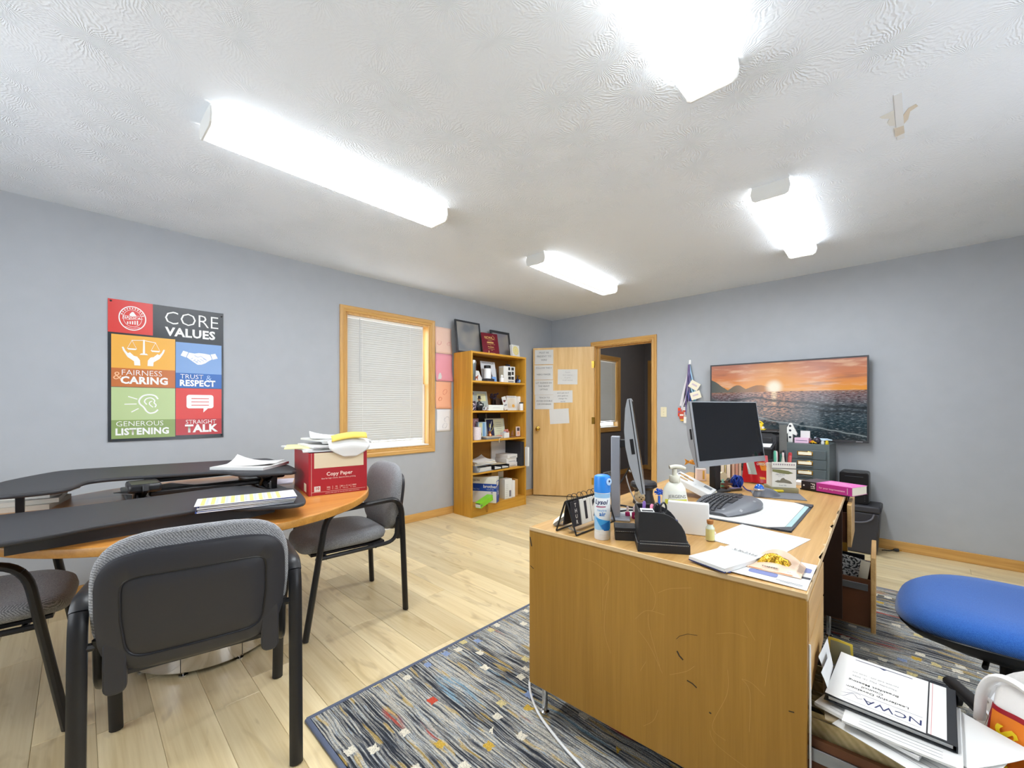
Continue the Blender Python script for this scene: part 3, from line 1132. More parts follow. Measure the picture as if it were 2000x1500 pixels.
 for s in (-1,1):
  g = G()
  M = T(.186 * s,-.262,.415)
  g.prism(rrect(.05,.16,.02,4,0,.07),-.012,.012,M @ RX(PI / 2))
  g.build('back_bracket',DKSHELL,t,bevel=.005)
 return t

def put_chair(label,cx,cy,fwd,first=[]):
 if not first:
  o = guest_chair(label)
  first.append(o)
 else:
  o = copy_tree(first[0])
 o['label'] = label
 o.location = (cx,cy,0)
 o.rotation_euler = (0,0,fwd - PI / 2)
 return o

put_chair('grey guest chair with its dark back to the camera, pushed up to the round table',-1.815,.303,math.atan2(.19,-.98))
put_chair('grey guest chair beside the red copier paper carton, facing the round table',-2.46,1.10,math.atan2(-.99,-.11))
put_chair('grey guest chair cut by the left edge of the picture, seat under the round table',-2.555,-.278,math.radians(85))

# ================================================================ STANDING DESK CONVERTER on the table
RSB = mat('black textured laminate','343437',0.5,bump=(850,.35,.0008))
rs = thing('standing_desk_converter','black two-level standing desk converter on the round table','desk converter',(-2.55,.30,TZ))
def rel(P):
 return [(x + 2.55,y - .30) for x,y in P]
up = rel([(-2.532,-.235),(-2.60,-.265),(-2.80,-.27),(-3.00,-.235),(-3.235,-.10),(-3.275,-.02),(-3.275,.05),(-3.225,.32),(-3.135,.70),(-3.10,.835),(-3.04,.875),(-2.80,.868),(-2.53,.845),(-2.39,.815),(-2.352,.785),(-2.358,.745),(-2.425,.607),(-2.50,.555),(-2.60,.53),(-2.655,.46),(-2.745,.149),(-2.745,.06),(-2.70,.02),(-2.62,-.005),(-2.545,-.03),(-2.515,-.09),(-2.512,-.18)])
def roundoff(P,k=3):
 P3 = [(x,y,0) for x,y in P]
 c = cat_rom(P3 + [P3[0]],k)
 return [(a[0],a[1]) for a in c[:-1]]
g = G().prism(roundoff(up),.107,.125)
g.build('upper_deck',RSB,rs,bevel=.007,seg=3)
lo = rel([(-1.955,-.32),(-1.94,-.20),(-1.955,-.08),(-1.99,.03),(-2.005,.17),(-2.008,.296),(-1.975,.40),(-1.91,.46),(-1.845,.575),(-1.832,.635),(-1.86,.668),(-1.94,.695),(-2.10,.728),(-2.20,.735),(-2.255,.70),(-2.275,.64),(-2.48,.56),(-2.46,.234),(-2.445,.07),(-2.44,-.05),(-2.44,-.30),(-2.30,-.37),(-2.05,-.38)])
g = G().prism(roundoff(lo),.047,.063)
g.build('keyboard_tray',RSB,rs,bevel=.006,seg=3)
# curved apron below the tray and the base rails
g = G()
ap = [(-2.03,-.16),(-2.035,-.05),(-2.04,.10),(-2.045,.26),(-2.02,.40),(-2.0,.50),(-2.03,.60),(-2.06,.61)]
v = []
for x,y in rel(ap):
 v += [(x,y,.0),(x,y,.048),(x - .05,y,.048),(x - .05,y,.0)]
n = len(ap)
f = [(4 * i + j,4 * i + 4 + j,4 * i + 4 + (j + 1) % 4,4 * i + (j + 1) % 4) for i in range(n - 1) for j in range(4)] + [(0,1,2,3),(4 * n - 4,4 * n - 1,4 * n - 2,4 * n - 3)]
g.add(v,f)
g.build('front_apron',RSB,rs,smooth=50)
for y in (-.10,.46):
 g = G().box(-.62,.22,y - .04,y + .04,0,.018)
 g.build('base_rail',SATINBLK,rs,bevel=.006)
for y in (-.085,.45):
 g = G()
 M = T(-.17,y,.018)
 g.box(-.02,.20,-.012,.012,0,.035,M @ RY(-math.radians(17)))
 g.box(-.05,.14,-.026,-.016,.02,.05,M @ RY(math.radians(12)))
 g.build('lift_arm',SATINBLK,rs,bevel=.004)
 g = G().box(-.18,.0,y - .06,y + .06,.068,.108)
 g.build('release_housing',SATINBLK,rs,bevel=.012)
 G().tube([(-.13,y - .03,.02),(-.05,y - .03,.10)],.009,8).build('gas_spring',STEEL,rs)
G().box(-.21,-.13,-.06,.47,.026,.050).build('crossbar',SATINBLK,rs,bevel=.006)
G().box(-.40,-.36,-.06,.47,.060,.082).build('crossbar',SATINBLK,rs,bevel=.006)
for (x,y) in ((-.02,.45),(-.02,-.46)):
 g = G().prism([(0,0),(.045,0),(.03,-.105),(.018,-.105)],-.012,.012,T(x,y,.107) @ RX(PI / 2))
 g.build('deck_foot',SATINBLK,rs,bevel=.002)

# ================================================================ BOOKCASE
BW = wood('golden bookcase veneer','B98222','D8A33C','z',0.8,0.4)
BWX = wood('golden shelf veneer','B98222','D8A33C','x',0.8,0.4)
BK = mat('bookcase back board','8A5E22',0.6,var=.06)
BCX,BCY = -3.588,3.3785
SH = [.112,.478,.832,1.157,1.488]
bk = thing('bookcase','tall golden wood bookcase between the papers and the open door','bookcase',(BCX,BCY,0),PI / 2)
for s in (-1,1):
 G().box(.4415 * s - (.02 if s > 0 else 0),.4415 * s + (0 if s > 0 else .02),-.153,.15,0,1.808).build('side_panel',BW,bk,bevel=.001)
G().box(-.4215,.4215,-.152,.15,1.786,1.807).build('top_panel',BWX,bk,bevel=.001)
for z in SH:
 G().box(-.4215,.4215,-.150,.142,z - .020,z).build('shelf',BWX,bk,bevel=.001)
G().box(-.4215,.4215,-.148,-.130,.0,.092).build('kick_board',BWX,bk,bevel=.001)
G().box(-.4215,.4215,.142,.150,.0,1.786).build('back_panel',BK,bk,smooth=0)

# ================================================================ WALL SCREEN
def screen_mat():
 """sunset over a beach, shown on the lit screen"""
 m = bpy.data.materials.new('lit screen picture')
 m.use_nodes = True
 nt = m.node_tree
 b = nt.nodes['Principled BSDF']
 tc = nd(nt,'ShaderNodeTexCoord')
 sp = nd(nt,'ShaderNodeSeparateXYZ')
 nt.links.new(tc.outputs['Object'],sp.inputs[0])
 u = mth(nt,'DIVIDE',mth(nt,'ADD',sp.outputs[0],.628),1.256)
 v = mth(nt,'DIVIDE',mth(nt,'ADD',sp.outputs[2],.358),.716)

 def ns(su,sv,det=4,off=0.0,uu=u,vv=v):
  cb = nd(nt,'ShaderNodeCombineXYZ')
  nt.links.new(mth(nt,'MULTIPLY',uu,su),cb.inputs[0])
  nt.links.new(mth(nt,'MULTIPLY',vv,sv),cb.inputs[1])
  cb.inputs[2].default_value = off
  n = nd(nt,'ShaderNodeTexNoise',i_Scale=1.0,i_Detail=det)
  nt.links.new(cb.outputs[0],n.inputs['Vector'])
  return n.outputs['Fac']

 def mr(x,a,b_,c=0.0,d=1.0,smooth=True):
  r = nd(nt,'ShaderNodeMapRange',i_1=a,i_2=b_,i_3=c,i_4=d)
  if smooth:
   r.interpolation_type = 'SMOOTHSTEP'
  nt.links.new(x,r.inputs[0])
  return r.outputs[0]
 HZ = 0.615
 # sky with cloud bands
 sky = ramp(nt,[(0.0,'F0A03C'),(0.25,'EE9A50'),(0.55,'D98A62'),(1.0,'C08472')])
 nt.links.new(mr(v,HZ,1.0,smooth=False),sky.inputs[0])
 cl = ns(5.0,15.0,6,4.0)
 c = mixc(nt,mr(cl,.48,.66,0,.7),sky.outputs[0],'F2C6A6')
 cd = ns(3.0,12.0,5,9.0)
 c = mixc(nt,mr(cd,.52,.7,0,.6),c,'9A6A5E')
 du = mth(nt,'MULTIPLY',mth(nt,'SUBTRACT',u,.455),1.754)
 dv = mth(nt,'SUBTRACT',v,.672)
 dist = mth(nt,'SQRT',mth(nt,'ADD',mth(nt,'MULTIPLY',du,du),mth(nt,'MULTIPLY',dv,dv)))
 c = mixc(nt,mr(dist,.55,.08,0,.6),c,'F6A83A')
 # headlands
 ridge = mth(nt,'ADD',HZ + .0,mth(nt,'MULTIPLY',mr(u,.62,.0),.02))
 hill1 = mth(nt,'MULTIPLY',mr(mth(nt,'ABSOLUTE',mth(nt,'SUBTRACT',u,.355)),.16,.0),.085)
 hill2 = mth(nt,'MULTIPLY',mr(mth(nt,'ABSOLUTE',mth(nt,'SUBTRACT',u,.20)),.10,.0),.085)
 hill3 = mth(nt,'MULTIPLY',mr(u,.16,-.02),.17)
 top = mth(nt,'ADD',ridge,mth(nt,'MAXIMUM',mth(nt,'MAXIMUM',hill1,hill2),hill3))
 top = mth(nt,'ADD',top,mth(nt,'MULTIPLY',mth(nt,'SUBTRACT',ns(22.0,.1,3,7.0),.5),.025))
 isl = mth(nt,'LESS_THAN',v,top)
 hc = ramp(nt,[(0.0,'5B6260'),(.14,'7A7468'),(.33,'A06A34'),(.48,'E08A2A'),(.6,'F0A84A')])
 nt.links.new(u,hc.inputs[0])
 c = mixc(nt,isl,c,hc.outputs[0])
 # sun
 c = mixc(nt,mr(dist,.13,.035),c,'FFF6DC')
 # sea
 sea0 = ramp(nt,[(0.0,'16262E'),(.35,'1F3B46'),(.7,'48525C'),(.93,'86686A'),(1.0,'A87860')])
 nt.links.new(mr(v,0,HZ,smooth=False),sea0.inputs[0])
 depth = mth(nt,'DIVIDE',.35,mth(nt,'MAXIMUM',mth(nt,'SUBTRACT',HZ + .06,v),.02))
 uu = mth(nt,'MULTIPLY',mth(nt,'SUBTRACT',u,.5),depth)
 w1 = ns(16.0,26.0,5,1.0,uu,depth)
 w2 = ns(34.0,90.0,4,2.0)
 w3 = ns(60.0,170.0,3,5.0)
 wv = mth(nt,'ADD',mth(nt,'MULTIPLY',w2,.55),mth(nt,'MULTIPLY',w3,.45))
 c2 = mixc(nt,mr(wv,.38,.50),'0C1418',sea0.outputs[0])
 c2 = mixc(nt,mr(mth(nt,'ADD',wv,mth(nt,'MULTIPLY',v,.05)),.54,.66,0,.75),c2,'9FA8AC')
 glow = mth(nt,'MULTIPLY',mr(mth(nt,'ABSOLUTE',mth(nt,'SUBTRACT',u,mth(nt,'ADD',.43,mth(nt,'MULTIPLY',v,.05)))),.27,.0),mr(v,.12,.45))
 c2 = mixc(nt,mth(nt,'MULTIPLY',glow,mr(wv,.44,.60)),c2,'E8A274')
 col_sun = mth(nt,'MULTIPLY',mr(mth(nt,'ABSOLUTE',mth(nt,'SUBTRACT',u,.455)),.026,.006),mr(v,.40,.60))
 c2 = mixc(nt,mth(nt,'MULTIPLY',col_sun,mr(wv,.36,.55)),c2,'FFE2B8')
 # two wave crests and the wet sand at lower left
 for a0,a1,k,wd,cc in ((.30,.52,.18,.012,'101A20'),(.46,.40,.10,.008,'1A2228'),(.10,.33,.30,.006,'8A9698')):
  line = mth(nt,'SUBTRACT',v,mth(nt,'ADD',a1,mth(nt,'ADD',mth(nt,'MULTIPLY',mth(nt,'ABSOLUTE',mth(nt,'SUBTRACT',u,a0)),-k),mth(nt,'MULTIPLY',mth(nt,'SUBTRACT',ns(5.0,.5,3,a0),.5),.12))))
  c2 = mixc(nt,mth(nt,'MULTIPLY',mr(mth(nt,'ABSOLUTE',line),wd * 2.2,wd * .4),.8),c2,cc)
 sand = mth(nt,'MULTIPLY',mr(mth(nt,'ADD',mth(nt,'MULTIPLY',mth(nt,'SUBTRACT',u,.16),.9),mth(nt,'SUBTRACT',v,.40)),.04,-.04),1.0)
 c2 = mixc(nt,mth(nt,'MULTIPLY',sand,.85),c2,'4A5458')
 sea = mth(nt,'LESS_THAN',v,HZ)
 c = mixc(nt,sea,c,c2)
 b.inputs['Base Color'].default_value = (0.01,0.01,0.01,1)
 nt.links.new(c,b.inputs['Emission Color'])
 b.inputs['Emission Strength'].default_value = 0.78
 b.inputs['Roughness'].default_value = 0.10
 b.inputs['Specular IOR Level'].default_value = 0.35
 return m

tv = thing('wall_television','large wall screen showing a sunset beach on the grey wall','television',(-.913,YW - .062,1.265))
G().box(-.640,.640,-.028,.012,-.374,.374).build('cabinet',SATINBLK,tv,bevel=.006)
G().box(-.628,.628,-.0295,-.0285,-.356,.362).build('screen',screen_mat(),tv,smooth=0)
BEZ = mat('dark grey bezel','3C3C40',0.35)
g = G()
g.box(-.641,.641,-.033,-.0285,.361,.375).box(-.641,.641,-.033,-.0285,-.375,-.356).box(-.641,-.628,-.033,-.0285,-.356,.361).box(.628,.641,-.033,-.0285,-.356,.361)
g.build('bezel',BEZ,tv,bevel=.001)
G().box(.555,.60,-.034,-.033,-.370,-.362).build('maker_badge',STEEL,tv,smooth=0)
G().box(-.22,.22,.012,.061,-.2,.2).build('wall_bracket',SATINBLK,tv,smooth=0)
g = G().tube(cat_rom([(.40,.03,-.374),(.36,.03,-.43),(.30,.035,-.50),(.285,.045,-.60),(.28,.05,-1.18)],5),.008,8)
g.tube(cat_rom([(.22,.03,-.374),(.25,.03,-.44),(.283,.04,-.50)],5),.008,8)
g.build('power_cable',CABLE,tv)

# ================================================================ STEEL CARD CABINET and the printer beside it
CABM = mat('grey green enamel','5C6668',0.4,bump=(60,.05))
CABD = mat('grey green drawer enamel','525C60',0.38)
cb = thing('steel_drawer_cabinet','grey steel multi-drawer cabinet standing under the wall screen','cabinet',(-.665,4.50,0))
G().box(-.165,.165,-.20,.20,.0,.885).build('body',CABM,cb,bevel=.004)
z = .835
for i in range(10):
 z1,z0 = z - .002,z - .079
 d = G().box(-.145,.145,-.214,-.20,z0,z1).build('drawer',CABD,cb,bevel=.003)
 g = G().box(-.055,.055,-.222,-.214,z0 + .030,z0 + .066)
 g.build('label_frame',BRASS,d,bevel=.002)
 G().box(-.047,.047,-.2228,-.222,z0 + .036,z0 + .060).build('label_card',CREAM,d,smooth=0)
 G().box(-.052,.052,-.226,-.214,z0 + .018,z0 + .024).build('pull',CABM,d,bevel=.002)
 z -= .081
st = thing('printer_stand','low dark stand behind the desk carrying the black printer','stand',(-1.09,4.42,0))
DKW = mat('dark brown laminate','3A2C22',0.5,var=.05)
G().box(-.21,.21,-.24,.24,.62,.645).build('top_panel',DKW,st,bevel=.002)
for s in (-1,1):
 G().box(.19 * s - .012,.19 * s + .012,-.22,.22,0,.62).build('side_panel',DKW,st,smooth=0)
pt = thing('printer','black desktop printer left of the grey steel cabinet','printer',(-1.06,4.40,.645),0)
PRN = mat('printer black','2C2D31',0.4,bump=(800,.1))
g = G().prism([(-.21,0),(-.21,.30),(-.16,.33),(.17,.33),(.20,.30),(.20,0)],0,.38,T(0,.19,0) @ RX(PI / 2))
g.build('body',PRN,pt,bevel=.008)
G().box(-.19,.17,-.20,-.185,.10,.285).build('front_panel',SATINBLK,pt,bevel=.004)
g = G().add([(.02,-.33,.19),(.20,-.33,.19),(.20,-.19,.235),(.02,-.19,.235),(.02,-.33,.205),(.20,-.33,.205),(.20,-.19,.25),(.02,-.19,.25)],[(0,3,2,1),(4,5,6,7),(0,1,5,4),(1,2,6,5),(2,3,7,6),(3,0,4,7)])
g.build('output_tray',PRN,pt,bevel=.003)
g = G().surf(lambda u,v:(.04 + .14 * u,-.315 + .12 * v,.2115 + .036 * v),2,2,th=.002)
g.build('printed_sheet',WHITE,pt)
G().box(-.215,.21,-.205,.19,.33,.345).build('scanner_lid',SATINBLK,pt,bevel=.005)

# ================================================================ BLACK BIN with the case on it, by the back wall
BINM = mat('dark grey bin plastic','34343A',0.5)
bn = thing('shredder_bin','dark grey plastic bin with a curved handle by the back wall','bin',(-.318,4.55,0))
g = G().add([(-.125,-.10,0),(.105,-.10,0),(.105,.12,0),(-.125,.12,0),(-.14,-.115,.34),(.125,-.115,.34),(.125,.14,.34),(-.14,.14,.34)],[(0,3,2,1),(4,5,6,7),(0,1,5,4),(1,2,6,5),(2,3,7,6),(3,0,4,7)])
g.build('body',BINM,bn,bevel=.012)
G().box(-.148,.133,-.123,.148,.34,.395).build('lid',BINM,bn,bevel=.014)
g = G().tube(cat_rom([(-.11,-.122,.275),(-.04,-.128,.255),(.03,-.128,.265),(.075,-.126,.295),(.09,-.122,.335)],5),.006,6)
g.build('handle',mat('grey bin handle','6C6C74',0.35),bn)
cs = thing('equipment_case','black upright equipment case standing on the grey plastic bin','case',(-.358,4.56,.395),0)
g = G().prism(rrect(.19,.262,.02,4,0,.131),-.09,.09,RX(PI / 2))
g.build('body',SATINBLK,cs,bevel=.006)
g = G()
for i in range(4):
 g.lathe([(.004,0),(.004,.004)],8,T(.07,-.09,.03 + i * .018) @ RX(PI / 2))
g.build('button',BINM,cs)
g = G().tube([(-.06,-.0915,.225),(.06,-.0915,.225)],.003,6)
g.build('seam',BINM,cs)
pl = thing('power_plug','black power plug on a short cord on the floor by the grey bin','plug',(-.10,4.700,0),.3)
G().lathe([(.008,0),(.013,.012),(.013,.03),(.009,.034)],10,T(-.02,0,.0135) @ RY(PI / 2)).build('plug_body',CABLE,pl)
g = G().box(.014,.030,-.006,-.003,.012,.016).box(.014,.030,.003,.006,.012,.016)
g.build('prong',BRASS,pl)
G().tube(cat_rom([(-.02,0,.012),(-.05,-.012,.0045),(-.08,-.01,.0045),(-.10,-.02,.0045)],4),.004,6).build('cord',CABLE,pl)

# ================================================================ BLUE OFFICE CHAIR
BLUEF = fabric('royal blue seat fabric','1D4C96','3569B4',420)
bc = thing('office_chair','blue upholstered office chair on black five-star base on the rug','chair',(.235,2.115,RUGT),math.radians(0))
def cushion(layers,n=44,p=2.9):
 g = G()
 v = []
 for (w,d,z,sag) in layers:
  for i in range(n):
   a = 2 * PI * i / n
   c,s_ = math.cos(a),math.sin(a)
   x = math.copysign(abs(c) ** (2 / p),c) * d
   y = math.copysign(abs(s_) ** (2 / p),s_) * w
   v.append((x,y,z - sag * (max(0,-x / .30)) ** 3 * .05))
 k = len(layers)
 f = [(j * n + i,j * n + (i + 1) % n,(j + 1) * n + (i + 1) % n,(j + 1) * n + i) for j in range(k - 1) for i in range(n)]
 f.append(tuple(range(n - 1,-1,-1)))
 f.append(tuple((k - 1) * n + i for i in range(n)))
 return g.add(v,f)
cushion([(.262,.255,.462,.6),(.285,.275,.478,.8),(.292,.285,.50,1),(.280,.275,.525,1),(.245,.245,.540,.9),(.17,.17,.546,.5),(.05,.05,.545,0)]).build('seat',BLUEF,bc,smooth=70)
cushion([(.15,.15,.405,0),(.22,.21,.418,.2),(.27,.262,.448,.6),(.288,.278,.476,.8),(.280,.27,.484,.8)]).build('seat_shell',SATINBLK,bc,smooth=60)
g = G().box(-.10,.13,-.07,.07,.36,.407).tube([(-.06,-.07,.385),(-.08,-.22,.40)],.008,8).tube([(-.04,.07,.385),(-.07,.20,.395)],.008,8)
g.build('tilt_mechanism',SATINBLK,bc,bevel=.006)
G().lathe([(.042,.09),(.042,.24),(.030,.245),(.030,.365)],18).build('gas_column',SATINBLK,bc)
G().lathe([(.055,.06),(.058,.10),(.045,.115)],18).build('hub',BLACKPL,bc)
for i in range(5):
 a = math.radians(112) + i * 2 * PI / 5
 u = Vector((math.cos(a),math.sin(a),0))
 g = G().tube([tuple(u * .03 + Vector((0,0,.092))),tuple(u * .18 + Vector((0,0,.094))),tuple(u * .345 + Vector((0,0,.082)))],[.030,.028,.024],10,sx=.8)
 l = g.build('leg',BLACKPL,bc)
 w = Vector((-u.y,u.x,0))
 g = G()
 for s in (-1,1):
  c0 = u * .330 + w * .014 * s
  M = frame((c0.x,c0.y,.027),(-u.x,-u.y,0),(0,0,1))
  g.lathe([(.010,-.008),(.026,-.007),(.027,0),(.026,.007),(.010,.008)],14,M)
 g.tube([tuple(u * .330 + Vector((0,0,.03))),tuple(u * .330 + Vector((0,0,.075)))],.007,6)
 g.build('caster',SATINBLK,l)
g = G().tube(cat_rom([(.10,0,.38),(.25,0,.37),(.315,0,.44),(.325,0,.60)],5),.022,8,sy=1.6)
g.build('back_post',SATINBLK,bc)
g = G()
def bkf(u,v):
 x,z = (u - .5) * 2,(v - .5) * 2
 return (.315 + .05 * z * z - .03 * (1 - x * x),x * .21 * (1 - .12 * z * z),.80 + z * .24 * (1 - .1 * x ** 4))
n = 12
vv = [bkf(i / n,j / n) for j in range(n + 1) for i in range(n + 1)]
off = len(vv)
vv += [(a + .055,b,c) for a,b,c in vv]
ff = [(j * (n + 1) + i,j * (n + 1) + i + 1,(j + 1) * (n + 1) + i + 1,(j + 1) * (n + 1) + i) for j in range(n) for i in range(n)]
ff += [tuple(off + q for q in reversed(q4)) for q4 in ff]
ed = list(range(n)) + [n + j * (n + 1) for j in range(n)] + [n * (n + 1) + n - i for i in range(n)] + [(n - j) * (n + 1) for j in range(n)]
ff += [(ed[i],ed[i] + off,ed[(i + 1) % len(ed)] + off,ed[(i + 1) % len(ed)]) for i in range(len(ed))]
g.add(vv,ff).build('backrest',BLUEF,bc,bevel=.02,seg=3,smooth=60)
# ================================================================ WOODEN DESK
DZ = 0.73
DR = math.radians(2.6)
D0 = Vector((-.192,1.266,0))
DW,DL = .894,1.83
DSIDE = wood('brown oak desk veneer','94691F','B28434','z',0.9,0.38,contrast=0.7)
DTOP = wood('worn oak desk top','AE8143','CFA669','y',0.8,0.36)
DEDGE = wood('bare worn wood edge','BF9E6E','D9C098','x',0.9,0.6)
DFRONT = wood('pale oak drawer front','B98E52','D5AE74','y',0.9,0.4)
DDARK = mat('shaded kneehole brown','3A2418',0.5,var=.12)  # kneehole shade put into the panel colour
DDRAW = mat('red brown drawer side','6A4026',0.5,var=.1)

def ondesk(x,y,z=DZ):
 p = Matrix.Rotation(DR,4,'Z') @ Vector((x,y,0)) + D0
 return (p.x,p.y,z)

dk = thing('desk','large worn wooden pedestal desk with scratched brown side panel','desk',D0,DR)
G().box(-DW,0,0,DL,DZ - .022,DZ).build('desktop',DTOP,dk,bevel=.004,seg=3)
g = G().box(-DW - .0005,.0008,-.001,.003,DZ - .0135,DZ - .0005).box(-.004,.0012,.0,DL,DZ - .020,DZ - .0008)
# rubbed corner and chips
rr = random.Random(11)
for i in range(26):
 y = rr.uniform(.02,1.6)
 L = rr.uniform(.03,.12)
 w = rr.uniform(.003,.012)
 g.prism([(.0010,y),(.0010,y + L),(-w * .6,y + L * .8),(-w,y + L * .45),(-w * .5,y + L * .15)],DZ - .012,DZ + .0003)
g.build('worn_edge',DEDGE,dk,bevel=.001)
def side(y0,y1):
 return G().box(-DW,0,y0,y1,.121,DZ - .0135 if y0 < .1 else DZ - .022)
g = side(0,.021)
sp_ = g.build('side_panel',DSIDE,dk,bevel=.002)
SCR = mat('light scratch','D2A65E',0.6)
SCUFF = mat('dark scuff','3A2E1E',0.7)
g = G()
for L in ([(-0.507,0.705),(-0.45,0.685),(-0.406,0.645),(-0.389,0.608),(-0.393,0.571),(-0.401,0.559)],[(-0.651,0.663),(-0.599,0.659),(-0.549,0.627),(-0.57,0.571),(-0.573,0.503)],[(-0.549,0.627),(-0.567,0.449),(-0.542,0.37)],[(-0.444,0.482),(-0.406,0.444),(-0.367,0.377)],[(-0.411,0.545),(-0.409,0.504),(-0.375,0.395)],[(-0.38,0.621),(-0.344,0.644),(-0.281,0.665)],[(-0.212,0.554),(-0.171,0.571),(-0.133,0.572)],[(-0.147,0.454),(-0.123,0.453),(-0.092,0.432)],[(-0.147,0.454),(-0.127,0.425),(-0.129,0.318)],[(-0.182,0.464),(-0.184,0.395),(-0.223,0.286),(-0.188,0.264)],[(-0.229,0.271),(-0.218,0.244),(-0.18,0.228),(-0.135,0.217)],[(-0.428,0.183),(-0.395,0.217),(-0.38,0.258)],[(-0.077,0.598),(-0.085,0.522),(-0.092,0.458)],[(-0.438,0.355),(-0.419,0.392)],[(-0.455,0.515),(-0.417,0.554),(-0.359,0.559)],[(-0.143,0.615),(-0.115,0.571)],[(-0.344,0.382),(-0.296,0.412),(-0.272,0.437)]):
 c = cat_rom([(p[0],p[1],0) for p in L],5)
 G().stroke([(p[0],p[1]) for p in c],.0006,-.0004).build('scratch',SCR,sp_,smooth=0)
for L,w in (([(-0.324,0.498),(-0.315,0.51),(-0.291,0.525),(-0.263,0.531)],.0014),([(-0.322,0.463),(-0.315,0.451),(-0.304,0.443)],.005),([(-0.293,0.387),(-0.277,0.384),(-0.265,0.377)],.004),([(-0.231,0.322),(-0.225,0.321)],.004),([(-0.039,0.418),(-0.027,0.42)],.003),([(-0.890,0.690),(-0.882,0.655)],.006),([(-0.888,0.578),(-0.872,0.570)],.003)):
 G().stroke(L,w,-.0005).build('scuff',SCUFF,sp_,smooth=0)
G().box(-DW,0,DL - .021,DL,.121,DZ - .022).build('side_panel',DSIDE,dk,bevel=.002)
G().box(-DW + .02,-DW + .04,.021,DL - .021,.14,DZ - .022).build('back_panel',DSIDE,dk,smooth=0)
for y in (.392,1.41):
 G().box(-DW + .04,-.004,y,y + .020,.125,DZ - .022).build('pedestal_panel',DDARK,dk,bevel=.001)
for x in (-.84,-.06):
 for y in (.03,.38,1.43,1.80):
  G().lathe([(.018,.0125),(.018,.020),(.011,.024),(.011,.1212)],12,T(x,y,0)).build('glide',CHROME,dk)
# near pedestal: two closed drawers
for z0,z1 in ((.600,.703),(.452,.594)):
 d = G().box(-.016,.002,.024,.389,z0,z1).build('drawer',DFRONT,dk,bevel=.002)
# far pedestal: upper drawer a little open
d = G().box(.014,.032,1.434,1.805,.49,.703).build('drawer',DFRONT,dk,bevel=.002)
G().box(-.5,.014,1.445,1.457,.51,.66).box(-.5,.014,1.785,1.797,.51,.66).box(-.5,.014,1.457,1.785,.505,.512).build('drawer_box',DDRAW,d,smooth=0)

def file_drawer(y0,y1,z0,z1,out,zs,front_h):
 d = G().box(out,out + .02,y0,y1,z0,z0 + front_h).build('drawer',DFRONT,dk,bevel=.003)
 a,b = y0 + .012,y1 - .012
 g = G().box(out - .55,out,a,a + .012,z0 + .02,zs).box(out - .55,out,b - .012,b,z0 + .02,zs).box(out - .55,out,a + .012,b - .012,z0 + .02,z0 + .028).box(out - .55,out - .54,a + .012,b - .012,z0 + .028,zs)
 g.build('drawer_box',DDRAW,d,smooth=0)
 for q in (a - .006,b):
  G().box(out - .55,out - .01,q,q + .006,zs - .055,zs - .022).build('runner',STEEL,d,bevel=.001)
 return d

file_drawer(1.434,1.805,.085,.33,.105,.34,.372)
file_drawer(.024,.389,.128,.33,.26,.352,.284)

# ---- what is in the open near drawer
FOLD = fabric('manila card','C8B380','DCC896',90,0.85)
HANG = mat('olive hanging folder','5E5A4C',0.8,var=.1)

def folder(y,x0,x1,z0,h,tabx,m,label,group,lean=0.0):
 root = thing('file_folder',label,'folder',ondesk(x0,y,z0),DR,group)
 L = x1 - x0
 A = RX(PI / 2 + lean)
 pts = [(0,0),(L,0),(L,h),(tabx + .09,h),(tabx + .075,h + .014),(tabx + .012,h + .014),(tabx,h),(0,h)]
 G().prism(pts,-.0095,-.0075,A).build('cover',m,root,bevel=.0004,seg=1)
 G().prism([(.004,.002),(L - .01,.002),(L - .01,h - .012),(.004,h - .016)],-.0074,-.0020,A).build('papers',WHITE,root,smooth=0)
 G().prism([(0,0),(L,0),(L,h - .012),(0,h - .012)],-.0019,0,A).build('cover',m,root,bevel=.0004,seg=1)
 return root

fz = .1565
rr = random.Random(5)
for i in range(11):
 y = .066 + i * .0245
 dark = i in (1,4,8)
 folder(y,-.165,.235,fz,(.222 if dark else .240) + rr.uniform(-.004,.004),.03 + .075 * (i % 4),HANG if dark else FOLD,
           '%s %s folder counted from the metal runner of the open desk drawer' % (('first','second','third','fourth','fifth','sixth','seventh','eighth')[sum(1 for q in range(i) if (q in (1,4,8)) == dark)],'dark hanging' if dark else 'manila'),
           'dark hanging folders in the open drawer' if dark else 'manila folders in the open drawer')

# ---- loose sheets: w along local x, h along local y, face up
def sheet(name,label,cat,pos,w,h,rz,m=WHITE,th=.0012,curl=(0,0,0,0),group=None,lines=None,pitch=0.0,roll=0.0,line_m=None,n=6):
 """curl = lift of the four corners (x0y0, x1y0, x1y1, x0y1)"""
 root = thing(name,label,cat,pos,rz,group)
 root.rotation_euler = (pitch,roll,rz)
 def fn(u,v):
  z = curl[0] * ((1 - u) * (1 - v)) ** 3 + curl[1] * (u * (1 - v)) ** 3 + curl[2] * (u * v) ** 3 + curl[3] * ((1 - u) * v) ** 3
  return ((u - .5) * w,(v - .5) * h,th + z)
 G().surf(fn,n,n,th=th).build('sheet',m,root,smooth=40)
 if lines:
  g = G()
  for (x0,x1,y,t) in lines:
   k = 6
   vv = []
   for i in range(k + 1):
    x = x0 + (x1 - x0) * i / k
    for yy in (y - t / 2,y + t / 2):
     p = fn(x / w + .5,yy / h + .5)
     vv.append((p[0],p[1],p[2] + .0004))
   g.add(vv,[(2 * i,2 * i + 2,2 * i + 3,2 * i + 1) for i in range(k)])
  g.build('printed_lines',line_m or GREYINK,root,smooth=0)
 return root

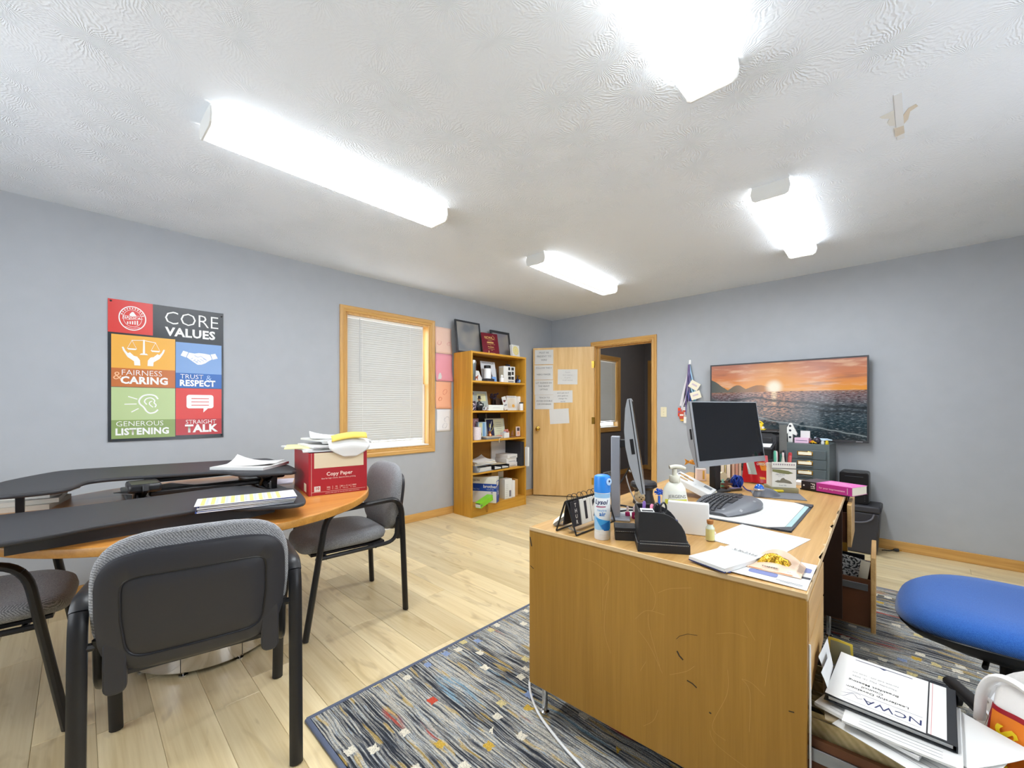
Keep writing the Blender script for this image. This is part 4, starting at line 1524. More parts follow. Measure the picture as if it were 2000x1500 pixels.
BINDER = mat('black binder vinyl','1E2024',0.4)
PAPERG = 'loose papers on the open drawer'
sheet('paper_sheet','tan envelope under the papers at the desk corner of the open drawer','paper',(-.110,1.435,.4155),.14,.26,.15,mat('tan envelope','B9A98C',.85),.003,(0,0,0,0),PAPERG)
sheet('paper_sheet','long white printed sheet hanging over the front of the open drawer','paper',(.010,1.370,.4190),.235,.26,-.34,WHITE,.0012,(0,-.004,0,.002),PAPERG,[(-.08,.08,-.10 + .016 * i,.0016) for i in range(9)])
sheet('paper_sheet','white sheet with a torn-looking corner sticking out beyond the binder','paper',(.055,1.455,.4225),.215,.20,-.62,WHITE,.0012,(0,.006,.004,0),PAPERG)
sheet('paper_sheet','white stapled handout directly under the binder in the drawer','paper',(-.055,1.420,.4275),.20,.26,-.26,WHITE,.008,(0,0,0,0),PAPERG,[(-.07,.07,-.118 + .012 * i,.0014) for i in range(5)])
sheet('paper_sheet','second white handout fanned out under the binder','paper',(-.02,1.405,.4375),.20,.262,-.04,WHITE,.005,(0,.004,.0,0),PAPERG,[(-.07,.07,-.118 + .012 * i,.0014) for i in range(3)])
bd = thing('binder','black binder with a white cover page, on top of the papers in the open drawer','binder',(-.048,1.452,.4480),math.radians(-7))
bd.rotation_euler = (math.radians(1.0),0,math.radians(-2))
bd.scale = (.94,.90,.55)
G().box(-.122,.130,-.140,.140,0,.003).box(-.122,.130,-.140,.140,.024,.027).box(.127,.130,-.140,.140,.003,.024).build('cover',BINDER,bd,bevel=.0012)
G().box(-.112,.122,-.132,.132,.004,.023).build('page_block',WHITE,bd,smooth=0)
g = G().surf(lambda u,v:(-.119 + .196 * u,-.136 + .272 * v,.0285 + .010 * max(0,.25 - u) ** 2 * 8),8,2,th=.0008)
pg = g.build('cover_page',WHITE,bd)
G().box(.080,.112,-.132,.134,.0275,.0283).build('page_edge',WHITE,bd,smooth=0)
G().box(.085,.0862,-.134,.134,.0283,.0286).build('page_edge_line',mat('pink line','C98A8A',.8),bd,smooth=0)
NAVY = mat('navy ink','27305E',0.7)
UP = ((-1,0,0),(0,-1,0))
txt(bd,'NCWA',.036,(.014,-.098,.0292),NAVY,UP,0.0)
g = G()
g.tube([(-.045 + .001 * i,-.095 + .012 * math.sin(i * .55),.0291) for i in range(0,1)] + [(-.054 - .0035 * i,-.100 + .016 * math.sin(i * .5),.0291) for i in range(14)],.0005,4)
g.tube([(-.050 - .0045 * i,-.086 + .010 * math.sin(i * .42 + 1),.0291) for i in range(12)],.0005,4)
g.build('swan_outline_mark',NAVY,bd,smooth=0)
G().box(-.100,.070,-.072,-.0712,.0289,.0291).box(-.09,.068,-.1225,-.122,.0289,.0291).build('rule',NAVY,bd,smooth=0)
txt(bd,'Leadership Development',.0145,(-.030,-.052,.0292),INK,UP,0.008)
txt(bd,'Council',.0145,(-.030,-.032,.0292),INK,UP,0.008)
txt(bd,'Breakfast Meeting',.0145,(-.030,-.012,.0292),INK,UP,0.008)
txt(bd,'Thursday, May 15, 2025',.010,(-.030,.018,.0292),GREYINK,UP)
txt(bd,'NCWA 9:00 AM - 10:00 AM',.0085,(-.030,.040,.0292),GREYINK,UP)
g = G().prism([(.045,.118),(-.010,.118),(-.016,.111),(-.026,.118),(-.085,.118),(-.085,.121),(.045,.121)],.0287,.0291)
g.build('page_band',NAVY,bd,smooth=0)
# upright sheets leaning in the corner of the drawer, and the yellow folder behind
ye = thing('yellow_folder','yellow edged folder standing behind the binder in the desk drawer','folder',ondesk(.018,.330,.4155),DR)
g = G().prism([(0,0),(.062,0),(.058,.072),(.02,.076),(0,.076)],0,.002,RX(PI / 2 - .1))
g.build('cover',mat('yellow card','C9B23E',.7),ye,bevel=.0004,seg=1)
g = G().prism([(.004,0),(.058,0),(.052,.066),(.022,.069),(.005,.069)],.0021,.0032,RX(PI / 2 - .1))
g.build('page',mat('grey olive page','8C8A6E',.8),ye,smooth=0)
for i,(x,y,h,ln,lab) in enumerate(((.030,.20,.10,.5,'white sheet leaning against the desk side in the open drawer, taller of the two'),(.040,.15,.085,.75,'white sheet leaning against the desk side in the open drawer, shorter of the two'))):
 s = thing('paper_sheet',lab,'paper',ondesk(x,y,.4165),DR + PI / 2,PAPERG)
 g = G().surf(lambda u,v:((u - .5) * .13,.02 * v * v * (1 - .5 * u) - .001,h * v),6,6)
 g.build('sheet',WHITE,s,smooth=60)

# ---- composition notebook and dark folders in the far drawer
nb = thing('composition_notebook','black and white marbled notebook tilted in the far open desk drawer','notebook',ondesk(-.08,1.478,.335),DR)
nb.scale = (1.25,1,1.35)
MARB = bpy.data.materials.new('marbled cover')
MARB.use_nodes = True
nt = MARB.node_tree
tc = nd(nt,'ShaderNodeTexCoord')
no = nd(nt,'ShaderNodeTexNoise',i_Scale=130.0,i_Detail=3)
nt.links.new(tc.outputs['Object'],no.inputs['Vector'])
r_ = ramp(nt,[(.46,'1E1E20'),(.52,'C9C9C6')])
nt.links.new(no.outputs['Fac'],r_.inputs[0])
nt.links.new(r_.outputs[0],nt.nodes['Principled BSDF'].inputs['Base Color'])
A = RX(PI / 2) @ RZ(math.radians(-8))
G().prism([(0,0),(.135,0),(.135,.082),(0,.082)],-.004,0,A).prism([(0,0),(.135,0),(.135,.082),(0,.082)],-.018,-.014,A).build('cover',MARB,nb,bevel=.001)
G().prism([(.002,.002),(.133,.002),(.133,.080),(.002,.080)],-.0139,-.0041,A).build('pages',CREAM,nb,smooth=0)
G().prism([(.108,-.001),(.137,-.001),(.137,.083),(.108,.083)],0,.0006,A).build('label_patch',CREAM,nb,smooth=0)
for i in range(3):
 o = thing('file_folder','%s black folder behind the marbled notebook in the far drawer' % ('first','second','third')[i],'folder',ondesk(-.12,1.53 + i * .022,.118),DR,'black folders in the far drawer')
 G().box(0,.20,0,.010,0,.32 - .006 * i).build('cover',SATINBLK,o,bevel=.002)

# ================================================================ ON THE DESK
def P(px,py,z=DZ):
 """a spot on the desk top given in its own plan (metres from the room origin)"""
 return (px,py,z)

# -- flip calendar
fc = thing('flip_calendar','black wire flip calendar reading THUR and JUN at the near left desk corner','calendar',(-.924,1.383,DZ),PI / 2)
ROD = mat('black wire','1E1E20',0.4)
hx,hy,az = .135,.045,.120
for s in (-1,1):
 g = G().tube([(hx * s,-hy,.0035),(hx * s,-.005,az - .004),(hx * s,0,az),(hx * s,.005,az - .004),(hx * s,hy,.0035)],.0032,6)
 g.build('end_frame',ROD,fc)
for y in (-hy,hy):
 G().tube([(-hx,y,.0035),(hx,y,.0035)],.0032,6).build('base_rod',ROD,fc)
G().tube([(-hx,0,az),(hx,0,az)],.0028,6).build('top_rod',ROD,fc)
PAGEB = mat('black calendar page','26242B',0.6)
PAGEW = mat('off white calendar page','E2DFD6',0.7)
lean = .15
xs_ = [-.125,-.068,.002,.072,.125]
for i in range(4):
 a,b = xs_[i] + .002,xs_[i + 1] - .002
 m = PAGEB if i in (0,3) else PAGEW
 for sgn in (1,-1):
  M = T(0,-.007 * sgn,az - .004) @ RX(-lean * sgn)
  pgo = G().box(a,b,-.0012 - (.003 if sgn > 0 else 0),.0012 + (.003 if sgn < 0 else 0),-.092,0).build('flip_page',m if sgn > 0 else PAGEB,fc,bevel=.0008,seg=1)
  pgo.matrix_local = M
  if sgn > 0:
   if i in (1,2):
    txt(pgo,'12'[i - 1],.088,((a + b) / 2,-.0047,-.046),PAGEB,FRONT,.045)
   else:
    for k,ch in enumerate('THUR' if i == 0 else 'JUN'):
     txt(pgo,ch,.020,((a + b) / 2,-.0047,-.016 - .0205 * k - (.006 if i == 3 else 0)),PAGEW,FRONT,.012)
 for q in ((a + b) / 2 - .014,(a + b) / 2 + .014):
  g = G().tube([(q,.015 * math.cos(t_),az + .006 + .015 * math.sin(t_)) for t_ in [2 * PI * k / 14 for k in range(14)]],.0013,5,closed=True)
  g.build('ring',ROD,fc)
# -- notepad leaning behind it
GPAD = mat('grey notepad','8E8B84',0.7)
np_ = thing('notepad','small grey spiral notepad leaning at the far left desk corner','notepad',(-1.024,1.318,DZ),.5)
np_.rotation_euler = (math.radians(0),math.radians(-38),.55)
G().box(-.002,.075,-.030,.030,.0,.012).build('page_block',GPAD,np_,bevel=.001)
G().box(-.003,.076,-.031,.031,.0122,.0135).build('cover',CREAM,np_,bevel=.0005,seg=1)
for k in range(5):
 G().tube([(.074 + .008 * math.cos(t_),-.022 + .011 * k,.006 + .009 * math.sin(t_)) for t_ in [2 * PI * q / 10 for q in range(10)]],.0008,4,closed=True).build('ring',BRASS,np_)
kc = thing('bead_chain','fine bead chain curled between the flip calendar feet','chain',(-.915,1.345,DZ),0)
pts = cat_rom([(-.045,-.03,.002),(-.02,-.045,.002),(.012,-.05,.002),(.03,-.035,.002)],6)
g = G()
for p in pts:
 g.ball(p,.0020,6)
g.build('beads',STEEL,kc)

# -- air freshener can
can = thing('spray_can','blue capped air freshener can standing at the near edge of the desk','can',(-.800,1.296,DZ),YAW - math.radians(24))
CANW = mat('white can print','E9EEF2',0.3)
G().lathe([(.0265,0),(.028,.003),(.028,.160),(.0265,.168),(.024,.172)],32).build('body',CANW,can)
G().lathe([(.0292,.166),(.0292,.212),(.027,.222),(.020,.226)],32).build('cap',mat('sky blue cap','2F86E0',0.3),can)
G().lathe([(.012,0),(.013,.003),(.004,.004)],14,RZ(math.radians(62)) @ T(0,-.0282,.205) @ RX(PI / 2)).build('nozzle_recess',mat('pale blue plastic','BBD9F6',0.3),can)
G().lathe([(.004,0),(.004,.003)],10,RZ(math.radians(60)) @ T(0,-.0302,.207) @ RX(PI / 2)).build('nozzle',NAVY,can)

def wrap(parent,name,pts,R,m,dr=.0003):
 """flat print wrapped round an upright cylinder; pts = (arc length, z)"""
 g = G()
 g.add([(R * math.sin(s / R),-(R) * math.cos(s / R),z) for s,z in pts],[tuple(range(len(pts)))])
 return g.build(name,m,parent,smooth=0)

def wrapgrid(parent,name,s0,s1,lo,hi,R,m,n=16):
 g = G()
 v = []
 for i in range(n + 1):
  s = s0 + (s1 - s0) * i / n
  v += [(R * math.sin(s / R),-R * math.cos(s / R),lo(s)),(R * math.sin(s / R),-R * math.cos(s / R),hi(s))]
 g.add(v,[(2 * i,2 * i + 2,2 * i + 3,2 * i + 1) for i in range(n)])
 return g.build(name,m,parent,smooth=60)

def wraptext(parent,s,size,z,R,m,bold=0.0,shear=0.0,s0=0.0):
 me = text_mesh(s,size,bold,'CENTER',m).copy()
 for v in me.vertices:
  x,y = v.co.x + v.co.y * shear + s0,v.co.y
  v.co = (R * math.sin(x / R),-R * math.cos(x / R),z + y)
 o = bpy.data.objects.new('lettering',me)
 C.objects.link(o)
 o.parent = parent
 return o

B1 = mat('can light blue','9CC7EA',0.3)
B2 = mat('can mid blue','3F9AD6',0.3)
B3 = mat('can deep blue','1F6CB8',0.3)
wrapgrid(can,'top_band',-.04,.04,lambda s:.148,lambda s:.163,.0283,B1)
wrapgrid(can,'lower_swoosh',-.04,.04,lambda s:.035 + .6 * (s + .012) ** 2 * 12,lambda s:.082 - .9 * (s + .0) * .6 - .010,.0283,B1)
wrapgrid(can,'sky_panel',-.02,.04,lambda s:.038 + max(0,(.006 - s)) * 1.5,lambda s:.074 - .2 * s,.0285,B2)
wrapgrid(can,'deep_panel',.0,.034,lambda s:.034 + max(0,.012 - s) * 1.6,lambda s:.052 + .5 * s,.0287,B3)
wraptext(can,'Lysol',.022,.133,.0286,NAVY,.025,.25,.002)
wrapgrid(can,'red_flash',-.018,.018,lambda s:.1155 + .05 * s,lambda s:.119 + .04 * s,.0286,mat('crimson flash','9A2A58',.4))
wraptext(can,'neutra',.013,.105,.0286,B2,0.0,0,.004)
wraptext(can,'air',.020,.0915,.0286,B3,.03,0,.006)
wraptext(can,'- - - -',.008,.030,.0286,GREYINK,0,0,-.012)
wraptext(can,'- - - - -',.008,.020,.0286,GREYINK,0,0,.008)

# -- black leatherette organiser and its contents
LEA = mat('black leatherette','222225',0.5,bump=(420,.25,.0008))
OR = math.radians(33)
og = thing('desk_organizer','black leatherette desk organiser with a curved side and white stitching','organizer',(-.642,1.259,DZ),OR)
def prof(x0=0.0,x1=.152,zt=.128,zl=.034):
 pts = [(x0,.0),(x1,.0),(x1,zl)]
 for i in range(9):
  a = PI / 2 * i / 8
  pts.append((.055 + (x1 - .055 - .004) * math.cos(a),zl + .004 + (zt - zl - .004) * math.sin(a)))
 pts.append((x0,zt))
 return pts
A = RX(PI / 2)
G().prism(prof(),-.006,0,A).build('side_panel',LEA,og,bevel=.0015)
G().prism(prof(),-.126,-.120,A).build('side_panel',LEA,og,bevel=.0015)
G().box(0,.006,.006,.12,0,.128).build('back_panel',LEA,og,bevel=.0015)
G().box(.056,.061,.006,.12,.005,.086).box(.100,.104,.006,.12,.005,.09).box(.061,.100,.058,.062,.005,.085).build('divider',LEA,og,bevel=.001)
G().box(.006,.152,.006,.12,.0,.006).box(.147,.152,.006,.12,.006,.038).build('tray_floor',LEA,og,smooth=0)
g = G().box(-.003,.157,-.004,0,0,.030).box(-.003,0,0,.130,0,.030).box(.153,.157,0,.130,0,.030).box(0,.153,.126,.130,0,.030)
g.build('plinth',LEA,og,bevel=.001)
THR = mat('white thread','CFCFCB',0.8)
g = G()
for z in (.0262,.0335):
 for i in range(30):
  x = .004 + i * .0050
  y = -.0045 if z < .03 else -.0004
  g.box(x,x + .0032,y,y + .0004,z,z + .0008)
for i in range(22):
 g.box(-.0034,-.003,.004 + i * .0055,.0075 + i * .0055,.0262,.0270)
g.build('stitching',THR,og,smooth=0)

def inorg(x,y,z=.0085):
 p = RZ(OR) @ Vector((x,y,0)) + Vector((-.642,1.259,0))
 return (p.x,p.y,DZ + z)

t = thing('card_box','small white and pink printed box in the tall section of the black organiser','box',inorg(.031,.038),OR)
G().box(-.021,.021,-.026,.026,0,.118).build('box',WHITE,t,bevel=.001)
G().box(-.018,.018,-.0264,-.026,.085,.105).build('print_band',mat('lilac print','B59AC4',.6),t,smooth=0)
G().box(-.018,.018,-.02,.0,.1182,.1186).build('print_band',INK,t,smooth=0)
for i,(x,y,h,r,mm,lab) in enumerate(((.047,.078,.128,.006,'E05A86','pink capped marker in the black organiser'),(.022,.092,.135,.005,'7A5AA0','purple pen at the back of the black organiser'),(.075,.035,.115,.004,'2A2A2C','black pen in the middle slot of the black organiser'),(.085,.045,.105,.004,'C04A3A','red pen in the middle slot of the black organiser'),(.115,.030,.095,.0035,'2E3A6E','navy pen in the front slot of the black organiser'),(.122,.055,.088,.0035,'3A3A3C','grey pencil in the front slot of the black organiser'))):
 p = thing('pen',lab,'pen',inorg(x,y),OR)
 p.rotation_euler = (math.radians(-4 + 2 * i),math.radians(3),OR)
 G().lathe([(r * .4,0),(r,.008),(r,h * .72)],10).build('barrel',mat('pen ' + mm,mm,.35),p)
 G().lathe([(r * 1.12,h * .7),(r * 1.12,h * .96),(r * .6,h)],10).build('cap',mat('pen ' + mm,mm,.35) if i else mat('pink cap','E88AA8',.3),p)
sc = thing('scissors','black handled scissors standing in the black organiser','scissors',inorg(.080,.090),OR + .5)
G().prism([(-.006,0),(.004,0),(.008,.09),(-.004,.09)],-.001,.001,RX(PI / 2)).build('blade',STEEL,sc)
for s in (-1,1):
 G().tube([(.013 * s + .012 * math.cos(q),0,.112 + .020 * math.sin(q)) for q in [2 * PI * k / 14 for k in range(14)]],.0035,6,closed=True).build('handle',SATINBLK,sc)
for k in range(4):
 o = thing('price_tag','%s white card tag counted from the low front of the black organiser' % ('fourth','third','second','first')[k],'tag',inorg(.128 + .004 * k,.072 + .012 * k),OR + .35,'white card tags in the organiser')
 o.rotation_euler = (math.radians(-12),0,OR + .35)
 G().box(-.012,.012,-.0006,.0006,0,.066 - .003 * k).build('card',WHITE,o,smooth=0)
 G().box(-.009,.009,-.0009,-.0006,.03,.055).build('printed_bars',LIGHTINK,o,smooth=0)
lb = thing('lidded_box','small black leatherette box tucked beside the black organiser','box',(-.741,1.352,DZ),OR)
G().box(-.036,.034,-.03,.034,0,.030).build('box',LEA,lb,bevel=.0015)
G().box(-.038,.036,-.032,.036,.0302,.046).build('lid',LEA,lb,bevel=.002)
g = G()
for i in range(11):
 g.box(-.035 + i * .0062,-.0315 + i * .0062,-.0325,-.032,.0325,.0332)
g.build('stitching',THR,lb,smooth=0)
for i,(x,y) in enumerate(((-.868,1.604),(-.845,1.617))):
 o = thing('nail_polish',['magenta bottle beside the monitor column, left of two','magenta bottle beside the monitor column, right of two'][i],'bottle',(x,y,DZ),.3,'magenta bottles by the monitor')
 G().lathe([(.009,0),(.010,.003),(.010,.024),(.004,.028)],12).build('body',mat('magenta glass','A8245E',.15),o)
 G().lathe([(.005,.0281),(.0045,.048),(.003,.05)],10).build('cap',mat('pale cap','D8C8CE',.4),o)

# -- monitors
SILV = mat('silver monitor plastic','A2A5AA',0.35,.25)
COLM = mat('satin grey column','9A9EA8',0.4,.3)
DARKSCR = mat('unlit screen glass','16181D',0.08)

def monitor(label,x,y,n,tilt,col_m):
 ax = Vector((-n[1],n[0],0))
 t = thing('monitor',label,'monitor',(x,y,DZ),math.atan2(ax.y,ax.x),'silver monitors on the desk')
 G().box(-.05,.055,-.055,.022,0,.010).build('base',BLACKPL if col_m is SATINBLK else COLM,t,bevel=.003)
 G().box(-.024,.024,-.014,.022,.010,.345).build('column',col_m,t,bevel=.003)
 G().box(-.018,.018,-.075,-.012,.298,.332).build('arm',SATINBLK,t,bevel=.004)
 p = thing_part('panel',t)
 p.matrix_local = T(0,-.10,.162) @ RX(-tilt)
 g = G()
 w,h = .282,.338
 out = [(-.010,0),(-.010,h),(.004,h),(.016,h * .9),(.030,h * .68),(.034,h * .5),(.030,h * .32),(.016,h * .1),(.004,0)]
 g.prism(out,-w,w,Matrix(((0,0,1,0),(1,0,0,0),(0,1,0,0),(0,0,0,1))))
 me = g.mesh('panel',SILV,40)
 p.data = me
 G().box(-w + .012,w - .006,-.0106,-.0100,.030,h - .006).build('screen',DARKSCR,p,smooth=0)
 for q in (-w - .0003,w - .001):
  G().box(q,q + .0013,-.004,-.001,.003,h - .003).build('rim_seam',SATINBLK,p,smooth=0)
 g = G().box(-w - .0006,-w,.004,.016,h * .42,h * .58)
 g.build('port_cover',SATINBLK,p,bevel=.001)
 G().lathe([(.004,0),(.004,.0006)],10,T(0,-.0100,.016) @ RX(PI / 2)).build('maker_mark',COLM,p)
 return t

def thing_part(name,parent):
 o = bpy.data.objects.new(name,bpy.data.meshes.new(name))
 C.objects.link(o)
 o.parent = parent
 return o

monitor('silver monitor seen edge-on with its column in front, beside the spray can',-.900,1.570,(.889,.457),math.radians(8),COLM)
monitor('silver framed monitor with its dark screen turned to the camera',-.795,2.462,(.952,-.306),math.radians(9),SATINBLK)

# -- speaker, toy, cables
spk = thing('desk_speaker','black waisted cylinder with a rounded top behind the toy lamb','speaker',(-.945,1.905,DZ))
G().lathe([(.050,0),(.052,.006),(.042,.045),(.044,.07),(.060,.085),(.062,.098),(.055,.106),(.02,.111)],24).build('body',BLACKPL,spk)
G().lathe([(.0625,.083),(.0632,.086),(.0625,.089)],24).build('rim',SATINBLK,spk)
toy = thing('toy_lamb','small cream fluffy toy lamb standing between the monitor and the organiser','toy',(-.832,1.640,DZ),YAW)
FLU = mat('cream fleece','D8C29A',0.95,bump=(240,.9,.004))
WFLU = mat('white fleece','E6E2DA',0.95,bump=(240,.9,.004))
G().ball((0,0,.036),.026,14,1,.85,1.35).build('body',WFLU,toy)
g = G().ball((0,-.004,.088),.021,14,1.05,.9,.95)
g.ball((-.014,-.002,.103),.009,8).ball((.014,-.002,.104),.009,8).ball((0,-.0,.107),.010,8)
h_ = g.build('head',FLU,toy)
g = G().ball((-.007,-.022,.092),.0022,6).ball((.007,-.022,.092),.0022,6).ball((0,-.024,.084),.003,6)
g.build('face',INK,h_)
for s in (-1,1):
 G().ball((.018 * s,-.012,.012),.011,8,1,1.2,1.0).build('leg',WFLU,toy)
for i,(pts,r,lab) in enumerate((
  ([(-1.02,1.62,.004),(-.95,1.66,.004),(-.90,1.70,.010),(-.84,1.73,.004),(-.79,1.76,.004),(-.74,1.80,.004)],.004,'black cable snaking over the desk behind the monitor column'),
  ([(-1.04,1.70,.005),(-.98,1.74,.012),(-.92,1.75,.010),(-.88,1.79,.005),(-.82,1.83,.005)],.0045,'thick black cable looped on the desk beside the speaker'))):
 o = thing('cable',lab,'cable',(0,0,DZ))
 G().tube(cat_rom(pts,6),r,6).build('cord',CABLE,o)
o = thing('cable','white ended black cable hanging from the edge-on monitor to the desk','cable',(0,0,DZ))
G().tube(cat_rom([(-.905,1.70,.215),(-.935,1.705,.16),(-.985,1.69,.08),(-1.03,1.66,.02),(-1.05,1.62,.004)],6),.004,6).build('cord',CABLE,o)
G().tube([(-.893,1.692,.228),(-.907,1.702,.210)],.006,8).build('plug',WHITE,o)
o = thing('cable','pale grey cable looping down behind the monitor column','cable',(0,0,DZ))
G().tube(cat_rom([(-.925,1.735,.17),(-.94,1.755,.175),(-.96,1.76,.15),(-.94,1.78,.06),(-.90,1.80,.006),(-.86,1.86,.004)],6),.003,6).build('cord',mat('grey cable','A6A6A6',.5),o)
sheet('paper_sheet','white paper slip on the desk behind the small black box','paper',(-.90,1.70,DZ),.10,.15,.5,WHITE,.001)

# -- lotion bottle
lt = thing('lotion_bottle','translucent lotion pump bottle with a yellow strip behind the white card box','bottle',(-.683,1.640,DZ),YAW - .05)
LOT = mat('milky plastic','E6E6DA',0.35)
PUMP = mat('ivory pump','DCD9C8',0.35)
G().lathe([(.046,0),(.051,.006),(.053,.05),(.050,.10),(.042,.145),(.030,.165),(.019,.172)],28,sy=.55).build('body',LOT,lt)
G().lathe([(.020,.172),(.021,.175),(.021,.193),(.019,.196)],20).build('collar',PUMP,lt)
g = G().lathe([(.009,.196),(.009,.222)],14)
g.tube(cat_rom([(-.020,0,.228),(0,0,.231),(.025,0,.229),(.040,0,.223)],4),[.008] * 4 + [.0085] * 5 + [.007] * 4,10,sy=1.2)
g.build('pump_head',PUMP,lt)
g = G()
def bottle_patch(parent,name,x0,x1,z0,z1,m,k=.0006):
 R = {}
 def rad(z):
  pr = [(.046,0),(.051,.006),(.053,.05),(.050,.10),(.042,.145)]
  for (r0,a),(r1,b) in zip(pr,pr[1:]):
   if a <= z <= b:
    return r0 + (r1 - r0) * (z - a) / (b - a)
  return .042
 gg = G()
 v = []
 n,mm_ = 14,4
 for j in range(mm_ + 1):
  z = z0 + (z1 - z0) * j / mm_
  for i in range(n + 1):
   x = (x0 + (x1 - x0) * i / n) * rad(z) / .053
   y = -.55 * math.sqrt(max(0,rad(z) ** 2 - x * x)) - k
   v.append((x,y,z))
 gg.add(v,[(j * (n + 1) + i,j * (n + 1) + i + 1,(j + 1) * (n + 1) + i + 1,(j + 1) * (n + 1) + i) for j in range(mm_) for i in range(n)])
 return gg.build(name,m,parent,smooth=60)
bottle_patch(lt,'front_label',-.045,.045,.085,.138,mat('pale label','E2E3DA',.4))
bottle_patch(lt,'yellow_strip',-.045,.045,.088,.106,mat('lime yellow print','C9C93E',.5),.0009)
txt(lt,'JERGENS',.0175,(0,-.0292,.118),mat('dark grey print','5A5C5E',.7),FRONT,.005)
bb_ = thing('blue_brush','small bright blue bristly brush head left of the lotion bottle','brush',(-.79,1.735,DZ),.6)
BLU = mat('bright blue plastic','2B62C8',.4)
G().lathe([(.010,0),(.006,.01),(.005,.085)],10).build('handle',BLU,bb_)
g = G()
rr = random.Random(2)
for i in range(40):
 a,b = rr.uniform(0,2 * PI),rr.uniform(-.6,1.2)
 u = Vector((math.cos(a) * math.cos(b),math.sin(a) * math.cos(b),math.sin(b)))
 g.tube([(0,0,.098),tuple(Vector((0,0,.098)) + u * .020)],.0016,4)
g.ball((0,0,.098),.010,8)
g.build('bristles',BLU,bb_)

# -- white card box, vial, lid
cd = thing('card_box','plain white upright box between the organiser and the keyboard','box',(-.600,1.562,DZ),math.radians(20.3))
G().box(-.070,.070,-.012,.016,0,.116).build('box',mat('white corrugated board','E4E4E2',.75,bump=(300,.1)),cd,bevel=.0025)
G().box(-.0705,.0705,.001,.002,.001,.1165).build('seam',LIGHTINK,cd,smooth=0)
vi = thing('glass_vial','small corked glass vial of yellow liquid beside the white upright box','vial',(-.512,1.530,DZ + .0032),0)
G().lathe([(.0145,.0405),(.0145,.043),(.010,.050),(.009,.056)],20).build('bottle',mat('vial glass','D3DCCB',0.05),vi)
G().lathe([(.012,0),(.0145,.002),(.0145,.0404)],20).build('liquid',mat('pale yellow oil','D6D392',0.08),vi)
G().lathe([(.0085,.0562),(.0105,.060),(.0112,.070)],16).build('cork',mat('cork','A8713E',0.9,bump=(200,.4)),vi)
ld = thing('pill_cap','small round pale pink cap lying behind the corked vial','cap',(-.532,1.612,DZ),0)
G().lathe([(.012,0),(.013,.001),(.013,.009),(.011,.011)],16).build('cap',mat('pale pink plastic','E3C9C0',.5),ld)

# -- blotter, keyboard, trackball
bl = thing('desk_blotter','calendar desk pad with dark corner pockets under the keyboard','desk pad',(-.548,2.115,DZ),math.radians(1.2))
VIN2 = mat('charcoal vinyl','3A3D45',0.5)
G().box(-.215,.215,-.285,.285,0,.0025).build('base_board',VIN2,bl,bevel=.001)
G().box(-.206,.186,-.276,.276,.0026,.0060).build('page_block',WHITE,bl,bevel=.0005,seg=1)
G().box(.187,.204,-.276,.276,.0026,.0050).build('edge_strip',mat('pale teal print','A9C6C8',.7),bl,smooth=0)
for sx in (-1,1):
 for sy in (-1,1):
  G().prism([(.2145 * sx,.2845 * sy),(.2145 * sx - .075 * sx,.2845 * sy),(.2145 * sx,.2845 * sy - .075 * sy)],.0061,.0072).build('corner_pocket',VIN2,bl,smooth=0)
g = G()
for i in range(9):
 y = -.25 + i * .062
 g.box(.02,.18,y,y + .0005,.0061,.0062)
for i in range(4):
 x = .03 + i * .045
 g.box(x,x + .0005,-.25,.25,.0061,.0062)
g.build('printed_grid',LIGHTINK,bl,smooth=0)
KZ = DZ + .0081
kb = thing('keyboard','dark grey curved ergonomic keyboard lying on the desk pad','keyboard',(-.640,2.115,KZ),PI / 2 + math.radians(1.2))
KG = mat('keyboard grey','56585E',0.42,bump=(700,.1))
KP = mat('palm rest grey','6A6D74',0.45,bump=(900,.2))
def kfront(u):      # local y of the front edge, u in -1..1
 return -.118 - .020 * math.cos(u * PI) * 1.0 - .012 + .034 * abs(u) ** 6
def kback(u):
 return .098 - .020 * u * u
def kz(x,y):
 u = x / .235
 f_ = (y - kfront(u)) / (kback(u) - kfront(u))
 base = .017 + .017 * math.exp(-(u / .55) ** 2)
 edge = min(1,max(0,f_) / .18)
 return base * (0.40 + .60 * math.sin(edge * PI / 2)) - .010 * max(0,f_ - .45) - .006 * abs(u) ** 8
def ksurf(u,v):
 uu = 2 * u - 1
 x = uu * .235
 y = kfront(uu) + (kback(uu) - kfront(uu)) * v
 return (x,y,kz(x,y))
g = G()
nu,nv = 36,14
vv = [ksurf(i / nu,j / nv) for j in range(nv + 1) for i in range(nu + 1)]
k0 = len(vv)
vv += [(x * .99,y * .98,0.0) for x,y,z in vv]
ff = [(j * (nu + 1) + i,j * (nu + 1) + i + 1,(j + 1) * (nu + 1) + i + 1,(j + 1) * (nu + 1) + i) for j in range(nv) for i in range(nu)]
mi = [1 if (j < 5) else 0 for j in range(nv) for i in range(nu)]
ff2 = [tuple(k0 + q for q in reversed(f)) for f in ff]
ed = list(range(nu)) + [nu + j * (nu + 1) for j in range(nv)] + [nv * (nu + 1) + nu - i for i in range(nu)] + [(nv - j) * (nu + 1) for j in range(nv)]
ff3 = [(ed[i],ed[i] + k0,ed[(i + 1) % len(ed)] + k0,ed[(i + 1) % len(ed)]) for i in range(len(ed))]
g.add(vv,ff + ff2 + ff3)
g.mi = mi + [0] * (len(ff2) + len(ff3))
g.build('body',[KG,KP],kb,smooth=50)
KEYM = mat('black keycap','2B2C31',0.45)
kg = G().add([(-.0080,-.0078,0),(.0080,-.0078,0),(.0080,.0078,0),(-.0080,.0078,0),(-.0062,-.0055,.006),(.0062,-.0055,.006),(.0062,.0062,.0055),(-.0062,.0062,.0055)],[(4,5,6,7),(0,1,5,4),(1,2,6,5),(2,3,7,6),(3,0,4,7)])
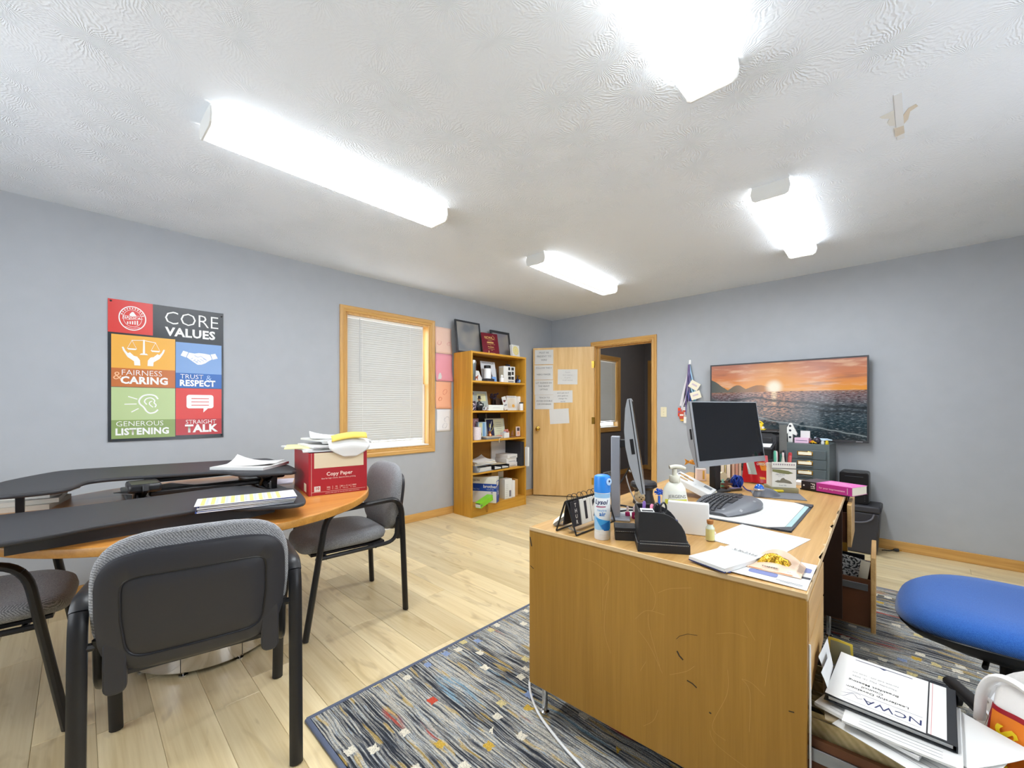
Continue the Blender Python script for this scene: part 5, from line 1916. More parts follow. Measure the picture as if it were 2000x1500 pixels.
kme = kg.mesh('key',KEYM,0)
lg = mat('keycap legend','9C9EA2',.6)
kl = G().add([(-.003,-.001,.0063),(.003,-.001,.0063),(.003,.003,.0062),(-.003,.003,.0062)],[(0,1,2,3)]).mesh('legend',lg,0)
for row in range(6):
 y0 = -.030 + row * .0195
 for c_ in range(-12,13):
  if c_ == 0 and row < 5:
   continue
  u = c_ * .0180
  arcy = .016 * (1 - (abs(u) / .12 - 1) ** 2) if abs(u) < .24 else 0
  y = y0 + arcy * .8 - .006
  if y > kback(u / .235) - .010 or y < kfront(u / .235) + .075:
   continue
  wide = row == 0 and abs(c_) in (3,4)
  o = bpy.data.objects.new('key',kme)
  C.objects.link(o)
  o.parent = kb
  o.location = (u,y,kz(u,y) - .0012)
  tilt = (kz(u + .002,y) - kz(u - .002,y)) / .004
  o.rotation_euler = (0,-math.atan(tilt),0)
  if row == 5:
   o.scale = (.8,.7,.8)
  l = bpy.data.objects.new('legend',kl)
  C.objects.link(l)
  l.parent = o
g = G().add([(x,y,kz(x,y) + .004) for x,y in ((-.085,-.052),(-.02,-.060),(-.02,-.042),(-.085,-.034))] + [(x,y,kz(x,y) - .001) for x,y in ((-.087,-.054),(-.018,-.062),(-.018,-.040),(-.087,-.032))],[(0,1,2,3),(0,4,5,1),(1,5,6,2),(2,6,7,3),(3,7,4,0)])
g.build('space_bar',KEYM,kb,smooth=0)
g = G().add([(x,y,kz(x,y) + .004) for x,y in ((.02,-.060),(.085,-.052),(.085,-.034),(.02,-.042))] + [(x,y,kz(x,y) - .001) for x,y in ((.018,-.062),(.087,-.054),(.087,-.032),(.018,-.040))],[(0,1,2,3),(0,4,5,1),(1,5,6,2),(2,6,7,3),(3,7,4,0)])
g.build('space_bar',KEYM,kb,smooth=0)
g = G()
for (x,y,w) in ((-.185,-.045,.012),(-.15,-.105,.010),(.012,-.120,.012)):
 z = kz(x,y) + .0006
 g.add([(x - w,y - .005,kz(x - w,y - .005) + .0008),(x + w,y - .005,kz(x + w,y - .005) + .0008),(x + w,y + .005,kz(x + w,y + .005) + .0008),(x - w,y + .005,kz(x - w,y + .005) + .0008)],[(0,1,2,3)])
g.build('label_print',lg,kb,smooth=0)
mp_ = thing('mouse_mat','small grey fabric mat under the trackball','mat',(-.520,2.560,DZ),.35)
G().box(-.115,.115,-.09,.09,0,.003).build('mat',mat('grey mat cloth','75767C',.95,bump=(700,.3)),mp_,bevel=.0008)
tb_ = thing('trackball','grey trackball mouse with a large blue ball','mouse',(-.570,2.500,DZ + .0040),math.radians(62))
g = G()
def tsurf(u,v):
 a = 2 * PI * u
 r = v
 x = .082 * r * math.cos(a) * (1.0 + .10 * math.cos(a)) + .01
 y = .046 * r * math.sin(a) * (1 + .22 * math.cos(a + .6))
 z = .042 * (1 - r ** 2.6) ** .75 * (1 - .35 * (x / .09)) if r < 1 else 0
 return (x,y,max(0,z) + .0)
nu,nv = 32,10
vv = [tsurf(i / nu,j / nv) for j in range(nv + 1) for i in range(nu)]
ff = [(j * nu + i,j * nu + (i + 1) % nu,(j + 1) * nu + (i + 1) % nu,(j + 1) * nu + i) for j in range(nv) for i in range(nu)]
g.add(vv,[f[::-1] for f in ff])
g.build('body',mat('trackball grey','63666E',.35),tb_,smooth=60)
G().lathe([(.025,.028),(.027,.034),(.0245,.0385)],24,T(-.028,0,0)).build('ball_ring',mat('silver ring','B8BAC0',.25,.5),tb_)
G().ball((-.028,0,.038),.0225,24).build('ball',mat('glossy blue ball','1C62C8',.08,coat=.6),tb_)
hl = thing('highlighter','yellow highlighter lying between the trackball and the pen box','highlighter',(-.555,2.625,DZ + .0108),math.radians(38))
G().lathe([(.0065,-.05),(.0075,-.046),(.0075,.02)],12,RY(PI / 2)).build('barrel',mat('yellow plastic','E3CE2A',.4),hl)
G().lathe([(.0074,.0201),(.0076,.05),(.006,.056)],12,RY(PI / 2)).build('cap',mat('yellow cap','D6BE1E',.35),hl)
pk = thing('pocket_tool','dark pocket tool behind the trackball','tool',(-.72,2.545,DZ),math.radians(60))
G().box(-.045,.045,-.011,.011,0,.014).build('body',mat('dark bronze','5A4A3E',.4,.3),pk,bevel=.005)
G().box(-.03,.03,-.0115,.0115,.0141,.016).build('inlay',mat('mauve inlay','8A7A9E',.4),pk,bevel=.0005)

# -- blue cord bundle, tape dispenser, bits behind the keyboard
bcord = thing('cord_bundle','coiled bundle of shiny blue cord behind the keyboard','cord',(-.728,2.612,DZ + .0415),0)
g = G()
rr = random.Random(4)
BC = mat('blue cord','1E3FA0',.3)
for k in range(15):
 ax = Vector((rr.uniform(-1,1),rr.uniform(-1,1),rr.uniform(-.4,.4))).normalized()
 u = ax.orthogonal().normalized()
 w = ax.cross(u)
 R = rr.uniform(.026,.038)
 g.tube([tuple((u * math.cos(q) + w * math.sin(q)) * R) for q in [2 * PI * i / 18 for i in range(18)]],.0034,6,closed=True)
g.build('coil',BC,bcord)
G().tube(cat_rom([(.03,0,-.02),(.055,-.02,-.036),(.08,-.03,-.038)],5),.003,6).build('tail',BC,bcord)
td = thing('tape_dispenser','black tape dispenser with a roll of cream tape behind the keyboard','tape dispenser',(-.83,2.70,DZ),math.radians(60))
g = G().prism([(-.055,0),(.06,0),(.065,.012),(.05,.035),(.035,.03),(.02,.022),(-.02,.022),(-.05,.04),(-.06,.03)],-.014,.014,RX(PI / 2))
g.build('body',BLACKPL,td,bevel=.002)
G().lathe([(.012,-.009),(.028,-.009),(.028,.009),(.012,.009)],20,T(-.005,0,.048) @ RX(PI / 2)).build('tape_roll',mat('cream tape','DCD2B4',.4),td)
te = thing('eye_drops','small teal bottle behind the keyboard under the dark screen','bottle',(-.80,2.60,DZ),0)
G().lathe([(.011,0),(.012,.002),(.012,.026),(.006,.031)],12).build('body',mat('teal plastic','4AA08A',.3),te)
G().lathe([(.006,.0311),(.006,.044),(.004,.048)],10).build('cap',mat('mint cap','8FD0BE',.3),te)
og2 = thing('wooden_puzzle','little brown wooden knot beside the blue cord bundle','puzzle',(-.765,2.552,DZ),.6)
WD = mat('reddish brown wood','6E3E2A',.5)
g = G().box(-.03,.03,-.006,.006,0,.012).box(-.006,.006,-.03,.03,.0121,.024).box(-.03,.03,-.006,.006,.0241,.036).box(-.006,.006,-.006,.006,.0362,.05)
g.build('bars',WD,og2,bevel=.001)
wp = thing('product_carton','white printed carton with leaf shaped cut-outs leaning behind the keyboard','box',(-.845,2.255,DZ),0)
wp.rotation_euler = (0,math.radians(24),math.radians(8))
wp.location.z = DZ + .0435
G().box(-.10,.10,-.085,.085,.0,.028).build('carton',WHITE,wp,bevel=.0015)
LEAFTAN = mat('tan card inside','C49A5E',.8)  # flat tan for the leaf shapes
g = G()
for (cx_,cy_) in ((-.055,-.035),(-.035,.015),(-.068,.030)):
 pts = [(cx_ + .028 * math.cos(q) * 1.0,cy_ + .014 * math.sin(q)) for q in [2 * PI * i / 14 for i in range(14)]]
 g.prism(pts,.0281,.0285)
g.build('leaf_print',LEAFTAN,wp,smooth=0)
g = G()
for (cx_,cy_) in ((-.055,-.035),(-.035,.015),(-.068,.030)):
 g.tube([(cx_ + .028 * math.cos(q),cy_ + .014 * math.sin(q),.0287) for q in [2 * PI * i / 14 for i in range(14)]],.0008,4,closed=True)
g.build('leaf_outline',INK,wp,smooth=0)
G().box(.045,.085,.01,.06,.0281,.0285).box(-.095,-.085,.0,.05,.0281,.0285).build('grey_panel',mat('mid grey print','7E8288',.7),wp,smooth=0)
txt(wp,'Insights',.012,(.012,-.035,.0286),LIGHTINK,((0,1,0),(-1,0,0)))
sp2 = thing('carton_prop','black bracket under the tilted white carton','prop',(-.905,2.255,DZ),.14)
G().box(-.012,.012,-.05,.05,0,.052).build('prop',SATINBLK,sp2,bevel=.003)
pnw = thing('marker','white and red marker lying at the back edge of the keyboard','marker',(-.772,2.345,DZ + .0115),math.radians(75))
G().lathe([(.0055,-.05),(.0065,-.045),(.0065,.03)],10,RY(PI / 2)).build('barrel',mat('cream barrel','E6DCC8',.4),pnw)
G().lathe([(.0068,-.064),(.0068,-.044)],10,RY(PI / 2)).build('cap',REDP,pnw)
ph = thing('phone','dark phone lying beside the keyboard behind the white upright box','phone',(-.705,1.795,DZ),math.radians(10))
G().box(-.075,.075,-.038,.038,0,.009).build('body',SATINBLK,ph,bevel=.003)
G().box(-.070,.070,-.034,.034,.0091,.0095).build('screen',DARKSCR,ph,smooth=0)

# -- row of papers and books behind the dark screen
cols = [('E2D7C0',.012,.20),('C9B98F',.008,.21),('E8E3D4',.022,.215),('D9CF9A',.010,.205),('EDE8DC',.024,.20),('B58A70',.006,.215),('D3B4A0',.018,.21),('C99C8A',.020,.205),('D8C4B0',.016,.20)]
x = 0.0
names = ['cream','tan','ivory','yellowish','white','brown','pinkish','terracotta','sand']
bx0,by0 = -.945,2.955
for i,(c_,w,h) in enumerate(cols):
 o = thing('file_book','%s paper bound file standing upright behind the dark monitor' % names[i],'file',(bx0 + x * .96,by0 + x * .26,DZ),math.radians(15),'upright files behind the dark screen')
 cm = mat('paper ' + c_,c_,.8)
 G().box(0,.0012,0,.10,0,h).box(w - .0022,w - .001,0,.10,0,h).build('cover',mat('file cover ' + c_,[int(int(c_[k:k + 2],16) * .72) for k in (0,2,4)],.8),o,smooth=0)
 G().box(.0013,w - .0023,.002,.098,.001,h - .004).build('pages',cm,o,smooth=0)
 x += w + .001
fs = thing('fish_ornament','orange patterned fish on a thin black stand left of the dark screen','ornament',(-.985,2.665,DZ),YAW)
G().lathe([(.022,0),(.022,.004),(.004,.007)],14).build('base',BLACKPL,fs)
G().tube([(0,0,.006),(0,0,.10)],.0022,6).build('rod',BLACKPL,fs)
ORF = bpy.data.materials.new('orange mottled scales')
ORF.use_nodes = True
nt = ORF.node_tree
tc = nd(nt,'ShaderNodeTexCoord')
vo = nd(nt,'ShaderNodeTexVoronoi',i_Scale=120.0)
nt.links.new(tc.outputs['Object'],vo.inputs['Vector'])
r_ = ramp(nt,[(.2,'D07A1E'),(.5,'E0A03A'),(.8,'8A4A1A')])
nt.links.new(vo.outputs['Distance'],r_.inputs[0])
nt.links.new(r_.outputs[0],nt.nodes['Principled BSDF'].inputs['Base Color'])
G().ball((.006,0,.125),.028,14,1.55,.35,.62).build('body',ORF,fs)
G().prism([(-.03,-.004),(-.062,-.02),(-.054,0),(-.062,.02),(-.03,.004)],-.003,.003,T(0,0,.125) @ RX(PI / 2)).build('tail',ORF,fs,bevel=.001)
pb = thing('tissue_pack','pale pink packet standing left of the dark monitor','packet',(-.975,2.745,DZ),YAW)
G().box(-.03,.03,-.012,.012,0,.075).build('packet',mat('pale pink card','E6CFC6',.7),pb,bevel=.002)
G().box(.006,.018,-.0125,-.012,.01,.065).build('print_bar',mat('gold bar','D0A040',.5),pb,smooth=0)

# -- red snack bag
sb = thing('snack_bag','red snack bag with an orange cracker picture beside the dark screen','bag',(-.700,2.895,DZ),math.radians(16))
RB = mat('red foil bag','C01420',.28)
def bagf(u,v,sgn):
 x = (u - .5) * .146 * (1 - .16 * v + .05 * (1 - v))
 bulge = (1 - (2 * u - 1) ** 2) * (1 - v) ** .6 * .030 + .002
 if v > .9:
  bulge = .010 * (1 - (2 * u - 1) ** 2) + .001
 return (x - .0,sgn * bulge + .004 * math.sin(9 * u + 5 * v),v * .165 - .006 * (2 * u - 1) ** 2 * (1 - v) + .0062)
for sgn,nm in ((-1,'front_face'),(1,'back_face')):
 g = G().surf(lambda u,v:bagf(u,v,sgn),12,12)
 g.build(nm,RB,sb,smooth=60)
def on_bag(pts,m,name,k=.0012):
 v = []
 for a,b in pts:
  p = bagf(a,b,-1)
  v.append((p[0],p[1] - k,p[2]))
 return G().add(v,[tuple(range(len(v)))]).build(name,m,sb,smooth=0)
def bag_grid(u0,u1,v0,v1,sh,m,name,k=.0012,n=6):
 g = G().surf(lambda a,b:(lambda p:(p[0],p[1] - k,p[2]))(bagf(u0 + (u1 - u0) * a + sh * (1 - b),v0 + (v1 - v0) * b,-1)),n,n)
 return g.build(name,m,sb,smooth=60)
bag_grid(.06,.38,.30,.90,.16,mat('silver nutrition panel','B9C4BE',.3,.3),'nutrition_panel')
bag_grid(.60,.84,.46,.76,.10,mat('orange cracker print','F0962A',.5),'cracker_print',.0016)
g = bag_grid(.715,.745,.60,.63,.05,mat('cracker hole print','A85A14',.5),'cracker_hole',.0022,2)
bag_grid(.62,.82,.14,.22,.03,mat('yellow patch print','F0B03A',.5),'flavour_patch',.0016)
txt(sb,'CHEEZ-IT',.020,(.030,-.0235,.120),WHITE,FRONT,.03,sx=.62)
# -- pen box
PR = math.radians(28)
pbx = thing('pen_box','white printed pen box with a scooped side on a greyish wood tray','pen holder',(-.535,2.725,DZ),PR)
PW = mat('off white printed card','DEDBD2',.6)
LAVS = mat('lavender card','D8CCDC',.6)
WTRAY = wood('grey green weathered wood','6E6A4E','9A9270','x',1.2,.7)
G().box(-.068,.068,-.060,.060,0,.026).build('wood_tray',WTRAY,pbx,bevel=.003)
w = .058
g = G().box(-w,w,-.05,-.047,.0262,.165)
g.build('front_panel',PW,pbx,bevel=.0006,seg=1)
G().box(-w,w,.047,.05,.0262,.150).build('back_panel',PW,pbx,bevel=.0006,seg=1)
g = G().prism([(-.047,0),(.047,0),(.047,.145),(.042,.158),(.034,.158),(.026,.125),(.0,.105),(-.025,.118),(-.047,.135)],-.003,0,T(w,0,.0262) @ Matrix(((0,0,1,0),(1,0,0,0),(0,1,0,0),(0,0,0,1))))
g.build('side_panel',LAVS,pbx,bevel=.0005,seg=1)
G().box(-w,-w + .003,-.047,.047,.0262,.150).build('side_panel',PW,pbx,smooth=0)
G().box(-w + .003,w - .003,-.047,.047,.0262,.029).build('floor_panel',PW,pbx,smooth=0)
g = G()
for i in range(10):
 g.box(-.052 + i * .0108,-.046 + i * .0108,-.0506,-.05,.148,.156)
g.build('checked_band',mat('mauve check print','9A8A92',.7),pbx,smooth=0)
G().box(-w,w,-.0506,-.05,.128,.132).build('dark_band',mat('dark brown band','4A3E38',.7),pbx,smooth=0)
g = G().poly([(-.056,.125),(-.056,.112),(-.02,.104),(.02,.100),(.045,.106),(.02,.118),(-.02,.124)],-.0507)
g.build('leaf_print',mat('moss print','7A7A4E',.7),pbx,smooth=0)
g = G().poly([(-.046,.058),(-.03,.066),(-.02,.064),(-.012,.076),(-.002,.080),(.006,.072),(.03,.062),(.04,.050),(.03,.048),(.0,.052),(-.03,.052)],-.0507)
g.build('animal_print',mat('grey brown print','7A7464',.7),pbx,smooth=0)
txt(pbx,'PROUD',.013,(-.018,-.0509,.096),GREYINK,FRONT)
txt(pbx,'to be a',.007,(-.018,-.0509,.086),GREYINK,FRONT)
txt(pbx,'free life',.012,(-.006,-.0509,.038),GREYINK,FRONT)
G().box(w + .0001,w + .0006,-.036,.030,.030,.098).build('tan_side_card',mat('tan side card','D9BFA0',.7),pbx,smooth=0)

def inbox(x,y,z=.0325):
 p = RZ(PR) @ Vector((x,y,0)) + Vector((-.535,2.725,0))
 return (p.x,p.y,DZ + z)

for i,(x,y,h,r,c_,lab,tx,ty) in enumerate((
  (-.045,-.025,.172,.006,'5FB89A','mint green capped pen at the left of the pen box',4,-7),(-.034,-.02,.170,.005,'E4E0DA','white pen second from the left in the pen box',2,-4),
  (-.024,.0,.165,.005,'C85A6A','rose pen in the pen box',0,-3),(-.012,-.02,.158,.005,'3A7A6A','dark green pen in the pen box',2,8),
  (-.002,.015,.150,.007,'2A2A2E','black marker in the middle of the pen box',0,4),(.008,.01,.155,.007,'3A3440','dark purple marker in the middle of the pen box',3,8),
  (.030,.02,.172,.007,'2E3038','charcoal marker at the back of the pen box',-4,3),(.040,-.01,.165,.009,'B82A2E','fat red marker at the right of the pen box',6,20),
  (.030,-.025,.150,.008,'D05A5A','coral marker at the front right of the pen box',6,28),(.036,.035,.170,.005,'A8B4C0','silver pen at the back right of the pen box',-6,6))):
 p = thing('pen',lab,'pen',inbox(x * .72,y * .72),PR)
 p.rotation_euler = (math.radians(tx * .4),math.radians(ty * .2),PR)
 pm = mat('pen ' + c_,c_,.35)
 h *= 1.12
 G().lathe([(r * .5,0),(r,.006),(r,h * .7)],10).build('barrel',pm,p)
 G().lathe([(r * 1.1,h * .70),(r * 1.1,h * .95),(r * .7,h)],10).build('cap',pm,p)
gl = thing('glue_bottle','cream cone topped glue bottle in the pen box','bottle',inbox(.002,-.028),PR)
G().lathe([(.014,0),(.014,.095),(.012,.11),(.005,.165),(.004,.166)],14).build('body',mat('cream bottle','DCD3C6',.4),gl)
G().lathe([(.0055,.1665),(.005,.182),(.004,.184)],10).build('cap',mat('pale pink cap','F0DCDC',.4),gl)
ru = thing('ruler','grey metal ruler standing tall and tilted in the pen box','ruler',inbox(.022,.036),PR)
ru.rotation_euler = (0,0,PR)
G().box(-.019,.019,-.0008,.0008,0,.335).build('blade',mat('dull grey steel','6C6C68',.5,.4),ru,smooth=0)
g = G()
for i in range(60):
 g.box(-.019,-.019 + (.008 if i % 5 else .013),-.0011,-.0008,.02 + i * .005,.0206 + i * .005)
g.build('graduations',INK,ru,smooth=0)

# -- paper stack, book
sheet('paper_stack','stack of white paper at the far right corner of the desk top','paper',(-.395,3.032,DZ),.25,.095,math.radians(-3),WHITE,.018,(0,0,.002,.001))
sb_ = thing('book','thin black book under the magenta paperback','book',(-.330,2.855,DZ),math.radians(-20.7),'books at the far right of the desk')
G().box(-.125,.118,-.055,.080,0,.007).build('cover',SATINBLK,sb_,bevel=.001)
G().box(-.120,.1185,-.050,.0805,.0015,.0055).build('pages',CREAM,sb_,smooth=0)
bo = thing('book','thick magenta and black paperback overhanging the far right desk corner','book',(-.318,2.858,DZ + .0080),math.radians(-20.7),'books at the far right of the desk')
MAG = mat('magenta cover','B8308E',.35)
PNK = mat('pink cover face','D86CB4',.4)
BKC = mat('black cover print','26222A',.35)
for x0,x1,m1,m2 in ((-.125,-.047,BKC,mat('dark grey cover face','4A454C',.4)),(-.047,.122,MAG,PNK)):
 G().box(x0,x1,-.066,-.0648,0,.044).build('spine',m1,bo,smooth=0)
 G().box(x0,x1,-.0648,.080,.0428,.044).build('cover',m2,bo,smooth=0)
 G().box(x0,x1,-.0648,.080,0,.0012).build('cover',m1,bo,smooth=0)
G().box(-.123,.1195,-.0646,.078,.0014,.0426).build('page_block',CREAM,bo,smooth=0)
txt(bo,'FYI',.030,(-.066,-.0664,.022),WHITE,((0,0,-1),(1,0,0)),.02,sx=.75)
txt(bo,'for your improvement',.0135,(.028,-.0664,.020),mat('pale pink print','F4D6EA',.6),FRONT,.004)
G().box(.100,.102,-.0664,-.066,.006,.038).build('publisher_rule',WHITE,bo,smooth=0)
G().box(-.115,-.108,-.0664,-.066,.016,.024).build('publisher_mark',WHITE,bo,smooth=0)
txt(bo,'for your',.026,(.01,.03,.0443),mat('pale pink print','F4D6EA',.6),FLAT,.01)
txt(bo,'improvement',.022,(.03,-.01,.0443),mat('pale pink print','F4D6EA',.6),FLAT,.01)

# -- papers and snack at the near right corner
sheet('paper_sheet','printed white letter sheet in front of the desk pad','paper',(-.398,1.665,DZ),.232,.285,math.radians(-9),WHITE,.0014,(0,0,0,.002),None,
      [(-.095,.095 - .03 * ((i * 7) % 3),.105 - i * .017,.0022) for i in range(13)],line_m=LIGHTINK)
fl_ = sheet('newspaper','colour printed flyer hanging slightly over the near right desk corner','newspaper',(-.330,1.385,DZ),.262,.215,math.radians(2),WHITE,.0016,(0,-.003,0,0),None,[(-.10,-.02,.0,.003),(.06,.12,-.085,.004),(.07,.12,-.093,.003)])
g = G()
for x0,x1,y0,y1 in ((-.01,.06,-.075,-.045),(.09,.125,.02,.06)):
 g.prism(rrect(x1 - x0,y1 - y0,.008,3,(x0 + x1) / 2,(y0 + y1) / 2),.0017,.0020)
g.build('printed_photo',mat('blue grey photo print','6E78A8',.6),fl_,smooth=0)
G().box(.08,.13,-.032,-.018,.0017,.0020).build('printed_bar',mat('dark bar print','3A3A42',.6),fl_,smooth=0)
sheet('leaflet','blue edged leaflet under the notepad at the near desk edge','paper',(-.402,1.375,DZ + .0032),.11,.20,math.radians(-14),mat('blue leaflet','5C74C8',.5),.0016)
npd = thing('notepad','white notepad with upside down HYDRA print at the near edge of the desk','notepad',(-.402,1.368,DZ + .0056),math.radians(-17))
G().box(-.058,.058,-.110,.105,0,.012).build('page_block',WHITE,npd,bevel=.0008,seg=1)
G().box(-.0585,.0585,-.1105,-.104,-.0001,.0035).build('backing',NAVY,npd,smooth=0)
g = G().surf(lambda u,v:((u - .5) * .116,-.110 + .215 * v,.0128 + .020 * max(0,v - .55) ** 2 * (u + .25)),6,10,th=.0006)
g.build('top_page',WHITE,npd,smooth=60)
UPN = ((-1,0,0),(0,-1,0))
txt(npd,'HYDRA',.022,(.012,.060,.0168),INK,((-.96,.0,-.0),(0,-1,.0)),.0)
txt(npd,'FLOW',.014,(-.040,.058,.0140),LIGHTINK,UPN)
G().box(-.02,.045,.030,.0308,.0136,.0139).box(.0,.045,.022,.0226,.0136,.0139).build('rule',LIGHTINK,npd,smooth=0)
cw = thing('candy_packet','torn snack packet with crumpled gold foil on the flyer at the desk corner','packet',(-.285,1.395,DZ + .0036),math.radians(3))
PKT = mat('peach printed wrapper','DDBFA6',.4,var=.08)
g = G()
rr = random.Random(9)
def pk_f(u,v):
 x = (u - .5) * .130
 y = (v - .5) * .105
 z = .004 + .012 * math.sin(PI * u) * math.sin(PI * v) + .004 * math.sin(11 * u + 3) * math.sin(7 * v) * (1 - v)
 if v > .72:
  z += (v - .72) * .13 * math.sin(PI * u)
 return (x,y,z)
g.surf(pk_f,14,14,th=.002)
g.build('wrapper',PKT,cw,smooth=40)
GOLD = mat('gold foil','D9A93A',.22,.9,bump=(60,.6,.01))
g = G()
def gf(u,v):
 x = (u - .5) * .082 - .006
 y = (v - .5) * .042 + .012
 r = math.sin(PI * u) ** .5 * math.sin(PI * v) ** .5
 k = rr.uniform(-.0035,.0035) if 0 < u < 1 and 0 < v < 1 else 0
 return (x,y,.010 + .026 * r + k)
g.surf(gf,9,7,th=.001)
g.build('foil',GOLD,cw,smooth=0)
G().box(-.060,.045,-.051,-.046,.0042,.0052).build('peach_edge',mat('orange edge','D98A5A',.5),cw,smooth=0)
txt(cw,'TOFFEE',.012,(-.010,-.040,.0125),INK,FLAT,.03)
txt(cw,'11',.009,(.036,-.042,.0095),INK,FLAT,.02)
g = G().surf(lambda u,v:(.050 + .012 * v,-.02 + .06 * u,.012 + .026 * v),4,4)
g.build('torn_flap',mat('silver wrapper inside','C9C4BC',.25,.5),cw,smooth=40)

# -- white cords
wc = thing('power_cable','white power cord curving over the rug from under the desk','cord',(0,0,0))
WCM = mat('white cord','E6E6E6',.4)
p_ = [(-1.10,1.86,.0178),(-1.19,1.70,.0178),(-1.215,1.52,.0178),(-1.215,1.40,.0175),(-1.165,1.318,.0175),(-1.05,1.234,.0175),(-.91,1.180,.0175),(-.78,1.146,.0175),(-.55,1.10,.0175)]
G().tube(cat_rom(p_,8),.0048,8).build('cord',WCM,wc)
G().box(-1.115,-1.085,1.86,1.92,.0128,.034).build('plug_body',WCM,wc,bevel=.004)
wc2 = thing('charger_cable','thin white cord hanging down the near right edge of the desk','cord',ondesk(.0045,.010,0),DR)
G().tube([(0,0,.012),(.001,.001,.25),(0,0,.5),(-.0005,.0,.60)],.0028,6).build('cord',WCM,wc2)

# -- plastic bag of rubbish beside the office chair
pbg = thing('plastic_bag','white plastic carrier bag with red, orange and yellow print, bottom right corner','bag',(.2175,1.600,RUGT),math.radians(35))
pbg.scale = (1,1,1.16)
BAG = mat('white bag film','E4E2E0',.35,bump=(40,.5,.006))
rr = random.Random(12)
def bagr(a,z):
 return .100 + .010 * math.sin(3 * a + 9 * z) + .006 * math.sin(7 * a - 20 * z) - .03 * max(0,z - .32) / .12 * (.5 + .5 * math.cos(2 * a))
nA,nZ = 36,16
vv = []
for j in range(nZ + 1):
 z = .41 * j / nZ
 for i in range(nA):
  a = 2 * PI * i / nA
  top = 1 + .12 * math.sin(2 * a + .5) if j == nZ else 1
  r = bagr(a,z) * (.85 if j == 0 else 1)
  vv.append((r * math.cos(a),r * math.sin(a),z * top + .001))
ff = [(j * nA + i,j * nA + (i + 1) % nA,(j + 1) * nA + (i + 1) % nA,(j + 1) * nA + i) for j in range(nZ) for i in range(nA)]
ff.append(tuple(range(nA - 1,-1,-1)))
o = G().add(vv,ff).build('bag_film',BAG,pbg,smooth=60)
md = o.modifiers.new('solid','SOLIDIFY')
md.thickness = .002
def handle(a0,name):
 c0 = Vector((math.cos(a0),math.sin(a0),0)) * .086
 tn = Vector((-math.sin(a0),math.cos(a0),0))
 pts = [tuple(c0 + tn * s * .055 + Vector((0,0,z))) for s,z in ((-1.1,.35),(-1.0,.41),(-.6,.452),(0,.462),(.6,.450),(1.0,.40),(1.1,.34))]
 g = G().tube(cat_rom(pts,4),.013,8,sy=.6)
 g.build(name,BAG,pbg,smooth=60)
handle(math.radians(200),'handle')
handle(math.radians(20),'handle')
G().surf(lambda u,v:(-.07 + .14 * u,-.07 + .14 * v,.335 + .05 * math.sin(7 * u) * math.cos(6 * v) + .02 * math.sin(15 * u + 9 * v)),14,14).build('crumpled_contents',mat('crumpled white paper','E8E8EA',.8),pbg,smooth=30)
REDB,ORGB,YELB = mat('dark red bag print','9A1626',.45),mat('orange bag print','E07A1E',.45),mat('yellow bag print','F0D01E',.5)
def bpatch(a0,a1,z0,z1,m,name,k=.003):
 n = 8
 v = []
 for j in range(n + 1):
  z = z0 + (z1 - z0) * j / n
  for i in range(n + 1):
   a = math.radians(a0 + (a1 - a0) * i / n)
   r = bagr(a,z) + k
   v.append((r * math.cos(a),r * math.sin(a),z))
 G().add(v,[(j * (n + 1) + i,j * (n + 1) + i + 1,(j + 1) * (n + 1) + i + 1,(j + 1) * (n + 1) + i) for j in range(n) for i in range(n)]).build(name,m,pbg,smooth=60)
bpatch(174,222,.24,.40,REDB,'red_print')
bpatch(179,217,.25,.39,ORGB,'orange_print',.0036)
bpatch(154,163,.32,.38,ORGB,'orange_print')
for ch,z in (('S',.358),('G',.318),('N',.278)):
 a = math.radians(198)
 r = bagr(a,z) + .008
 txt(pbg,ch,.055,(r * math.cos(a),r * math.sin(a),z),YELB,((0,0,-1),(-math.sin(a),math.cos(a),0)),.03)
# ================================================================ POSTER
po = thing('poster','Core Values poster with coloured squares on the grey left wall','poster',(XW + .0005,.446,1.4375),PI / 2)
PBLK = mat('poster black','2C3036',0.22)
PW2,PH2 = .314,.466

def warp(x,z):
 """slight buckle of the paper away from the wall"""
 return -.0025 - .006 * (max(0,abs(x) / PW2 - .55) ** 2) * (.5 + .5 * math.sin(z * 14)) - .003 * (.5 + .5 * math.sin(z * 9 + x * 5)) - .004 * max(0,(-z - .40)) * 10

def pgrid(x0,x1,z0,z1,m,name,k=0.0,n=10):
 nn = max(2,int((x1 - x0) / .03)),max(2,int((z1 - z0) / .03))
 g = G().surf(lambda u,v:(x0 + (x1 - x0) * u,warp(x0 + (x1 - x0) * u,z0 + (z1 - z0) * v) - k,z0 + (z1 - z0) * v),nn[0],nn[1])
 return g.build(name,m,po,smooth=60)

def pflat(build,m,name,k=.0012):
 """flat shapes bent to follow the poster"""
 g = G()
 build(g)
 g.v = [(x,warp(x,z) - k,z) for x,y,z in g.v]
 return g.build(name,m,po,smooth=0)

def ptxt(s,size,x,z,m,bold=0.0,align='LEFT',sx=1.0,k=.0013):
 me = text_mesh(s,size,bold,align,m,sx).copy()
 for v in me.vertices:
  a,b = x + v.co.x,z + v.co.y
  v.co = (a,warp(a,b) - k,b)
 o = bpy.data.objects.new('lettering',me)
 C.objects.link(o)
 o.parent = po

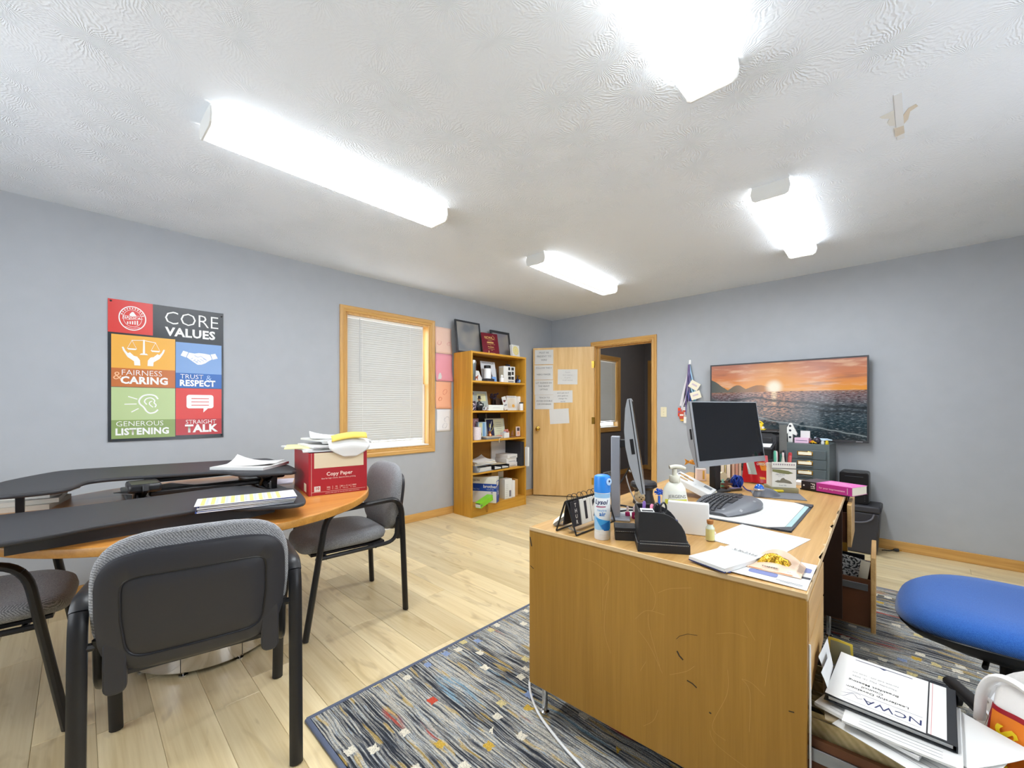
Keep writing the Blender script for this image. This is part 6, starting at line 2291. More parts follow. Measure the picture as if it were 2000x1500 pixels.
pgrid(-PW2,PW2,-PH2,PH2,PBLK,'sheet')
PRED,POR,PORD = mat('poster red','D8403C',.25),mat('poster amber','EDB04A',.25),mat('poster burnt orange','C4703A',.25)
PBL,PBLD = mat('poster light blue','7FA3D6',.25),mat('poster blue','2C66B4',.25)
PGR,PGRD,PRD = mat('poster pale green','B9CC94',.25),mat('poster olive green','8CA262',.25),mat('poster darker red','B8343A',.25)
PWH = mat('poster white','F2F2F0',.25)
pgrid(-PW2,-.092,.250,PH2,PRED,'emblem_panel',.0005)
pgrid(-.298,.028,.018,.238,POR,'panel',.0005)
pgrid(-.298,.028,-.105,.018,PORD,'panel',.0005)
pgrid(.031,.302,.004,.222,PBL,'panel',.0005)
pgrid(.031,.302,-.102,.004,PBLD,'panel',.0005)
pgrid(-.298,.028,-.325,-.108,PGR,'panel',.0005)
pgrid(-.298,.028,-.448,-.325,PGRD,'panel',.0005)
pgrid(.031,.302,-.325,-.105,PRED,'panel',.0005)
pgrid(.031,.302,-.440,-.325,PRD,'panel',.0005)
ptxt('CORE',.130,-.035,.382,PWH,-.012,sx=.95)
ptxt('VALUES',.082,-.024,.287,PWH,.035,sx=.98)
ptxt('FAIRNESS',.052,-.252,-.012,PWH,-.01,sx=.98)
ptxt('CARING',.066,-.255,-.063,PWH,.04,sx=.95)
ptxt('&',.075,-.292,-.035,mat('poster peach','F0B98C',.3),-.005)
ptxt('TRUST',.046,.055,-.022,PWH,-.008)
ptxt('&',.058,.205,-.028,mat('poster pale blue','A8C4EA',.3),-.005)
ptxt('RESPECT',.060,.052,-.069,PWH,.04,sx=.86)
ptxt('GENEROUS',.048,-.278,-.352,PWH,-.008)
ptxt('LISTENING',.060,-.280,-.405,PWH,.04,sx=.90)
ptxt('STRAIGHT',.042,.086,-.348,PWH,-.006,sx=.94)
ptxt('TALK',.074,.085,-.397,PWH,.045,sx=1.0)
# round emblem with a scroll
def emblem(g):
 cx,cz = -.195,.352
 g.stroke([(cx + .066 * math.cos(a),cz + .078 * math.sin(a)) for a in [2 * PI * i / 40 for i in range(40)]],.006,closed=True)
 g.stroke([(cx + .046 * math.cos(a),cz + .056 * math.sin(a)) for a in [2 * PI * i / 32 for i in range(32)]],.002,closed=True)
 g.stroke([(cx - .036,cz - .058),(cx,cz - .068),(cx + .036,cz - .056)],.002)
 g.poly([(cx - .012,cz + .014),(cx - .016,cz + .024),(cx - .004,cz + .042),(cx + .004,cz + .044),(cx + .012,cz + .030),(cx + .018,cz + .022),(cx + .014,cz + .014)])
 g.stroke([(cx - .052,cz - .006),(cx - .02,cz - .010),(cx + .02,cz - .002),(cx + .052,cz + .002)],.002)
 g.stroke([(cx - .052,cz + .016),(cx - .02,cz + .013),(cx + .02,cz + .018),(cx + .052,cz + .022)],.002)
 for i in range(-2,3):
  g.poly([(cx + i * .012 - .003,cz - .040),(cx + i * .012 + .003,cz - .040),(cx + i * .012 + .003,cz - .018 + .003 * i),(cx + i * .012 - .003,cz - .018 + .003 * i)])
 for i in range(11):
  a = math.radians(20 + i * 14)
  x,z = cx + .056 * math.cos(a),cz + .067 * math.sin(a)
  g.poly([(x - .003,z - .004),(x + .003,z - .004),(x + .003,z + .004),(x - .003,z + .004)])
pflat(emblem,PWH,'emblem')
ptxt('NAJOCA',.022,-.245,.355,PWH,.01,sx=1.05)
# scales above two open hands
def scales(g):
 cx,cz = -.138,.165
 g.poly([(cx - .006,cz - .045),(cx + .006,cz - .045),(cx + .004,cz + .05),(cx - .004,cz + .05)])
 g.poly([(cx - .022,cz - .052),(cx + .022,cz - .052),(cx + .014,cz - .042),(cx - .014,cz - .042)])
 g.stroke([(cx - .062,cz + .040),(cx,cz + .046),(cx + .062,cz + .036)],.004)
 for s in (-1,1):
  x,z = cx + s * .060,cz + (.040 if s < 0 else .036)
  g.stroke([(x,z),(x - .022,z - .052)],.0018)
  g.stroke([(x,z),(x + .022,z - .052)],.0018)
  g.poly([(x - .026,z - .053),(x - .018,z - .063),(x + .018,z - .063),(x + .026,z - .053)])
  # a cupped hand
  h = [(-.018,-.125),(-.048,-.125),(-.050,-.098),(-.082,-.072),(-.104,-.030),(-.110,-.008),(-.102,-.006),(-.092,-.030),(-.076,-.052),(-.080,-.046),(-.070,-.040),(-.050,-.062),(-.034,-.066),(-.020,-.088)]
  g.poly([(cx - s * a,cz + b) for a,b in h])
pflat(scales,PWH,'scales_and_hands')
# clasped hands
def shake(g):
 cx,cz = .168,.118
 g.poly([(cx - .110,cz + .010),(cx - .095,cz + .045),(cx - .066,cz + .036),(cx - .080,cz - .002)])
 g.poly([(cx + .110,cz + .006),(cx + .095,cz + .040),(cx + .066,cz + .032),(cx + .078,cz - .006)])
 g.poly([(cx - .076,cz + .000),(cx - .062,cz + .034),(cx - .030,cz + .030),(cx - .004,cz + .036),(cx + .03,cz + .034),(cx + .062,cz + .029),(cx + .074,cz - .004),(cx + .052,cz - .020),(cx + .034,cz - .036),(cx + .010,cz - .048),(cx - .012,cz - .050),(cx - .034,cz - .034),(cx - .054,cz - .018)])
pflat(shake,PWH,'clasped_hands')
def shake2(g):
 cx,cz = .168,.118
 for i in range(4):
  g.stroke([(cx + .042 - i * .017,cz - .014 - i * .008),(cx + .020 - i * .017,cz - .002 - i * .006)],.0022)
 g.stroke([(cx - .03,cz + .016),(cx - .010,cz + .004),(cx + .006,cz + .014),(cx + .04,cz - .012)],.0026)
 for i in range(3):
  g.stroke([(cx - .052 + i * .015,cz - .012 - i * .011),(cx - .040 + i * .015,cz - .002 - i * .010)],.0022)
pflat(shake2,PBL,'hand_lines',.0016)
def ear(g):
 cx,cz = -.125,-.215
 o = [(cx + .060,cz + .030),(cx + .046,cz + .052),(cx + .018,cz + .060),(cx - .016,cz + .052),(cx - .036,cz + .024),(cx - .034,cz - .002),(cx - .014,cz - .026),(cx + .000,cz - .052),(cx + .018,cz - .066),(cx + .044,cz - .060),(cx + .060,cz - .042)]
 g.stroke([(p[0],p[1]) for p in cat_rom([(a,b,0) for a,b in o],4)],.009)
 o = [(cx + .002,cz - .008),(cx - .010,cz + .012),(cx + .000,cz + .032),(cx + .024,cz + .038),(cx + .042,cz + .022),(cx + .040,cz + .004),(cx + .050,cz - .010),(cx + .044,cz - .026)]
 g.stroke([(p[0],p[1]) for p in cat_rom([(a,b,0) for a,b in o],4)],.007)
 o = [(cx + .030,cz + .016),(cx + .018,cz + .010),(cx + .016,cz - .006),(cx + .034,cz - .026)]
 g.stroke([(p[0],p[1]) for p in cat_rom([(a,b,0) for a,b in o],4)],.006)
 for a,b,c,d in ((-.092,.046,-.046,.028),(-.110,-.006,-.050,-.004),(-.076,-.058,-.040,-.034)):
  g.stroke([(cx + a,cz + b),(cx + c,cz + d)],.006)
pflat(ear,PWH,'ear_symbol')
def bubble(g):
 cx,cz = .172,-.200
 g.poly([(cx + a,cz + b) for a,b in rrect(.160,.098,.016,4)])
 g.poly([(cx + .020,cz - .046),(cx + .050,cz - .046),(cx + .018,cz - .080)])
pflat(bubble,PWH,'speech_bubble')
def blines(g):
 cx,cz = .172,-.200
 for dz in (.022,-.002,-.026):
  g.stroke([(cx - .052,cz + dz),(cx + .052,cz + dz)],.005)
pflat(blines,PRED,'speech_lines',.0016)
for x,z in ((-.300,.452),(.302,.440),(-.300,-.456),(.302,-.448)):
 G().lathe([(.006,0),(.006,.003),(.003,.006),(.0005,.0065)],10,T(x,warp(x,z),z) @ RX(PI / 2)).build('pin',SATINBLK,po)

# ================================================================ COLOURED SHEETS beside the window
def wall_sheet(y0,y1,z0,z1,col,label,seed,marks=()):
 r = thing('drawing_sheet',label,'paper',(XW + .0005,(y0 + y1) / 2,(z0 + z1) / 2),PI / 2,'sheets taped beside the window')
 w,h = y1 - y0,z1 - z0
 q = random.Random(seed)
 ca,cb = q.uniform(.006,.016),q.uniform(.004,.014)
 def fn(u,v):
  lift = ca * ((1 - u) * (1 - v)) ** 4 + cb * (u * (1 - v)) ** 4
  return ((u - .5) * w + .003 * math.sin(5 * v + seed),-.002 - lift - .002 * math.sin(4 * u + seed) ** 2,(v - .5) * h)
 g = G().surf(fn,8,10)
 o = g.build('sheet',mat('sheet ' + col,col,.85),r,smooth=60)
 md = o.modifiers.new('solid','SOLIDIFY')
 md.thickness = .0004
 for (mu,mv,s,mc) in marks:
  g = G()
  for k in range(5):
   a = q.uniform(0,6.3)
   pts = [fn(mu + s * .5 * math.cos(a + t_) * (1 + .3 * k / 5),mv + s * .4 * math.sin(a + t_ * 1.3)) for t_ in (0,.7,1.4,2.1)]
   g.tube([(p[0],p[1] - .001,p[2]) for p in pts],.0012,4)
  g.build('drawn_mark',mat('crayon ' + mc,mc,.9),r,smooth=0)
 return r

wall_sheet(2.698,2.920,1.790,2.080,'F0CDBC','pale peach drawing sheet, topmost of four beside the window',1,((.25,.40,.22,'E59AA0'),(.82,.40,.18,'E59AA0')))
wall_sheet(2.702,2.934,1.484,1.788,'E8A0AE','pink sheet with a white sticker, second from the top beside the window',2)
ws = wall_sheet(2.704,2.918,1.178,1.480,'F2B594','orange drawing sheet, third from the top beside the window',3,((.58,.62,.26,'E08A7A'),(.30,.36,.18,'D0602A')))
wall_sheet(2.718,2.908,.930,1.172,'E9EAEE','white pencilled sheet, lowest of four beside the window',4,((.7,.55,.3,'C4C6CC'),(.6,.25,.3,'C4C6CC')))
st2 = thing('sticker','torn white sticker at the corner of the pink sheet on the wall','sticker',(XW + .010,2.752,1.535),PI / 2)
G().prism([(-.02,-.03),(.022,-.028),(.03,.0),(.018,.035),(.006,.042),(-.012,.02)],0,.0006,RX(PI / 2)).build('sticker',WHITE,st2,smooth=0)

# ================================================================ RED CARTON on the round table
CTN = mat('deep red carton board','A81826',0.45,bump=(90,.08))
CRM = mat('cream carton print','E3D6B8',0.6)
KRAFT = mat('carton inside','B08D60',0.85)
cx = thing('paper_carton','red copier paper carton overflowing with papers on the round table','box',(-2.437,1.008,TZ),math.radians(80))
# local: printed end faces -y (towards the camera), length runs along +y
bw,bl_,bh = .149,.43,.222
y0 = -.215
g = G()
g.box(-bw,bw,y0,y0 + .004,0,bh).box(-bw,bw,y0 + bl_ - .004,y0 + bl_,0,bh).box(-bw,-bw + .004,y0 + .004,y0 + bl_ - .004,0,bh).box(bw - .004,bw,y0 + .004,y0 + bl_ - .004,0,bh).box(-bw + .004,bw - .004,y0 + .004,y0 + bl_ - .004,0,.004)
g.build('box',CTN,cx,bevel=.0012)
e = y0 - .0005
G().rect(-.122,.130,.142,.222,e).build('cream_panel',CRM,cx,smooth=0)
CT = mat('carton lettering','F0DCD4',.6)
txt(cx,'Copy Paper',.027,(.004,e - .0004,.108),CT,FRONT,.02)
txt(cx,'Best for high volume, black & white printing',.0098,(.0,e - .0004,.086),CT,FRONT,0)
G().rect(-.122,-.092,.020,.048,e).build('white_square',WHITE,cx,smooth=0)
txt(cx,'10',.019,(-.107,e - .0004,.036),CTN,FRONT,.03)
for i,s in enumerate(('20lb','92','8½ x 11 in','5000')):
 txt(cx,s,.0105,((-.052,-.012,.034,.080)[i],e - .0004,.038),CT,FRONT,.01)
 txt(cx,('weight','bright','letter size','sheets')[i],.007,((-.052,-.012,.034,.080)[i],e - .0004,.028),CT,FRONT,0)
g = G()
for x in (-.032,.006,.062):
 g.rect(x,x + .0012,.024,.044,e)
g.rect(-.135,.140,.0165,.0177,e).rect(-.136,-.1348,.0,.222,e)
g.build('rules',CT,cx,smooth=0)
txt(cx,'acid free office paper for everyday use in copiers and printers',.007,(.02,e - .0004,.009),CT,FRONT,0)
G().box(-bw - .0006,-bw,y0 + .06,y0 + .12,.012,.055).build('side_label',CRM,cx,smooth=0)

def on_carton(x,y,z):
 p = RZ(math.radians(80)) @ Vector((x,y,0)) + Vector((-2.437,1.008,0))
 return (p.x,p.y,TZ + z)

rr = random.Random(8)
G9 = 'papers heaped in the red carton'
labs = ['bottom white sheet bundle filling the red carton','white bundle overhanging the left rim of the carton','pale yellow sheet curling at the left end of the carton heap','thick white bundle lying across the carton','white sheets sticking out to the right of the carton','white bundle with fanned dark edges at the right of the heap','upper white bundle on the carton heap','topmost white sheets rising to a corner on the carton heap']
zz = .2226
dims = [(.28,.40,0,.02,.006),(.27,.36,-.05,.05,.008),(.24,.27,-.10,.04,.003),(.30,.30,.02,.00,.010),(.22,.28,.13,.06,.008),(.26,.30,.09,.03,.010),(.25,.28,.03,.05,.010),(.22,.26,.02,.06,.006)]
for i,(w,h,dx,dy,th) in enumerate(dims):
 m = mat('pale yellow paper','E6DC9C',.8) if i == 2 else WHITE
 o = sheet('paper_bundle',labs[i],'paper',on_carton(dx,dy,zz),w,h,math.radians(80) + rr.uniform(-.25,.25),m,th,(rr.uniform(0,.012),rr.uniform(0,.010),rr.uniform(0,.02),rr.uniform(.02,.04)) if i == 7 else (0,0,0,0),G9)
 zz += th + .0005
yp = thing('folded_sheet','yellow lined white sheet curled over the printed end of the red carton','paper',on_carton(.055,-.178,zz - .006),math.radians(80))
def cur(u,v):
 # v runs from the heap out over the rim and down
 a = min(v * 2.3,PI / 2)
 R = .055
 x = (u - .5) * .215 * (1 - .75 * max(0,v - .55) ** 1.5 / .30)
 y = .03 - R * math.sin(a) * 1.0 - .02
 z = R * (math.cos(a) - 1) - .055 * max(0,v * 2.3 - PI / 2) + .008 + .016 * math.cos(PI * (u - .5) * 1.6) * (1 - v)
 return (x,y - .008,z)
g = G().surf(cur,14,16)
o = g.build('sheet',WHITE,yp,smooth=60)
md = o.modifiers.new('solid','SOLIDIFY')
md.thickness = .0006
YEL = mat('yellow paper inside','E3C75E',.8)
def cur2(u,v):
 a = v * 1.5
 R = .034
 x = (u - .5) * .185
 return (x,-.012 - R * math.sin(a),R * (math.cos(a) - 1) + .026 + .014 * u + .010 * math.cos(PI * (u - .5)))
o = G().surf(cur2,12,10).build('yellow_inside',YEL,yp,smooth=60)
md = o.modifiers.new('solid','SOLIDIFY')
md.thickness = .0006
# papers on the converter and on the table
sheet('paper_stack','wrinkled white papers on the right end of the upper converter deck','paper',(-2.69,.675,TZ + .1252),.30,.23,math.radians(40),WHITE,.014,(0,0,.006,.004),None)
sheet('paper_sheet','crumpled white sheet rising to a peak on the upper converter deck','paper',(-2.71,.69,TZ + .1396),.26,.20,math.radians(52),WHITE,.001,(0,.012,.010,.045),None,[(-.10,.0,.02,.0016),(-.09,.03,.0,.0016)],line_m=LIGHTINK)
for i,(c_,th,lab) in enumerate((('2E4E9A',.006,'blue edged booklet at the bottom of the stack on the converter tray'),('3A3A44',.005,'dark booklet in the stack on the converter tray'),('E8E6E0',.005,'white booklet in the stack on the converter tray'),('24357A',.005,'navy booklet near the top of the stack on the converter tray'))):
 o = thing('booklet',lab,'booklet',(-1.975 + .002 * i,.478 + .004 * i,TZ + .0632 + .0064 * i),math.radians(79 - 1.5 * i),'booklets stacked on the converter tray')
 G().box(-.165,.165,-.075,.075,0,th).build('cover',mat('booklet ' + c_,c_,.5),o,bevel=.0006,seg=1)
 G().box(-.160,.1652,-.0752,.070,.001,th - .001).build('pages',WHITE,o,smooth=0)
hs = thing('schedule_sheet','schedule sheet with yellow highlighted columns on top of the converter tray stack','paper',(-1.975,.485,TZ + .0892),math.radians(77))
def hf(u,v):
 return ((u - .5) * .345,(v - .5) * .158,.0008 + .006 * max(0,u - .8) ** 1 * v)
o = G().surf(hf,10,4,th=.0007).build('sheet',WHITE,hs,smooth=40)
HI = mat('yellow highlight','D6DA7A',.8)
g = G()
for i in range(9):
 x = -.155 + i * .032
 g.box(x,x + .013,-.070,.074,.0009,.0012)
g.build('highlight',HI,hs,smooth=0)
g = G()
for i in range(8):
 x = -.140 + i * .032
 g.box(x,x + .009,-.064,.070,.0009,.0012)
g.build('printed_column',mat('blue grey column print','B9BCC8',.8),hs,smooth=0)
for i,(x,y,z,w,h,rz,th,lab) in enumerate((
  (-2.985,-.16,0,.28,.21,2.9,.022,'lowest grey edged magazine stack on the table under the left converter end'),
  (-3.00,-.15,.0226,.27,.20,3.05,.020,'magazine with a torn edge in the middle of the left stack on the table'),
  (-3.04,-.13,.0432,.26,.19,2.75,.016,'topmost open magazine of the left stack on the table'))):
 sheet('magazine',lab,'magazine',(x,y,TZ + z),w,h,rz,mat('magazine paper %d' % i,('CFC9BC','DAD6CC','E4E1DA')[i],.6),th,(0,0,.010,.002) if i == 2 else (0,0,0,0),'magazines at the left of the table')
sheet('paper_sheet','white letters spread on the table under the upper converter deck','paper',(-2.93,.30,TZ + .0186),.22,.28,.5,WHITE,.004,(0,0,.004,.004),None,[(-.08,.08,.1 - .02 * k,.002) for k in range(6)],line_m=mat('blue line print','6A86C8',.8))
sheet('paper_sheet','brown and white printed leaflet on the table under the upper deck','paper',(-2.96,.52,TZ),.20,.25,-.3,mat('tan leaflet','D6C6B4',.7),.003,(0,.004,.012,0))
sheet('paper_sheet','pale lilac sheet on the table left of the red carton','paper',(-2.83,.865,TZ),.15,.22,1.2,mat('pale lilac paper','DAD3E0',.7),.001,(0,0,0,0),None,[(-.05,.05,.05 - .02 * k,.002) for k in range(4)],line_m=LIGHTINK)

# ================================================================ WALL THINGS
sw = thing('light_switch','ivory light switch plate on the wall beside the doorway','switch',(-2.103,YW - .0005,1.140),0)
IV = mat('ivory plastic','E6DDBE',.4)
G().prism(rrect(.072,.116,.006,3),0,.005,RX(PI / 2)).build('plate',IV,sw,bevel=.0015)
G().box(-.005,.005,-.014,-.005,-.004,.010).build('toggle',IV,sw,bevel=.001)
g = G().lathe([(.003,0),(.003,.0006)],8,T(0,-.005,.03) @ RX(PI / 2)).lathe([(.003,0),(.003,.0006)],8,T(0,-.005,-.03) @ RX(PI / 2))
g.build('screws',STEEL,sw)
# wall register by the baseboard
def register(label,x,y,w,name_m,rz=PI / 2):
 v = thing('floor_register',label,'vent',(x,y,0),rz)
 VW = mat('white register enamel','E8E8E4',.4)
 tilt = math.radians(-22)
 M = T(0,-.062,.0) @ RX(tilt)
 g = G().box(-w,w,-.004,0,0,.014,M).box(-w,w,-.004,0,.098,.112,M).box(-w,-w + .016,-.004,0,.014,.098,M).box(w - .016,w,-.004,0,.014,.098,M)
 g.build('frame',VW,v,bevel=.001)
 g = G().add([(-w,-.062,0),(-w,-.0135,.112),(-w,-.0135,0)],[(0,1,2)]).add([(w,-.062,0),(w,-.0135,.112),(w,-.0135,0)],[(2,1,0)])
 g.build('end_cheek',VW,v,smooth=0)
 g = G()
 n = int(w * 2 / .011)
 for i in range(n):
  x0 = -w + .018 + i * (2 * w - .036) / n
  g.box(x0,x0 + .002,.0005,.009,.014,.098,M)
 o = g.build('louvers',mat('grey register louver','B4B2AC',.5),v,smooth=0)
 o['kind'] = 'stuff'
 g = G()
 for s in (-1,1):
  g.box(-.045,.045,-.0042,.0,-.0025,.0025,M @ T(s * .0,0,.056) @ RY(s * .75))
 g.box(-.004,.004,-.0042,0,.014,.098,M)
 g.build('cross_bars',VW,v,smooth=0)
 G().box(-w,w,-.0625,-.0135,.0,.002).build('base_flange',VW,v,smooth=0)
 return v

register('white metal floor register against the left wall behind the guest chair',XW + .0,2.10,.19,None)
register('white metal register on the floor of the room beyond the doorway',XW + .0,6.25,.16,None)
# lanyards on the wall
HK = thing('wall_hook','white adhesive wall hook holding the lanyards','hook',(-1.800,YW - .0005,1.690),0)
G().prism(rrect(.024,.070,.010,4),0,.008,RX(PI / 2)).build('plate',mat('white hook plastic','F2F2F0',.35),HK,bevel=.003)
G().tube(cat_rom([(0,-.008,-.012),(0,-.024,-.020),(0,-.030,-.008)],4),.005,8).build('prong',mat('white hook plastic','F2F2F0',.35),HK)
lcols = ['E8E6EA','241E34','2C2A34','3A6AC0','5FB0AE','D8D4DC','1E2A5A','9FC4E4','6A5A8A']
lname = ['white','near black','charcoal','bright blue','teal','pale grey','navy','sky blue','violet grey']
tags = ['E24A2A','F0B84A','E9E6E2','3A66B8','DAD4CC','C8503A','E6E2DA','6A88C0','F2EEE6']
rr = random.Random(21)
for i,c_ in enumerate(lcols):
 xe = (-.105,-.070,-.052,.0,.055,-.085,.022,.070,-.03)[i]
 zl = (.46,.52,.45,.48,.42,.50,.54,.40,.56)[i]
 o = thing('lanyard','%s lanyard in the bunch on the wall hook' % lname[i],'lanyard',(-1.800,YW - .010 - .0028 * i,1.672),0,'lanyards hanging on the wall')
 lm = mat('lanyard ' + c_,c_,.6)
 g = G()
 for s in (-1,1):
  w = .0085
  pts = [(s * .004,0.0),(s * .010 + xe * .15,-zl * .25),(s * .016 + xe * .55,-zl * .65),(s * .003 + xe,-zl)]
  c2 = [(p[0],p[1]) for p in cat_rom([(a,b,0) for a,b in pts],4)]
  g.stroke(c2,w * 2 * .8,-.0004 * s)
 m_ = g.build('strap',lm,o,smooth=0)
 md = m_.modifiers.new('solid','SOLIDIFY')
 md.thickness = .001
 G().box(xe - .004,xe + .004,-.003,.0005,-zl - .022,-zl).build('clip',STEEL,o,bevel=.001)
 tw,th_ = rr.uniform(.025,.04),rr.uniform(.07,.11)
 bdg = G().box(xe - tw,xe + tw,-.0012,.0004,-zl - .022 - th_,-zl - .022).build('badge',mat('badge ' + tags[i],tags[i],.4),o,smooth=0)
 G().box(xe - tw * .8,xe + tw * .8,-.0016,-.0012,-zl - .03 - th_ * .5,-zl - .03 - th_ * .3).build('badge_band',mat('badge ' + tags[(i + 3) % 9],tags[(i + 3) % 9],.4),bdg,smooth=0)
for i,(x,z,a) in enumerate(((.060,-.235,.55),(.075,-.345,-.30))):
 o = thing('name_card',['cream name card tilted left in the lanyard bunch, upper of two','cream name card tilted right in the lanyard bunch, lower of two'][i],'card',(-1.800 + x,YW - .040 - .003 * i,1.672 + z),0,'name cards among the lanyards')
 o.rotation_euler = (0,a,0)
 G().box(-.055,.055,-.0006,.0006,-.042,.042).build('card',CREAM,o,smooth=0)
 G().box(-.03,.03,-.001,-.0006,-.005,.012).build('print',mat('pale mauve print','CDBECB',.7),o,smooth=0)

# ================================================================ BITS ON THE CABINET AND THE PRINTER
ct = .8852
def at_cab(px):
 return px
o = thing('toy_tray','yellow plastic toy tray on top of the printer','toy',(-1.055,4.33,.645 + .3455),.1)
YP = mat('yellow toy plastic','E6C81E',.4)
g = G().box(-.085,.085,-.06,.06,0,.008).box(-.085,-.077,-.06,.06,.008,.055).box(-.085,.06,.052,.06,.008,.06).box(.052,.06,.0,.052,.008,.05)
g.build('tray',YP,o,bevel=.003)
G().tube(cat_rom([(-.07,.056,.055),(-.03,.056,.075),(.03,.056,.075),(.06,.056,.05)],4),.007,8).build('handle',YP,o)
g = G().ball((.0,-.01,.022),.016,8).ball((.035,-.02,.020),.014,8).ball((.065,-.01,.018),.014,8)
g.build('white_balls',WHITE,o)
o = thing('foam_rocket','white foam rocket shape with round holes on the steel cabinet','toy',(-.790,4.40,ct),-.15)
out = [(-.018,0),(.020,0),(.018,.075),(.046,.060),(.052,.080),(.020,.150),(.012,.170),(-.006,.170),(-.016,.150),(-.052,.085),(-.046,.066),(-.020,.078)]
G().prism(out,-.010,.010,RX(PI / 2)).build('shape',mat('white foam','ECECE8',.8),o,bevel=.004)
for z in (.145,.105,.045):
 G().lathe([(.010,-.0104),(.010,.0104)],14,T(0,0,z) @ RX(PI / 2)).build('hole_plug',mat('dark hole','2A2C3A',.6),o)
o = thing('sticky_note_box','pink and white note pad holder on the steel cabinet','note holder',(-.690,4.39,ct),-.1)
PK2 = mat('pink card','E3BFD6',.6)
G().box(-.060,.045,-.04,.04,0,.045).build('pad_box',PK2,o,bevel=.002)
G().box(-.030,.040,.02,.026,.0452,.105).build('white_pad',WHITE,o,smooth=0)
G().box(-.050,.035,-.0405,-.04,.020,.024).build('print_line',NAVY,o,smooth=0)
for i,(x,y,z,r,c_,nm,lab) in enumerate((
  (-.620,4.37,0,.012,'C4382E','toy_car','tiny red toy car on the steel cabinet'),(-.600,4.38,0,.014,'2A9A9A','toy_car','tiny teal toy car on the steel cabinet'),(-.612,4.335,0,.012,'E0B020','toy_car','tiny yellow toy car at the front of the steel cabinet'))):
 o = thing(nm,lab,'toy',(x,y,ct + r * .45),.4 + i,'toy cars on the steel cabinet')
 m = mat('toy ' + c_,c_,.3)
 g = G().prism([(-.028,0),(.028,0),(.028,.010),(.016,.012),(.008,.022),(-.012,.022),(-.020,.012),(-.028,.010)],-.011,.011,RX(PI / 2))
 g.build('body',m,o,bevel=.002)
 for a in (-.016,.016):
  for b in (-.011,.011):
   G().lathe([(.0062,-.002),(.0062,.002)],10,T(a,b,.001) @ RX(PI / 2)).build('wheel',SATINBLK,o)
o = thing('glass_ball','dark glassy ball on the steel cabinet','ball',(-.588,4.335,ct),0)
G().lathe([(.014,0),(.016,.002),(.012,.006)],16).build('ring_base',SATINBLK,o)
G().ball((0,0,.030),.026,18).build('ball',mat('dark violet glass','3A3440',.08),o)
o = thing('toy_plane','pale blue toy aeroplane on the steel cabinet','toy',(-.560,4.42,ct + .008),.3)
LBP = mat('pale blue toy plastic','BFD6E8',.35)
G().tube([(-.06,0,.024),(-.03,0,.026),(.03,0,.026),(.065,0,.022)],[.006,.011,.011,.004],10).build('fuselage',LBP,o)
G().box(-.01,.018,-.055,.055,.020,.025).build('wing',LBP,o,bevel=.002)
G().box(-.060,-.045,-.02,.02,.024,.027).box(-.060,-.045,-.0015,.0015,.026,.048).build('tail',LBP,o,bevel=.001)
for a,b in ((.03,0),(-.005,.02),(-.005,-.02)):
 G().ball((a,b,.0),.008,8).build('wheel',SATINBLK,o)
for i,(x,c_,lab) in enumerate(((-.548,'C8CCD0','small clear capped pot beside the yellow pot on the steel cabinet'),(-.520,'D8C02A','small yellow pot at the right end of the steel cabinet top'))):
 o = thing('tiny_pot',lab,'pot',(x,4.325,ct),0,'tiny pots on the steel cabinet')
 m = mat('pot ' + c_,c_,.3)
 G().lathe([(.010,0),(.012,.002),(.012,.020),(.009,.023)],12).build('body',m,o)
 G().lathe([(.0095,.0232),(.0095,.032),(.007,.034)],12).build('lid',m,o)
# ================================================================ BOOKCASE CONTENTS
def on_shelf(lx,ly,lv,dz=0.0):
 z = (SH + [1.8072])[lv] + dz
 return (BCX - ly,BCY + lx,z)

SHR = PI / 2

def item(name,label,cat,lx,ly,lv,rz=0.0,group=None,dz=0.0):
 return thing(name,label,cat,on_shelf(lx,ly,lv,dz),SHR + rz,group)

FG = 'frames leaning on top of the bookcase'
BLURA = mat('grey blue mirror glass','8C9096',0.25)

def leaning_frame(label,lx,ly,w,h,tilt,fw,pic,rz=0.0):
 o = item('picture_frame',label,'frame',lx,ly,5,rz,FG)
 o.rotation_euler = (-tilt,0,SHR + rz)
 FR = mat('charcoal frame moulding','32363C',.35)
 g = G().box(-w,w,0,.018,0,fw).box(-w,w,0,.018,h - fw,h).box(-w,-w + fw,0,.018,fw,h - fw).box(w - fw,w,0,.018,fw,h - fw)
 g.build('frame',FR,o,bevel=.003)
 G().box(-w + fw,w - fw,.006,.012,fw,h - fw).build('picture',pic,o,smooth=0)
 return o

def blur_mat(name,a,b):
 m = bpy.data.materials.new(name)
 m.use_nodes = True
 nt = m.node_tree
 tc = nd(nt,'ShaderNodeTexCoord')
 n = nd(nt,'ShaderNodeTexNoise',i_Scale=5.0,i_Detail=1)
 nt.links.new(tc.outputs['Object'],n.inputs['Vector'])
 r = ramp(nt,[(.35,a),(.65,b)])
 nt.links.new(n.outputs['Fac'],r.inputs[0])
 nt.links.new(r.outputs[0],nt.nodes['Principled BSDF'].inputs['Base Color'])
 nt.nodes['Principled BSDF'].inputs['Roughness'].default_value = .35
 return m

